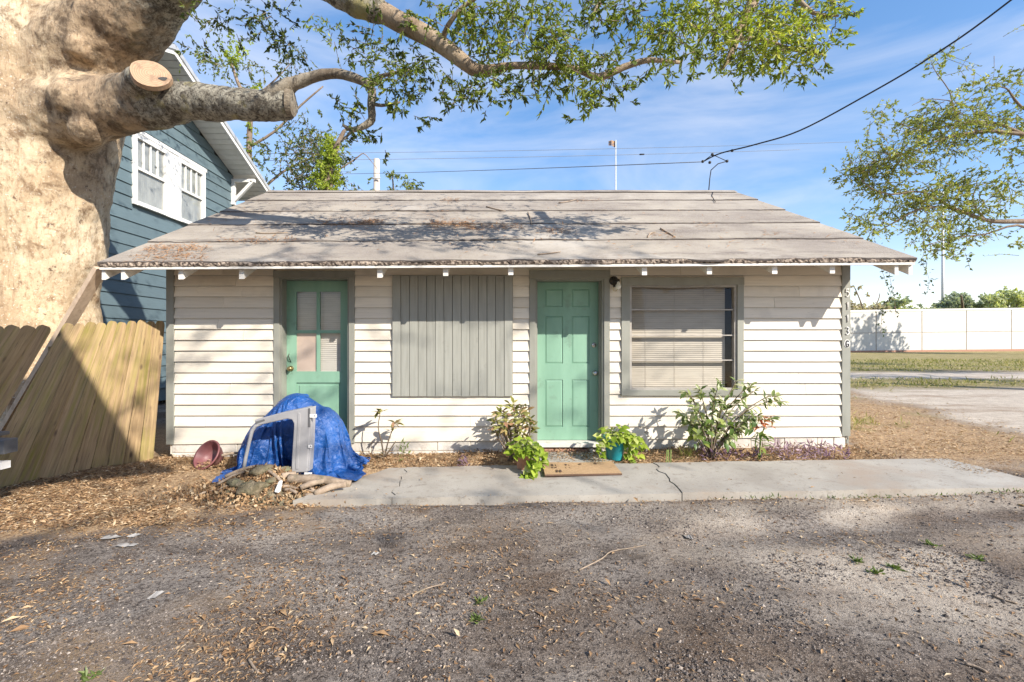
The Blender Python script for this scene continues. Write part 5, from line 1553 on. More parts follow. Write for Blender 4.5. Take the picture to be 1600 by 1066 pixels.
# far trees over the barrier
def fp(px, py, Y): return at(px, py, Y)
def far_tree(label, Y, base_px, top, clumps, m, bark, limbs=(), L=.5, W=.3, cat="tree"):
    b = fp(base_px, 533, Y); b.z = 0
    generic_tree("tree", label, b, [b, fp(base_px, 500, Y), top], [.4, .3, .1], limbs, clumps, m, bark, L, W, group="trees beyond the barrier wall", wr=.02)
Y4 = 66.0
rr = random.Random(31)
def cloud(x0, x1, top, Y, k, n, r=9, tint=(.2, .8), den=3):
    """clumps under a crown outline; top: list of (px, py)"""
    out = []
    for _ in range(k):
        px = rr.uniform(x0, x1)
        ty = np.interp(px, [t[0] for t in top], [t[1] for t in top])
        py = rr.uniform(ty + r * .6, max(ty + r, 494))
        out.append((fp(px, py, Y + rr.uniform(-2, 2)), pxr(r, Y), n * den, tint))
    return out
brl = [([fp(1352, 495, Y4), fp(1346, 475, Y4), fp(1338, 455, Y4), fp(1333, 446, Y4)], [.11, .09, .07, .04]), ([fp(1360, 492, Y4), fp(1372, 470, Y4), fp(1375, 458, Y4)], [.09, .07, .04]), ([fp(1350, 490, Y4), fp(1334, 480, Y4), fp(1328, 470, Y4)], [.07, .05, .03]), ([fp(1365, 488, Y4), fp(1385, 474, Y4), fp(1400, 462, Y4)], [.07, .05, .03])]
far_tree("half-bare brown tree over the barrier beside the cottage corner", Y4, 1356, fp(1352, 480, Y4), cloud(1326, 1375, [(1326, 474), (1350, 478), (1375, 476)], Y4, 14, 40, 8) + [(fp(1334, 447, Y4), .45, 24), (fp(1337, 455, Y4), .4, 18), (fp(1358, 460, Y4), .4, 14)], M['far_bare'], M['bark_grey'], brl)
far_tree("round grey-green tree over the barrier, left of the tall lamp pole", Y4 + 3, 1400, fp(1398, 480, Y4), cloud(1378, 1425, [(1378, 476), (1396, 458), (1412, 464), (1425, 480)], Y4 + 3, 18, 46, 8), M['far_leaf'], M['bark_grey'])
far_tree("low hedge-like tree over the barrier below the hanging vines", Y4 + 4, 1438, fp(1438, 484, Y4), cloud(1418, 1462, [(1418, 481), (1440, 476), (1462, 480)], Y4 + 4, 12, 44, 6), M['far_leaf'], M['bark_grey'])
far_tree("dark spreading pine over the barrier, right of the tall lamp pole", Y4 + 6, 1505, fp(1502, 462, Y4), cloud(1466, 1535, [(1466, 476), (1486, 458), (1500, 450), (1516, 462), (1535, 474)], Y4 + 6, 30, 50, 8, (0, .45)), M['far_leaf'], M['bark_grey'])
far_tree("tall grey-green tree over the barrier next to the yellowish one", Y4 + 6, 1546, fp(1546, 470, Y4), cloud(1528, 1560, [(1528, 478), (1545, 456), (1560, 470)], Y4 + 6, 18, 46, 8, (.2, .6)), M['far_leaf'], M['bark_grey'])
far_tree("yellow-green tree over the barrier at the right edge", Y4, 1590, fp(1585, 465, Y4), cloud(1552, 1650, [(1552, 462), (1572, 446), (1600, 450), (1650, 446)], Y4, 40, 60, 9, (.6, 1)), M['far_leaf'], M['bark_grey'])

# trees outside the frame whose shade falls into it
def crown_cloud(c, R, k, r, n, seed, tint=(.3, .7)):
    q = random.Random(seed); out = []
    while len(out) < k:
        v = Vector((q.uniform(-1, 1), q.uniform(-1, 1), q.uniform(-1, 1)))
        if v.length > 1 or v.length < .3: continue
        out.append((Vector(c) + Vector((v.x * R[0], v.y * R[1], v.z * R[2])), r, n, tint))
    return out
def boughs(o, c, R, k, seed):
    q = random.Random(seed); out = []
    for _ in range(k):
        e = Vector(c) + Vector((q.uniform(-1, 1) * R[0], q.uniform(-1, 1) * R[1], q.uniform(-.5, .7) * R[2]))
        m_ = Vector(o).lerp(e, .5) + Vector((0, 0, .4))
        out.append(([o, m_, e], [.035, .028, .016]))
    return out
c = (6.6, -3.0, 8.3); R = (4.2, 1.9, 1.8)  # oak added out of view for the dapples on the facade
generic_tree("oak_tree", "unseen broad oak added behind the viewpoint so its crown dapples the facade", (6.2, -9.2, 0), [(6.2, -9.2, -.2), (6.3, -9.0, 4), (6.5, -8.0, 9)], [.5, .36, .06], boughs((6.5, -8.0, 9), c, R, 4, 3), crown_cloud(c, R, 26, .75, 60, 5), M['oak_leaf'], M['bark_grey'], .11, .05)
c = (60, 41.5, 11.5); R = (5, 4, 4.5)
generic_tree("tree", "tree right of the frame throwing its shade on the barrier", (60, 41.5, 0), [(60, 41.5, -.2), (60, 41.5, 6), (60, 41.5, 12)], [.5, .4, .15], [], crown_cloud(c, R, 70, 1.3, 110, 15), M['far_leaf'], M['bark_grey'], .4, .26)
for i, (X, Yy, h) in enumerate(((22, 9.5, 7), (27, 12.5, 8), (30, 20, 8))):
    generic_tree("tree", ("slender yard tree shading the sand drive", "tall yard tree shading the grass strip", "far yard tree shading the lawn")[i], (X, Yy, 0), [(X, Yy, -.2), (X, Yy, h * .5), (X, Yy, h)], [.3, .22, .1], [], crown_cloud((X, Yy, h), (2.6, 2.4, 1.8), 26, .8, 90, 40 + i), M['right_leaf'], M['bark_grey'], .2, .1)

# ------------------------------------------------------------------ barrier wall on the far side of the yard
def bar_pt(px):
    """foot of the barrier on a photo column"""
    a, b = Vector((.70 * 53.2, 53.2, 0)), Vector((1.35 * 65.5, 65.5, 0))
    k = (px - CX) / F
    t = (k * a.y - a.x) / ((b.x - a.x) - k * (b.y - a.y))
    return a.lerp(b, t)
bw = thing("barrier_wall", "long cream concrete panel wall across the far side of the yard", "wall", bar_pt(1440))
cols = [1265, 1316, 1369, 1440.5, 1510, 1580.5, 1652, 1724]
def btop(px): return 4.86 + (px - 1325) * .0029
bd = (bar_pt(1600) - bar_pt(1325)).normalized(); bn_ = Vector((bd.y, -bd.x, 0))
for a, b in zip(cols[:-1], cols[1:]):
    pa, pb = bar_pt(a), bar_pt(b)
    for lo, hi, kind in ((.0, .48, 0), (.48, 1.0, 1)):
        g = .07
        q0, q1 = pa + bd * g, pb - bd * g
        za0, za1 = -.1 if kind == 0 else btop(a) * lo + .03, btop(a) * hi - (.0 if kind else .03)
        zb0, zb1 = -.1 if kind == 0 else btop(b) * lo + .03, btop(b) * hi - (.0 if kind else .03)
        mb = MB(); w = -bn_ * .18
        mb.hexa([(q0.x, q0.y, za0), (q1.x, q1.y, zb0), (q1.x + w.x, q1.y + w.y, zb0), (q0.x + w.x, q0.y + w.y, za0), (q0.x, q0.y, za1), (q1.x, q1.y, zb1), (q1.x + w.x, q1.y + w.y, zb1), (q0.x + w.x, q0.y + w.y, za1)])
        obj("wall_panel", mb, M['barrier'], bw)
    mb = MB(); f = bn_ * .06; w = -bn_ * .24
    mb.hexa([(pa.x + f.x, pa.y + f.y, btop(a)), (pb.x + f.x, pb.y + f.y, btop(b)), (pb.x + w.x, pb.y + w.y, btop(b)), (pa.x + w.x, pa.y + w.y, btop(a)),
             (pa.x + f.x, pa.y + f.y, btop(a) + .22), (pb.x + f.x, pb.y + f.y, btop(b) + .22), (pb.x + w.x, pb.y + w.y, btop(b) + .22), (pa.x + w.x, pa.y + w.y, btop(a) + .22)])
    obj("coping", mb, M['barrier_cap'], bw)
mb = MB(); pa, pb = bar_pt(1265), bar_pt(1724); w = -bn_ * .15; f = -bn_ * .03
mb.hexa([(pa.x + f.x, pa.y + f.y, -.1), (pb.x + f.x, pb.y + f.y, -.1), (pb.x + w.x, pb.y + w.y, -.1), (pa.x + w.x, pa.y + w.y, -.1), (pa.x + f.x, pa.y + f.y, 4.6), (pb.x + f.x, pb.y + f.y, 5.6), (pb.x + w.x, pb.y + w.y, 5.6), (pa.x + w.x, pa.y + w.y, 4.6)])
obj("wall_core", mb, M['bark_grey'], bw)
mb = MB(); f = bn_ * .10; w = bn_ * .01
mb.hexa([(pa.x + f.x, pa.y + f.y, -.1), (pb.x + f.x, pb.y + f.y, -.1), (pb.x + w.x, pb.y + w.y, -.1), (pa.x + w.x, pa.y + w.y, -.1), (pa.x + f.x, pa.y + f.y, .22), (pb.x + f.x, pb.y + f.y, .38), (pb.x + w.x, pb.y + w.y, .38), (pa.x + w.x, pa.y + w.y, .22)])
obj("footing", mb, M['brick'], bw)
def pole(name, label, cat, px, top, Y, r, m):
    b = at(px, 533, Y); b.z = 0
    mb = MB(); mb.tube([(b.x, Y, -.2), (b.x, Y, at(px, top, Y).z)], [r, r * .7], 8); return tag(obj(name, mb, m), label, cat)
lp = thing("lamp_pole", "tall slim grey lamp pole rising behind the barrier", "lamp pole", Vector((at(1473, 533, 72).x, 72, 0)))
mb = MB(); q = at(1473, 300, 72); mb.tube([(q.x, 72, 0), (q.x, 72, q.z)], [.22, .13], 8); obj("pole", mb, M['galv'], lp)
mb = MB(); mb.tube([(q.x, 72, q.z - .1), (q.x - 1.4, 72, q.z + .3)], .06, 6); mb.box(q.x - 2.2, q.x - 1.3, 71.8, 72.2, q.z + .22, q.z + .38); obj("lamp_head", mb, M['galv'], lp)
pole("post", "short pale post behind the barrier in front of the yellow-green tree", "post", 1564, 463, 68, .1, M['pole'])
# utility pole, wires, service cable, flagpole
up = thing("utility_pole", "pale utility pole showing above the roof ridge", "pole", Vector((at(588.5, 533, 29).x, 29, 0)))
mb = MB(); q = at(588.5, 249, 29); mb.tube([(q.x, 29, -.2), (q.x, 29, q.z)], [.24, .19], 10); obj("shaft", mb, M['pole'], up)
mb = MB(); mb.tube([(q.x - .3, 28.7, q.z - 1.3), (q.x + .3, 28.7, q.z - 1.3)], .05, 6); obj("cross_bracket", mb, M['galv'], up)
def wire(label, a, b, sag, r, m, n=24):
    a, b = Vector(a), Vector(b)
    pts = []
    for i in range(n + 1):
        t = i / n; p = a.lerp(b, t); p.z -= sag * 4 * t * (1 - t); pts.append(p)
    mb = MB(); mb.tube(pts, r, 5); o = obj("wire", mb, m); return tag(o, label, "wire")
wire("topmost thin power line crossing the sky behind the flagpole", at(420, 240, 31), at(1330, 222, 34), .15, .014, M['wire'])
wire("middle thin power line above the roof with a small dark splice", at(420, 251, 29.5), at(1250, 234, 33), .12, .016, M['wire'])
wire("lowest thin power line meeting the service cable's insulators", at(420, 272, 29), at(1098, 253, 9.4), .10, .010, M['wire'])
mb = MB(); q = at(1003, 241.5, 31.8); mb.tube([q + Vector((-.16, 0, 0)), q + Vector((.16, 0, .01))], .05, 6); tag(obj("splice", mb, M['cable']), "small dark splice on the middle power line right of the flagpole", "splice")
sc = thing("service_cable", "thick black service cable swooping from the upper right to the roof", "cable", at(1110, 245, 9.0))
cp = [at(1098, 253, 9.2), at(1125, 240, 8.95), at(1180, 226, 8.5), at(1250, 204, 8.0), at(1350, 151, 7.4), at(1450, 92, 6.86), at(1580, 0, 6.27), Vector((8.6, 4.9, 7.5)), Vector((10.6, 2.9, 9.6))]
mb = limb3(MB(), cp, [.013] * len(cp), 7, 0, 6); obj("cable", mb, M['cable'], sc)
for px, py in ((1113, 241.5), (1144, 235.5), (1109, 254), (1136, 252), (1098, 252.5)):
    q = at(px, py, 9.05); mb = MB(); mb.lathe([(0, -.03), (.022, -.022), (.03, 0), (.022, .022), (0, .03)], 8, Matrix.Translation(q)); obj("insulator", mb, M['black'], sc)
mb = MB(); mb.tube([at(1136, 252, 9.05), at(1122, 256, 9.05), at(1111, 266, 9.05), at(1109, 280, 9.0), at(1107, 303, 8.95)], .010, 5); obj("drop_wire", mb, M['cable'], sc)
mb = MB(); mb.tube([at(1136, 252, 9.05), at(1113, 241.5, 9.05), at(1098, 253, 9.2)], .008, 5); obj("jumper", mb, M['cable'], sc)
fl = thing("flagpole", "slim flagpole with a small limp flag behind the roof", "flagpole", Vector((at(962, 533, 42).x, 42, 0)))
q = at(962, 219, 42)
mb = MB(); mb.tube([(q.x, 42, 0), (q.x, 42, q.z)], [.10, .06], 8); obj("pole", mb, M['galv'], fl)
mb = MB(); fv = []
for i in range(7):
    for k in range(5):
        fv.append((q.x - .64 * i / 6, 42 + .08 * math.sin(i * 1.3), q.z - .05 - .62 * k / 4 * (1 - .35 * i / 6) - .12 * i / 6 + (.1 * i / 6)))
mb.add(fv, [(i * 5 + k, i * 5 + k + 1, (i + 1) * 5 + k + 1, (i + 1) * 5 + k) for i in range(6) for k in range(4)]); obj("flag", mb, M['flag'], fl)

# ------------------------------------------------------------------ unseen house added behind the camera so its eave shades the left
e = Vector((.879, -.477, 0)); nb = Vector((-.477, -.879, 0)); Q = Vector((-1.15, 1.258, 5.1))
LEN = 4.0
nh = thing("house", "unseen two-storey cream house added behind the viewpoint so its eave shades the fence", "house", Q + nb * 4 + e * 5 - Vector((0, 0, 5.1)))
def hp(s, d, z): 
    v = Q + e * s + nb * d; return (v.x, v.y, z)
mb = MB(); mb.hexa([hp(.5, 1.4, 0), hp(LEN - .5, 1.4, 0), hp(LEN - .5, 7.4, 0), hp(.5, 7.4, 0), hp(.5, 1.4, 5.5), hp(LEN - .5, 1.4, 5.5), hp(LEN - .5, 7.4, 5.5), hp(.5, 7.4, 5.5)]); obj("wall", mb, M['cream_wall'], nh)
mb = MB()
for a, b in ((0, 4.4), (8.8, 4.4)):
    za, zb = 5.1, 6.9
    mb.hexa([hp(0, a, za), hp(LEN, a, za), hp(LEN, b, zb), hp(0, b, zb), hp(0, a, za + .12), hp(LEN, a, za + .12), hp(LEN, b, zb + .12), hp(0, b, zb + .12)])
obj("roof", mb, M['shingle'], nh)
for s in (1.5,):
    for z0 in (.9, 3.3):
        mb = MB(); mb.hexa([hp(s, 1.36, z0), hp(s + 1, 1.36, z0), hp(s + 1, 1.41, z0), hp(s, 1.41, z0), hp(s, 1.36, z0 + 1.4), hp(s + 1, 1.36, z0 + 1.4), hp(s + 1, 1.41, z0 + 1.4), hp(s, 1.41, z0 + 1.4)])
        obj("window", mb, M['blue_trim'], nh)

# ------------------------------------------------------------------ tarp, plastic frame and debris by the left door
def cloth_tarp():
    """a sheet dropped over a heap and left to fold"""
    tmp = []
    def solid(name, mb):
        me = bpy.data.meshes.new(name); me.from_pydata([tuple(v) for v in mb.v], [], mb.f)
        o = bpy.data.objects.new(name, me); COL.objects.link(o); tmp.append(o)
        c = o.modifiers.new("collision", 'COLLISION'); o.collision.thickness_outer = .012; o.collision.cloth_friction = 80
        return o
    mb = MB()
    def ell(c, r, n=16):
        prof = [(math.cos(a), math.sin(a)) for a in [-math.pi / 2 + math.pi * i / 10 for i in range(11)]]
        mb.lathe([(max(p[0], 0.0), p[1]) for p in prof], n, Matrix.Translation(c) @ Matrix.Diagonal((*r, 1)))
    ell((-2.08, 4.98, .32), (.34, .26, .50)); ell((-1.76, 4.98, .28), (.25, .27, .40)); ell((-1.62, 4.9, .15), (.16, .2, .25)); ell((-2.42, 4.95, .2), (.26, .25, .33)); ell((-1.85, 4.80, .2), (.12, .2, .30))
    mb.box(-2.5, -1.62, 4.85, 5.2, 0, .35)
    solid("tmp_heap", mb)
    mb = MB(); mb.box(-5, 2, 3, 6.5, -.6, .02); solid("tmp_floor", mb)
    mb = MB(); mb.box(-5, 2, 5.52, 6.4, -.2, 3); solid("tmp_wall", mb)
    nx_, ny_ = 84, 56
    vs, fs = [], []
    ca, sa = math.cos(.05), math.sin(.05)
    for j in range(ny_ + 1):
        for i in range(nx_ + 1):
            u, v = (i / nx_ - .5) * 2.35, (j / ny_ - .5) * 1.42
            vs.append((-1.98 + u * ca - v * sa, 4.80 + u * sa + v * ca, 1.0 + .22 * float(fbm(u * 3.2 + 7, v * 3.2, 3, 2)) + .05 * float(fbm(u * 9 + 3, v * 9, 2, 5))))
    for j in range(ny_):
        for i in range(nx_):
            a = j * (nx_ + 1) + i
            fs.append((a, a + 1, a + nx_ + 2, a + nx_ + 1))
    me = bpy.data.meshes.new("tmp_cloth"); me.from_pydata(vs, [], fs)
    o = bpy.data.objects.new("tmp_cloth", me); COL.objects.link(o)
    cm = o.modifiers.new("cloth", 'CLOTH')

    st = cm.settings
    st.quality = 6; st.mass = .25; st.air_damping = 1.5
    st.tension_stiffness = 25; st.compression_stiffness = 25; st.shear_stiffness = 12; st.bending_stiffness = .12
    cm.collision_settings.use_self_collision = True
    cm.collision_settings.self_distance_min = .006; cm.collision_settings.collision_quality = 4; cm.collision_settings.friction = 40
    cm.collision_settings.distance_min = .008
    cm.point_cache.frame_start = 1; cm.point_cache.frame_end = 60
    S.frame_start, S.frame_end = 1, 60
    for f in range(1, 42): S.frame_set(f)
    dg = bpy.context.evaluated_depsgraph_get()
    ev = o.evaluated_get(dg)
    res = np.array([tuple(v.co) for v in ev.data.vertices])
    bpy.data.objects.remove(o)
    for t in tmp: bpy.data.objects.remove(t)
    S.frame_set(1)
    return res, np.array(fs)

tv, tf = cloth_tarp()
tv[:, 1] = 5.02 + (tv[:, 1] - 5.02) * .84
tv[:, 0] = -2.10 + (tv[:, 0] + 2.0) * .90
to = np_obj("tarp", tv, tf, M['tarp'], None, None, True)
ctr = Vector((-2.0, 4.95, 0)); 
tag(to, "crumpled blue plastic tarp draped over a heap before the left door", "tarp")
m_ = to.modifiers.new("subdivision", 'SUBSURF'); m_.levels = m_.render_levels = 2
texw = bpy.data.textures.new("crinkles", 'VORONOI'); texw.noise_scale = .26; texw.weight_1 = -1; texw.weight_2 = 1; texw.distance_metric = 'DISTANCE'
m_ = to.modifiers.new("displace", 'DISPLACE'); m_.texture = texw; m_.strength = .05; m_.mid_level = .25; m_.texture_coords = 'LOCAL'
texw2 = bpy.data.textures.new("crinkles_fine", 'VORONOI'); texw2.noise_scale = .07; texw2.weight_1 = -1; texw2.weight_2 = 1
m_ = to.modifiers.new("displace", 'DISPLACE'); m_.texture = texw2; m_.strength = .006; m_.mid_level = .2; m_.texture_coords = 'LOCAL'

# grey plastic frame: thin tube foot, flat arm, broad post
pf = thing("plastic_frame", "L-shaped grey plastic frame with white tabs standing in front of the tarp", "plastic frame", at(470, 740, 4.50))
FY = 4.50
def f3(px, py, dy=0.0): return at(px, py, FY + dy)
mb = MB()
outer = [(397, 657), (402, 655), (440, 645), (478, 637.5), (485, 637), (486, 641), (483, 690), (480, 738), (455, 739), (456, 715), (459, 668), (459, 662), (456, 656), (449, 654.5), (412, 663), (400, 665)]
mb.prism([f3(a, b) for a, b in outer], (0, .035, 0)); po = obj("panel", mb, M['plastic'], pf, bevel=.008)
mb = MB()
ribs = [(466, 645), (470, 646), (468, 690), (466, 733), (462, 733), (464, 690)]
mb.prism([f3(a, b) + Vector((0, -.006, 0)) for a, b in ribs], (0, .008, 0)); obj("rib", mb, M['plastic'], pf, bevel=.002)
mb = MB(); mb.prism([f3(a, b) + Vector((0, .03, 0)) for a, b in [(478, 638), (486, 637), (484, 690), (481, 738), (474, 738), (478, 690)]], (0, .10, 0)); obj("flange", mb, M['plastic'], pf, bevel=.004)
mb = MB(); mb.prism([f3(a, b) + Vector((0, .034, 0)) for a, b in [(397, 657), (440, 645), (480, 637), (480, 640.5), (440, 648.5), (398, 660)]], (0, .10, 0)); obj("flange", mb, M['plastic'], pf, bevel=.004)
mb = MB(); mb.prism([f3(a, b) + Vector((0, -.004, 0)) for a, b in [(399, 659), (413, 655), (414, 657.5), (400, 662.5)]], (0, .01, 0)); obj("slot", mb, M['plastic_dark'], pf)
mb = MB(); mb.tube([f3(411, 660, .02), f3(400, 665, .02), f3(394, 673, .02), f3(389, 693, .02), f3(384, 715, .02), f3(380, 738, .02)], [.018, .020, .019, .017, .018, .018], 8); obj("foot", mb, M['plastic'], pf)
mb = MB(); mb.box(f3(482, 690).x, f3(483, 690).x + .012, FY - .006, FY + .0, f3(0, 667).z, f3(0, 638).z); obj("dark_stain", mb, M['plastic_dark'], pf)
def tab(px, py, w, h):
    mb = MB(); a, b = f3(px, py + h), f3(px + w, py)
    mb.box(a.x, b.x, FY - .012, FY - .004, a.z, b.z)
    o = obj("tab", mb, M['plastic_white'], pf, bevel=.002)
    mb = MB(); mb.tube([f3(px + w * .62, py + h * .5, -.0135), f3(px + w * .62, py + h * .5, -.011)], .007, 8); obj("tab_hole", mb, M['plastic_dark'], o)
tab(484.5, 647, 11, 5.5); tab(482, 695, 6, 4.5); tab(476, 738, 12, 7)

# heap of chips, moss and sticks
def heap_h(x, y): return .17 * np.exp(-(((x + 2.25) / .36) ** 2 + ((y - 4.42) / .2) ** 2)) + .07 * np.exp(-(((x + 1.9) / .5) ** 2 + ((y - 4.25) / .2) ** 2))
n1_ = 50
hx, hy = np.meshgrid(np.linspace(-3.2, -1.15, 70), np.linspace(3.85, 4.9, 44))
hz = heap_h(hx, hy) + .05 * (fbm(hx * 7, hy * 7, 4, 30) - .5) * sstep(0.0, .06, heap_h(hx, hy)) + ground_h(hx, hy) - .012
hi_ = np.arange(hx.size).reshape(hx.shape)
hq = np.stack([hi_[:-1, :-1], hi_[:-1, 1:], hi_[1:, 1:], hi_[1:, :-1]], -1).reshape(-1, 4)
mo = mat_basic("mouldering_mulch", (.26, .21, .14), (.12, .10, .06), 9, (1, 1, 1), .4, .6, .95, .9, 40, .03, 0, grime=(.20, .20, .12), gscale=5, glo=.5, ghi=.65)
heap_root = thing("mulch_heap", "low heap of mouldering chips, sticks and grey moss before the plastic frame", "mulch heap", (-2.2, 4.4, gz(-2.2, 4.4)))
ho = np_obj("mulch", np.stack([hx.ravel(), hy.ravel(), hz.ravel()], 1), hq, mo, heap_root, None, True)
tag(ho, kind='stuff')
def heap_z(x, y): return gz(x, y) + float(heap_h(x, y))
logs = [((450, 752), (548, 757), 4.28, .040, "stout sawn branch lying along the heap under the plastic frame's post"), ((492, 772), (541, 757), 4.15, .030, "short pale branch slanting onto the concrete's corner"), ((470, 762), (505, 752), 4.2, .026, "stubby stick between the two larger branches"), ((352, 745), (410, 728), 4.4, .018, "thin grey stick at the heap's left end"), ((346, 712), (376, 708), 4.9, .014, "thin stick leaning by the rose planter"), ((440, 757), (462, 740), 4.3, .030, "mossy branch end beside the post"), ((340, 757), (388, 736), 4.3, .012, "whitish twig poking left from the heap")]
for (a, b, Y, r, lab) in logs:
    p, q = at(*a, Y), at(*b, Y + .08)
    for v in (p, q): v.z = max(v.z, heap_z(v.x, v.y) + r * .7)
    mb = MB(); m2 = p.lerp(q, .5) + Vector((0, random.uniform(-.02, .02), random.uniform(-.005, .02)))
    limb3(mb, [p, m2, q], [r, r * 1.05, r * .85], 10, .12, 4)
    o = obj("branch_log", mb, M['wood_dead']); tag(o, lab, "branch", "cut branches on the mulch heap")
for i, (px, py, Y, s, lab) in enumerate(((412, 735, 4.35, .075, "moss-covered log end at the heap's crown"), (370, 757, 4.25, .07, "grey lichen clump at the heap's lower left"), (395, 762, 4.15, .10, "large grey moss lump in front of the heap"), (440, 738, 4.45, .07, "brown bark lump against the plastic post"), (425, 752, 4.25, .055, "small brown bark lump in mid-heap"))):
    c = at(px, py, Y); c.z = heap_z(c.x, c.y) + s * .25
    mb = MB(); prof = [(max(1e-6, math.cos(a)) if i_ not in (0, 8) else 0, math.sin(a)) for i_, a in enumerate([-math.pi / 2 + math.pi * k / 8 for k in range(9)])]
    mb.lathe(prof, 18, Matrix.Translation(c) @ Matrix.Rotation(random.uniform(0, 3), 4, 'Z') @ Matrix.Diagonal((s * 1.35, s * .9, s * .6, 1)))
    for v in mb.v:
        d = (v - c); v += d * 1.1 * (float(fbm(v.x * 26 + 5, v.z * 26 + v.y * 17, 3, i)) - .5)
    o = obj("mossy_lump", mb, mo); tag(o, lab, "lump")
r2 = random.Random(77)
for i in range(14):
    x0 = r2.uniform(-2.75, -1.55); y0 = r2.uniform(4.12, 4.5); a = r2.uniform(-.7, .7); L = r2.uniform(.12, .34); r = r2.uniform(.006, .016)
    p = Vector((x0, y0, heap_z(x0, y0) + r)); q = Vector((x0 + L * math.cos(a), y0 + L * math.sin(a), 0)); q.z = heap_z(q.x, q.y) + r + r2.uniform(0, .03)
    mb = MB(); limb3(mb, [p, p.lerp(q, .5) + Vector((0, 0, r2.uniform(0, .02))), q], [r, r, r * .8], 7, .12, 2)
    o = obj("stick", mb, M['wood_dead'], heap_root)
# white bone-like chip
c = at(433, 762, 4.1); mb = MB()
mb.hexa([(c.x - .03, 4.1, c.z - .04), (c.x + .02, 4.08, c.z - .045), (c.x + .025, 4.12, c.z - .04), (c.x - .02, 4.14, c.z - .03), (c.x + .0, 4.13, c.z + .05), (c.x + .035, 4.12, c.z + .045), (c.x + .03, 4.15, c.z + .05), (c.x + .005, 4.16, c.z + .05)])
o = obj("wood_scrap", mb, M['plastic_white'], bevel=.006); tag(o, "small white weathered wood scrap on the heap's near side", "scrap")

# rose coloured planter bowl lying on its side by the wall
ax = Vector((-.30, -.80, .52)).normalized()
pc = at(326, 712, 5.16)
Mx = Matrix.Translation(pc) @ ax.to_track_quat('Z', 'Y').to_matrix().to_4x4()
mb = MB(); mb.lathe([(.085, -.13), (.135, -.05), (.155, .02), (.172, .022), (.172, .036), (.158, .038), (.150, .03), (.128, -.045), (.08, -.115), (0, -.118)], 30, Mx)
o = obj("planter_bowl", mb, M['maroon']); tag(o, "dusty rose plastic planter bowl tipped against the foundation", "planter")
mb = MB()

# ------------------------------------------------------------------ plants, each leaf an object
LEAFMESH = {}
def leaf_mesh(kind, mat, L, W, bend=.25, fold=.3, heart=False):
    key = (kind, mat.name)
    if key in LEAFMESH: return LEAFMESH[key]
    n = 5
    vs, fs = [], []
    wprof = [0.06, .75, 1.0, .8, .42, 0.0] if heart else [.05, .55, .95, 1.0, .6, 0.0]
    for i in range(n + 1):
        t = i / n
        y = L * t
        z = -bend * L * t * t
        w = W * .5 * wprof[i]
        vs += [(-w, y, z + fold * w), (0, y, z), (w, y, z + fold * w)]
    if heart: vs[3] = (vs[3][0], -L * .06, vs[3][2]); vs[5] = (vs[5][0], -L * .06, vs[5][2])
    for i in range(n):
        a = i * 3
        fs += [(a, a + 1, a + 4, a + 3), (a + 1, a + 2, a + 5, a + 4)]
    me = bpy.data.meshes.new("leaf"); me.from_pydata(vs, [], fs); me.materials.append(mat)
    me.polygons.foreach_set("use_smooth", [True] * len(fs)); me.update()
    LEAFMESH[key] = me
    return me
def put_leaf(parent, me, p, d, up=(0, 0, 1), s=1.0):
    d = Vector(d).normalized(); up = Vector(up)
    x = d.cross(up)
    x = x.normalized() if x.length > 1e-4 else Vector((1, 0, 0))
    z = x.cross(d)
    o = bpy.data.objects.new("leaf", me); COL.objects.link(o)
    o.parent = parent
    o.matrix_local = Matrix.Translation(Vector(p) - BASE[root_of(parent).name]) @ Matrix((x, d, z)).transposed().to_4x4() @ Matrix.Scale(s, 4)
    return o
def R3(s=1.0): return Vector((random.gauss(0, s), random.gauss(0, s), random.gauss(0, s)))

# sprig by the left door
c = at(600, 716, 5.28); c.z = gz(c.x, c.y) + .02
t = thing("sprig", "spindly two-headed sprig growing right of the tarp", "plant", c)
mb = MB()
st = [[(600, 716), (596, 690), (591, 668), (594, 646)], [(601, 714), (606, 692), (613, 672), (616, 664)], [(600, 716), (588, 712)], [(602, 714), (618, 690)]]
for s_ in st: limb3(mb, [at(a, b, 5.28) for a, b in s_], [.010, .008, .006, .005][:len(s_)], 6, .05)
obj("stem", mb, M['stem'], t)
lm_ = leaf_mesh("crot", M['croton'], .125, .04, .35, .25)
for hd, n in (((594, 644), 16), ((616, 662), 15), ((612, 672), 5)):
    for i in range(n):
        a = random.uniform(0, 6.28); el = random.uniform(-.25, 1.0)
        put_leaf(t, lm_, at(*hd, 5.28) + R3(.012), (math.cos(a), math.sin(a), el), s=random.uniform(.6, 1.05))
for i in range(7):
    a = random.uniform(0, 6.28); put_leaf(t, lm_, c + Vector((0, 0, random.uniform(.02, .14))), (math.cos(a), math.sin(a), .7), s=random.uniform(.5, .9))

# croton
c = at(800, 722, 5.2); c.z = gz(c.x, c.y) + .02
t = thing("croton_bush", "bronze and green croton bush left of the six-panel door", "shrub", c)
mb = MB()
tips = []
for (px, py) in ((775, 652), (786, 640), (803, 632), (818, 634), (826, 652), (830, 668), (812, 655), (795, 660), (783, 672), (800, 678), (822, 682), (808, 668), (772, 668), (793, 648), (812, 644), (788, 664), (818, 660), (830, 655)):
    Y = 5.2 + random.uniform(-.16, .14)
    tip = at(px, py, Y); tips.append(tip)
    mid = c.lerp(tip, .5) + R3(.02)
    limb3(mb, [c + R3(.02), mid, tip], [.012, .009, .006], 5, .05)
obj("stem", mb, M['stem'], t)
for tip in tips:
    for i in range(15):
        a = random.uniform(0, 6.28); el = random.uniform(-.3, 1.1)
        put_leaf(t, lm_, tip + R3(.02) - Vector((0, 0, random.uniform(0, .07))), (math.cos(a), math.sin(a), el), up=Vector((0, -.7, .7)) + R3(.4), s=random.uniform(.5, .98))

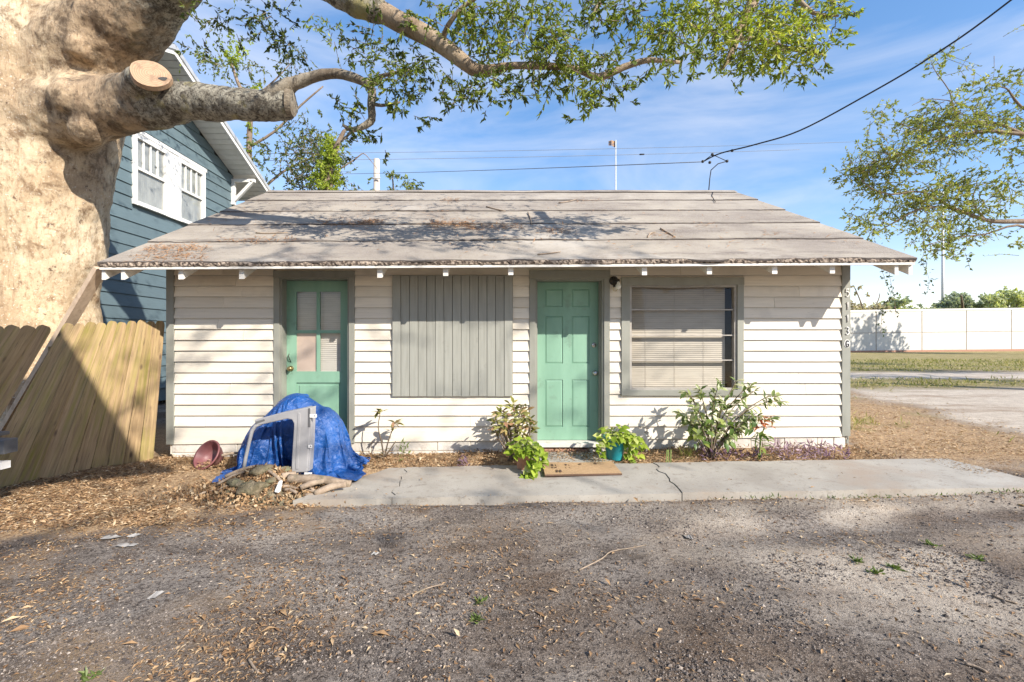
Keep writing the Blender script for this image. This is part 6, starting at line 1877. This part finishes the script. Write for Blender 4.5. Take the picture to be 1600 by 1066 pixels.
# pothos in its clay pot
def pot(label, name, px, Y, zb, h, rt, rb, m, cat="pot"):
    c = Vector(((px - CX) * Y / F, Y, zb))
    t = thing(name, label, cat, c)
    mb = MB(); mb.lathe([(rb, 0), (rb * 1.02, .01), (rt * .94, h * .8), (rt * 1.03, h * .8), (rt * 1.06, h), (rt * .94, h), (rt * .9, h * .86), (0, h * .86)], 26, Matrix.Translation(c)); obj("pot", mb, m, t)
    mb = MB(); mb.lathe([(rt * .9, h * .87), (0, h * .89)], 18, Matrix.Translation(c)); obj("soil", mb, M['soil'], t)
    return c
pA = pot("clay flower pot beside the doormat, half hidden by trailing leaves", "flower_pot", 818, 4.86, slab_z(.35) + .002, .20, .098, .066, M['terracotta'])
pB = pot("teal glazed pot right of the doormat", "flower_pot", 960.5, 5.16, slab_z(1.4) + .004, .265, .128, .085, M['teal'])
ph = leaf_mesh("pothos", M['pothos'], .085, .066, .3, .25, True)
def pothos(label, c0, h, R, n, trails):
    t = thing("pothos", label, "potted plant", c0 + Vector((0, 0, h * .88)))
    mb = MB()
    o0 = c0 + Vector((0, 0, h * .9))
    pts_ = []
    for i in range(n):
        a = random.uniform(0, 6.28); rr_ = R * math.sqrt(random.uniform(.02, 1))
        p = o0 + Vector((rr_ * math.cos(a), rr_ * math.sin(a), random.uniform(.02, .17) * (1.15 - rr_ / R * .8)))
        pts_.append((p, a))
        mb.tube([o0 + Vector((.4 * rr_ * math.cos(a), .4 * rr_ * math.sin(a), 0)), o0.lerp(p, .6) + Vector((0, 0, .03)), p], [.003, .0025, .002], 4, False)
    for path, k in trails:
        P_ = [Vector(v) for v in path]
        mb.tube(P_, [.0035] * len(P_), 4, False)
        for i in range(k):
            u = random.uniform(0, len(P_) - 1.001); q = P_[int(u)].lerp(P_[int(u) + 1], u % 1)
            pts_.append((q + R3(.025), random.uniform(-2.6, -.5)))
    obj("stem", mb, M['green_stem'], t)
    for p, a in pts_:
        put_leaf(t, ph, p, (math.cos(a), math.sin(a) - .25, random.uniform(-.75, .35)), up=(random.gauss(0, .3), -.6 + random.gauss(0, .3), .9), s=random.uniform(.55, 1.1))
def trail(*pp): return [at(a, b, Y) for a, b, Y in pp]
pothos("trailing yellow-green pothos spilling over the clay pot", pA, .2, .16, 70,
       [(trail((826, 702, 4.8), (836, 706, 4.66), (838, 720, 4.6), (834, 738, 4.58), (829, 750, 4.5)), 46), (trail((830, 700, 4.8), (844, 704, 4.7), (848, 715, 4.7), (850, 722, 4.72)), 22), (trail((815, 700, 4.8), (806, 698, 4.75), (803, 706, 4.74)), 10), (trail((828, 704, 4.75), (828, 722, 4.66), (826, 742, 4.6), (822, 754, 4.52)), 22)])
pothos("leafy pothos hanging round the teal pot", pB, .265, .17, 60,
       [(trail((972, 682, 5.1), (984, 684, 5.05), (990, 696, 5.05), (992, 710, 5.1)), 30), (trail((976, 680, 5.1), (994, 684, 5.1), (1001, 698, 5.12), (1002, 708, 5.15)), 26), (trail((946, 684, 5.06), (938, 690, 5.02), (936, 700, 5.02), (942, 712, 5.05)), 18), (trail((958, 682, 5.04), (956, 690, 4.99), (957, 696, 4.985)), 4), (trail((980, 690, 5.1), (985, 706, 5.08), (988, 718, 5.06)), 14)])

# doormat
dm = thing("doormat", "tan coir doormat with faint dark print before the six-panel door", "doormat", (.9, 4.76, slab_z(.9)))
mb = MB(); nu, nv = 16, 8
zz = slab_z(.9) + .008
cor = [Vector((.525, 4.985, zz)), Vector((1.29, 5.0, zz + .006)), Vector((1.278, 4.545, zz + .006)), Vector((.505, 4.515, zz))]
vs = []
for j in range(nv + 1):
    for i in range(nu + 1):
        u, v = i / nu, j / nv
        p = cor[0].lerp(cor[1], u).lerp(cor[3].lerp(cor[2], u), v)
        p = p + Vector((0, -.035 * math.sin(math.pi * u) * (1 - v) , .016 + .006 * float(vnoise(u * 5, v * 4, 3))))
        vs.append(p)
fs = [(j * (nu + 1) + i, j * (nu + 1) + i + 1, (j + 1) * (nu + 1) + i + 1, (j + 1) * (nu + 1) + i) for j in range(nv) for i in range(nu)]
top = len(vs); vs += [Vector(v) - Vector((0, 0, .018)) for v in vs]
ring = list(range(nu + 1)) + [j * (nu + 1) + nu for j in range(1, nv + 1)] + [nv * (nu + 1) + i for i in range(nu - 1, -1, -1)] + [j * (nu + 1) for j in range(nv - 1, 0, -1)]
mb.add(vs, fs); obj("pile", mb, M['mat'], dm)
mb = MB(); mb.add([v for v in vs], [(a, b, b + top, a + top) for a, b in zip(ring, ring[1:] + ring[:1])]); obj("edge", mb, M['mat_edge'], dm)
def mat_pt(u, v): return cor[0].lerp(cor[1], u).lerp(cor[3].lerp(cor[2], u), v) + Vector((0, -.035 * math.sin(math.pi * u) * (1 - v), .0255))
for (u, v, w, h) in ((.13, .3, .012, .08), (.185, .3, .010, .08), (.12, .5, .014, .03), (.165, .5, .014, .03), (.17, .78, .012, .09), (.215, .78, .012, .09), (.32, .25, .012, .06), (.37, .26, .008, .05), (.52, .2, .02, .04), (.74, .18, .014, .07), (.79, .17, .006, .04), (.36, .5, .006, .05), (.31, .5, .006, .06)):
    mb = MB(); mb.add([mat_pt(u - w, v - h), mat_pt(u + w, v - h), mat_pt(u + w * 1.2, v + h), mat_pt(u - w * .8, v + h)], [(0, 1, 2, 3)]); obj("print_mark", mb, M['mat_edge'] if w > .011 else M['mat'], dm)

# leafy shrub under the window
c = at(1112, 706, 5.12); c.z = gz(c.x, c.y) + .02
t = thing("leafy_shrub", "pale-leaved shrub leaning right in front of the window's lower corner", "shrub", c)
mb = MB(); bl = leaf_mesh("bush", M['bush_leaf'], .108, .040, .3, .25)
stems = [[(1110, 705), (1112, 660), (1116, 625), (1124, 598)], [(1112, 705), (1122, 660), (1135, 625), (1150, 596)], [(1112, 705), (1128, 668), (1150, 632), (1178, 612)], [(1112, 704), (1138, 668), (1172, 640), (1200, 628), (1226, 628)], [(1110, 705), (1100, 676), (1090, 655), (1084, 640)], [(1108, 705), (1094, 690), (1086, 670), (1078, 662)], [(1114, 704), (1140, 680), (1160, 660), (1176, 650)], [(1110, 704), (1118, 680), (1122, 650), (1130, 630)], [(1112, 704), (1130, 690), (1150, 676), (1160, 672)], [(1112, 704), (1106, 660), (1098, 625), (1094, 610)], [(1112, 704), (1130, 650), (1160, 612), (1172, 604)], [(1112, 704), (1145, 672), (1185, 650), (1205, 655)], [(1110, 704), (1100, 665), (1085, 628), (1072, 612)], [(1108, 704), (1092, 680), (1074, 650), (1062, 645)], [(1114, 704), (1150, 655), (1195, 622), (1214, 620)]]
for s_ in stems:
    Y0 = 5.12; Yt = 5.12 + random.uniform(-.26, .16)
    P_ = [at(a, b, Y0 + (Yt - Y0) * i / (len(s_) - 1)) for i, (a, b) in enumerate(s_)]
    P_[0] = c + R3(.02)
    limb3(mb, P_, [.011, .007, .005, .004, .003][:len(P_)], 5, .05)
    n = 36
    for i in range(n):
        u = random.uniform(.7, len(P_) - 1.001) if i > 4 else len(P_) - 1.001
        q = P_[int(u)].lerp(P_[int(u) + 1], u % 1)
        d = (P_[int(u) + 1] - P_[int(u)]).normalized() * .6 + R3(.55) + Vector((0, 0, -.25))
        put_leaf(t, bl, q, d, up=Vector((0, -.4, 1)) + R3(.3), s=random.uniform(.55, 1.1))
obj("stem", mb, M['stem'], t)
bl2 = leaf_mesh("bush_big", M['green_leaf'], .13, .075, .3, .25, True)
for i in range(34):
    q = at(random.uniform(1078, 1150), random.uniform(655, 696), 5.1 + random.uniform(-.12, .1)); put_leaf(t, bl2, q, R3(.6) + Vector((0, -.5, -.3)), up=Vector((0, -.6, .8)) + R3(.2), s=random.uniform(.5, .9))

# orange-topped plant
c = at(1188, 708, 5.08); c.z = gz(c.x, c.y) + .01
t = thing("orange_plant", "orange-topped broad-leaved plant right of the pale shrub", "plant", c)
mb = MB(); limb3(mb, [c, at(1188, 690, 5.08), at(1196, 662, 5.06)], [.010, .008, .006], 6); limb3(mb, [c, at(1180, 695, 5.08), at(1185, 676, 5.05)], [.009, .007, .005], 6); obj("stem", mb, M['green_stem'], t)
ol = leaf_mesh("orange", M['orange_leaf'], .10, .032, .3, .3); gl_ = leaf_mesh("broad", M['green_leaf'], .17, .055, .4, .3)
for hd in ((1197, 655), (1190, 662), (1200, 664), (1184, 668)):
    for i in range(11):
        a = random.uniform(0, 6.28); put_leaf(t, ol, at(*hd, 5.06) + R3(.015), (math.cos(a), math.sin(a), random.uniform(-.2, 1.3)), s=random.uniform(.55, 1.0))
for i in range(22):
    a = random.uniform(0, 6.28); q = c.lerp(at(1192, 670, 5.06), random.uniform(.1, .95)); put_leaf(t, gl_, q, (math.cos(a), math.sin(a), random.uniform(-.5, .9)), s=random.uniform(.5, .95))
for i in range(6):
    put_leaf(t, gl_, at(random.uniform(1160, 1176), random.uniform(668, 690), 5.06), (random.gauss(0, .4), -.2, 1 + random.gauss(0, .3)), up=(0, -1, .2), s=random.uniform(.7, 1))

# purple ground cover and small weeds in the bed
def ground_plant(name, label, cat, x0, x1, y0, y1, n, h, L, W, mat, tint=(.2, .9), kind=None, dens=None):
    lv = Leaves()
    xs_ = rng.uniform(x0, x1, n); ys_ = rng.uniform(y0, y1, n)
    if dens is not None:
        k = rng.uniform(0, 1, n) < dens(xs_, ys_); xs_, ys_ = xs_[k], ys_[k]
    m = len(xs_)
    zs_ = ground_h(xs_, ys_) + rng.uniform(0, 1, m) ** 1.5 * h
    d = unit(rng.normal(size=(m, 3)) + np.array([0, -.1, .7]))
    lv.add(np.stack([xs_, ys_, zs_], 1), d, rng.uniform(.6, 1.2, m) * L, rng.uniform(.7, 1.2, m) * W, rng.uniform(*tint, m), .3, -.08)
    o = lv.build(name, mat); tag(o, label, cat, kind=kind); return o
X_ = lambda px, Y: (px - CX) * Y / F
ground_plant("purple_plant", "trailing purple ground cover at the cottage's right corner", "ground cover", X_(1205, 5.2), X_(1312, 5.2), 5.02, 5.4, 330, .12, .085, .02, M['purple_leaf'], (.3, 1), 'stuff')
ground_plant("purple_plant", "dark purple clump at the pale shrub's foot", "plant", X_(1090, 5.2), X_(1190, 5.2), 5.03, 5.3, 150, .10, .09, .022, M['purple_leaf'], (0, .4), 'stuff')
ground_plant("purple_plant", "tiny purple rosette in the bed below the boarded opening", "plant", X_(718, 5.1), X_(732, 5.1), 5.02, 5.12, 22, .06, .08, .02, M['purple_leaf'], (.1, .6))
ground_plant("weed", "small green weed between the sprig and the boarded opening", "weed", X_(624, 5.35), X_(638, 5.35), 5.25, 5.4, 26, .17, .08, .02, M['weed'])
ground_plant("grass_tuft", "wispy grey-green tuft beside the yellow shoots", "grass tuft", X_(1062, 5.2), X_(1080, 5.2), 5.1, 5.25, 50, .03, .17, .008, M['grass'], (0, .5))
ysp = MB()
for px in (1041, 1044.5, 1048):
    q = at(px, 722, 5.03); q.z = gz(q.x, 5.03); ysp.beam(q, q + Vector((random.uniform(-.01, .01), 0, .15)), .012, .004, (0, 1, 0))
tag(obj("yellow_shoots", ysp, M['green_stem']), "upright yellow-green shoots at the bed's edge right of the teal pot", "shoots")
for (px, py, lab) in ((1340, 888, "largest bright green weed on the dirt at right"), (1398, 899, "green weed on the dirt, right of the largest one"), (1368, 906, "dull low weed below the two green ones"), (1527, 886, "green weed sprig near the right edge"), (746, 966, "small green weed in mid-foreground"), (748, 938, "pale grey-green seedling in mid-foreground"), (140, 1050, "green scrap of weed at the lower left edge"), (1456, 864, "small weed by the pale sand patch")):
    Y = EYE * F / (py - CY); x = X_(px, Y)
    lv = Leaves(); m = 16
    pos = np.stack([x + rng.normal(size=m) * .012, Y + rng.normal(size=m) * .012, np.full(m, gz(x, Y) + .004)], 1)
    lv.add(pos, unit(rng.normal(size=(m, 3)) * np.array([1, 1, .3]) + np.array([0, 0, .45])), rng.uniform(.025, .05, m), .014, rng.uniform(.1, .9, m))
    tag(lv.build("weed", M['weed']), lab, "weed", "small weeds on the dirt")
ground_plant("weed_strip", "patchy weeds along the front edge of the walk", "weeds", 1.9, 4.8, 3.9, 4.0, 260, .02, .038, .010, M['weed'], (0, .9), 'stuff', lambda x, y: .25 + .75 * (fbm(x * 3, y * 3, 2, 40) > .55))
# grass blades of the yard
m = 26000
yy = 5.2 + 28 * rng.uniform(0, 1, m) ** 1.5; xx = yy * rng.uniform(.70, 1.3, m)
wob_ = (fbm(xx * .7, yy * .7, 4, 9) - .5); wob2_ = (fbm(xx * 2.6, yy * 2.6, 4, 12) - .5)
gd = np.maximum(.9 * sstep(11.8, 12.9, yy + wob_ * 2) * sstep(15.9, 14.9, yy + wob_ * 1.5), sstep(19.4, 20.8, yy + wob_ * 2.2))
gd = np.maximum(gd, .5 * sstep(.13, .24, wob_ + wob2_ * .8) * sstep(4.4, 5.2, xx) * sstep(11.5, 9.5, yy) * sstep(.2, -.6, xx - (7.3 + (yy - 6.3) * .27)))
k = (rng.uniform(0, 1, m) < gd * (.2 + .8 * sstep(.44, .58, fbm(xx * .5, yy * 1.4, 3, 70)))) & (xx > 4.5)
xx, yy = xx[k], yy[k]; m = len(xx)
lv = Leaves(); lv.add(np.stack([xx, yy, ground_h(xx, yy)], 1), unit(rng.normal(size=(m, 3)) * .6 + np.array([0, 0, .6])), rng.uniform(.05, .13, m) * (1 + yy / 40), rng.uniform(.006, .014, m) * (1 + yy / 12), rng.uniform(0, 1, m), .1)
tag(lv.build("grass", M['grass']), "patchy dry lawn in the side yard", "grass", kind='stuff')

# ------------------------------------------------------------------ loose stuff on the ground and the roof
def visible_xy(n, y0, y1, p=1.0):
    """points on the ground inside a wedge that reaches a little beyond the frame"""
    y = y0 + (y1 - y0) * rng.uniform(0, 1, n) ** p
    return y * rng.uniform(-1.35, 1.35, n), y
n = 130000
x, y = visible_xy(n, 1.6, 6.0, 1.25)
wb = fbm(x * 1.6, y * 1.6, 3, 50)
den = .05 + .16 * sstep(.5, .7, wb)
left = sstep(.2, -2.2, x)
den = den + .46 * left * sstep(.34, .58, wb)
den = np.where((x < -1.5) & (y > 3.2), den + .5 * sstep(.35, .6, wb) * sstep(2.9, 3.9, y), den)
bed = (y > 4.98) & (y < 5.52) & (x > -3.9) & (x < 4.5)
den = np.where(bed, .95, den)
onslab = (x > -1.7) & (x < 4.95) & (y > 3.99) & (y < 4.98)
den = np.where(onslab, .012, den)
strip = (x > -1.8) & (x < 5) & (y > 3.8) & (y <= 3.99)
den = np.where(strip, .45, den)
den = np.where((x > 4.6) & (y > 4.4), .6, den)
den = np.where((x > HX0 - .05) & (x < HX1 + .05) & (y > 5.5), 0, den)
k = rng.uniform(0, 1, n) < den
x, y = x[k], y[k]; m = len(x)
zb = ground_h(x, y)
zb = np.where((x > -1.7) & (x < 4.95) & (y > 3.99) & (y < 4.98), .016 * np.clip(x, -6, 8) + .040, zb)
bedm = (y > 4.98) & (y < 5.52) & (x > -3.9) & (x < 4.5)
zb = zb + np.where(bedm, rng.uniform(0, .035, m), rng.uniform(.001, .006, m))
d = rng.normal(size=(m, 3)); d[:, 2] = np.abs(d[:, 2]) * np.where(bedm, .35, .12); 
upv = np.stack([rng.normal(size=m) * .25, rng.normal(size=m) * .25, np.ones(m)], 1)
size = np.where(bedm | ((x < -1.5) & (y > 3.5)), rng.uniform(.025, .06, m), np.exp(rng.normal(-3.95, .42, m)))
tint = np.clip(rng.normal(.55, .26, m), 0, 1)
lv = Leaves(); lv.add(np.stack([x, y, zb], 1), d, size, size * rng.uniform(.22, .42, m), tint, .25, .06, upv)
# right of the house, paler
n = 9000
yr = 5.2 + 7.5 * rng.uniform(0, 1, n) ** 1.1; xr = rng.uniform(4.4, 9.5, n)
k = (xr < 7.3 + (yr - 6.3) * .27 + rng.normal(size=n) * .5) & (rng.uniform(0, 1, n) < .75)
xr, yr = xr[k], yr[k]; m = len(xr)
lv.add(np.stack([xr, yr, ground_h(xr, yr) + .004], 1), unit(rng.normal(size=(m, 3)) * np.array([1, 1, .12])), rng.uniform(.03, .07, m), rng.uniform(.012, .026, m), np.clip(rng.normal(.78, .2, m), 0, 1), .25, .06, np.stack([rng.normal(size=m) * .25, rng.normal(size=m) * .25, np.ones(m)], 1))
# on the heap
m = 4200
xh = rng.normal(-2.2, .42, m); yh = rng.normal(4.33, .2, m)
lv.add(np.stack([xh, yh, ground_h(xh, yh) + heap_h(xh, yh) + rng.uniform(.0, .03, m)], 1), rand_unit(m), rng.uniform(.02, .06, m), rng.uniform(.012, .03, m), np.clip(rng.normal(.55, .3, m), 0, 1), .2, .05)
tag(lv.build("leaf_litter", M['litter']), "dry fallen leaves scattered over the dirt and the bed", "leaf litter", kind='stuff')

# clods and pebbles
n = 150000
x, y = visible_xy(n, 1.6, 4.6, 1.5)
wb = fbm(x * 2.2, y * 2.2, 3, 60); wb3 = fbm(x * .8, y * .8, 2, 61)
k = (rng.uniform(0, 1, n) < .10 + .85 * sstep(.46, .66, wb)) & ~((x > -1.72) & (x < 4.97) & (y > 3.97) & (y < 5.0))
x, y = x[k], y[k]; m = len(x)
s = np.exp(rng.normal(-5.75, .5, m)); s = np.minimum(s, .012)
octv = np.array([[1, 0, 0], [0, 1, 0], [-1, 0, 0], [0, -1, 0], [0, 0, 1], [0, 0, -.5]], float)
octf = np.array([[0, 1, 4], [1, 2, 4], [2, 3, 4], [3, 0, 4], [1, 0, 5], [2, 1, 5], [3, 2, 5], [0, 3, 5]])
th = rng.uniform(0, 6.28, m)
ov = octv[None] * (1 + rng.normal(size=(m, 6, 1)) * .28) * s[:, None, None] * np.array([1, 1, .75])
rx = ov[..., 0] * np.cos(th)[:, None] - ov[..., 1] * np.sin(th)[:, None]; ry = ov[..., 0] * np.sin(th)[:, None] + ov[..., 1] * np.cos(th)[:, None]
ov = np.stack([rx + x[:, None], ry + y[:, None], ov[..., 2] + (ground_h(x, y) + s * .25)[:, None]], -1).reshape(-1, 3)
of = (octf[None] + (np.arange(m) * 6)[:, None, None]).reshape(-1, 3)
g = np_obj("gravel", ov, of, M['gravel'], None, {"tint": ('FACE', np.repeat(np.clip(rng.normal(.5, .24, m), 0, 1), 8))})
tag(g, "dark clods and pebbles strewn over the dirt", "gravel", kind='stuff')

# twigs lying on the dirt
for (pts, r, lab) in (([(905, 892), (940, 876), (955, 866), (990, 862), (1010, 858)], .005, "forked pale twig lying on the dirt in mid-foreground"), ([(644, 926), (668, 916), (694, 910)], .005, "short curved twig left of the green seedling"), ([(1508, 1052), (1526, 1058), (1542, 1066)], .007, "dark stick at the lower right edge"), ([(1550, 947), (1568, 954), (1590, 960)], .006, "pale stick near the right edge of the dirt"), ([(388, 1024), (396, 1038), (404, 1048)], .006, "dark bent twig at the lower left")):
    P_ = []
    for a, b in pts:
        Y = EYE * F / (b - CY); P_.append(Vector((X_(a, Y), Y, gz(X_(a, Y), Y) + r)))
    mb = MB(); limb3(mb, P_, [r * (1 - .12 * i) for i in range(len(P_))], 5, .1); tag(obj("twig", mb, M['wood_dead']), lab, "twig", "twigs lying on the dirt")
# scraps of white rubbish
for i, (px, py, w, h, lab) in enumerate(((172, 836, 26, 5, "long crumpled white scrap on the dirt at left"), (210, 833, 13, 6, "small folded white scrap right of the long one"), (196, 848, 30, 5, "torn white strip nearest the viewer at left"), (244, 925, 14, 8, "whitish crumb by itself in the left foreground"), (586, 862, 10, 3, "white flake left of the centre foreground"), (1075, 846, 10, 6, "pale bluish scrap in front of the walk"))):
    Y = EYE * F / (py - CY); x = X_(px, Y); s = Y / F
    mb = MB(); r2 = random.Random(i); n = 5
    vs = [(x + (k_ / n - .5) * w * s + r2.uniform(-.006, .006), Y + (j - .5) * h * s * 2.4 + r2.uniform(-.006, .006), gz(x, Y) + .004 + r2.uniform(0, .012)) for j in range(2) for k_ in range(n + 1)]
    mb.add(vs, [(k_, k_ + 1, n + 2 + k_, n + 1 + k_) for k_ in range(n)]); tag(obj("paper_scrap", mb, M['paper']), lab, "scrap", "white scraps on the dirt")

# needles and twigs on the roof
lv = Leaves()
def on_roof(x, Y, up=.02):
    t = (Y - EAVE_Y) / (RIDGE_Y - EAVE_Y); z0 = 2.228 + (x - RX0) / (RX1 - RX0) * .055
    return z0 + (RIDGE_Z - z0) * t + up
slope_n = np.array([0, -.47, .88]); 
def roof_clump(px0, px1, py, spread, n, L=.09):
    px = rng.uniform(px0, px1, n); pyv = py + rng.normal(size=n) * spread
    # intersect the view ray with the roof plane
    kx = (px - CX) / F; kz = (CY - pyv) / F
    sl = (RIDGE_Z - 2.255) / (RIDGE_Y - EAVE_Y)
    Y = (2.255 - sl * EAVE_Y + .03 - EYE) / (kz - sl)
    x = kx * Y
    ok = (x > RX0 + .05) & (x < RX1 - .05) & (Y > EAVE_Y) & (Y < RIDGE_Y)
    x, Y = x[ok], Y[ok]; m = len(x)
    d = rng.normal(size=(m, 3)) * np.array([1, .6, 0]); d[:, 2] = d[:, 1] * sl + rng.uniform(0, .18, m)
    lv.add(np.stack([x, Y, on_roof(x, Y, .028)], 1), d, rng.uniform(.5, 1.2, m) * L, rng.uniform(.006, .012, m), np.clip(rng.normal(.5, .25, m), 0, 1), .2, .04, np.broadcast_to(slope_n, (m, 3)) + rng.normal(size=(m, 3)) * .2)
for a in ((230, 330, 385, 4, 260), (340, 460, 374, 3, 120), (500, 600, 347, 3, 240), (560, 590, 345, 2, 90), (670, 740, 350, 3.5, 300), (730, 815, 355, 2.5, 180), (845, 890, 360, 3, 60), (690, 720, 312, 2, 60), (900, 940, 313, 2, 30), (1010, 1060, 368, 3, 30), (200, 320, 398, 4, 160), (330, 700, 345, 16, 160), (700, 1350, 375, 14, 120), (640, 1300, 335, 12, 70), (1085, 1120, 352, 2, 20), (850, 900, 364, 4, 30), (1190, 1215, 367, 2, 14)): roof_clump(*a)
tag(lv.build("fallen_needles", M['needles']), "rust-brown clumps of dead needles and leaves on the roof", "leaf litter", kind='stuff')
def roof_stick(pts, r, lab):
    P_ = []
    sl = (RIDGE_Z - 2.255) / (RIDGE_Y - EAVE_Y)
    for a, b in pts:
        kx = (a - CX) / F; kz = (CY - b) / F; Y = (2.255 - sl * EAVE_Y + .03 - EYE) / (kz - sl); P_.append(Vector((kx * Y, Y, float(on_roof(kx * Y, Y, .03)))))
    mb = MB(); limb3(mb, P_, [r * (1 - .15 * i) for i in range(len(P_))], 5, .12); tag(obj("roof_twig", mb, M['wood_dead']), lab, "twig", "twigs lying on the roof")
roof_stick([(825, 332), (829, 342), (831, 351)], .010, "short upright-looking twig in the middle of the roof")
roof_stick([(1032, 358), (1044, 365), (1055, 372)], .012, "straight twig on the roof's right half")
roof_stick([(760, 323), (775, 327), (790, 330)], .012, "dark twig near the ridge in mid-roof")
roof_stick([(873, 317), (888, 315), (900, 312)], .010, "forked twig below the ridge")
roof_stick([(400, 362), (418, 363), (450, 362)], .010, "long twig on the roof's left half")
roof_stick([(840, 398), (860, 396), (876, 394)], .008, "thin twig close above the eave")
roof_stick([(1012, 372), (1016, 366), (1024, 364)], .009, "crooked twig above the porch lamp")
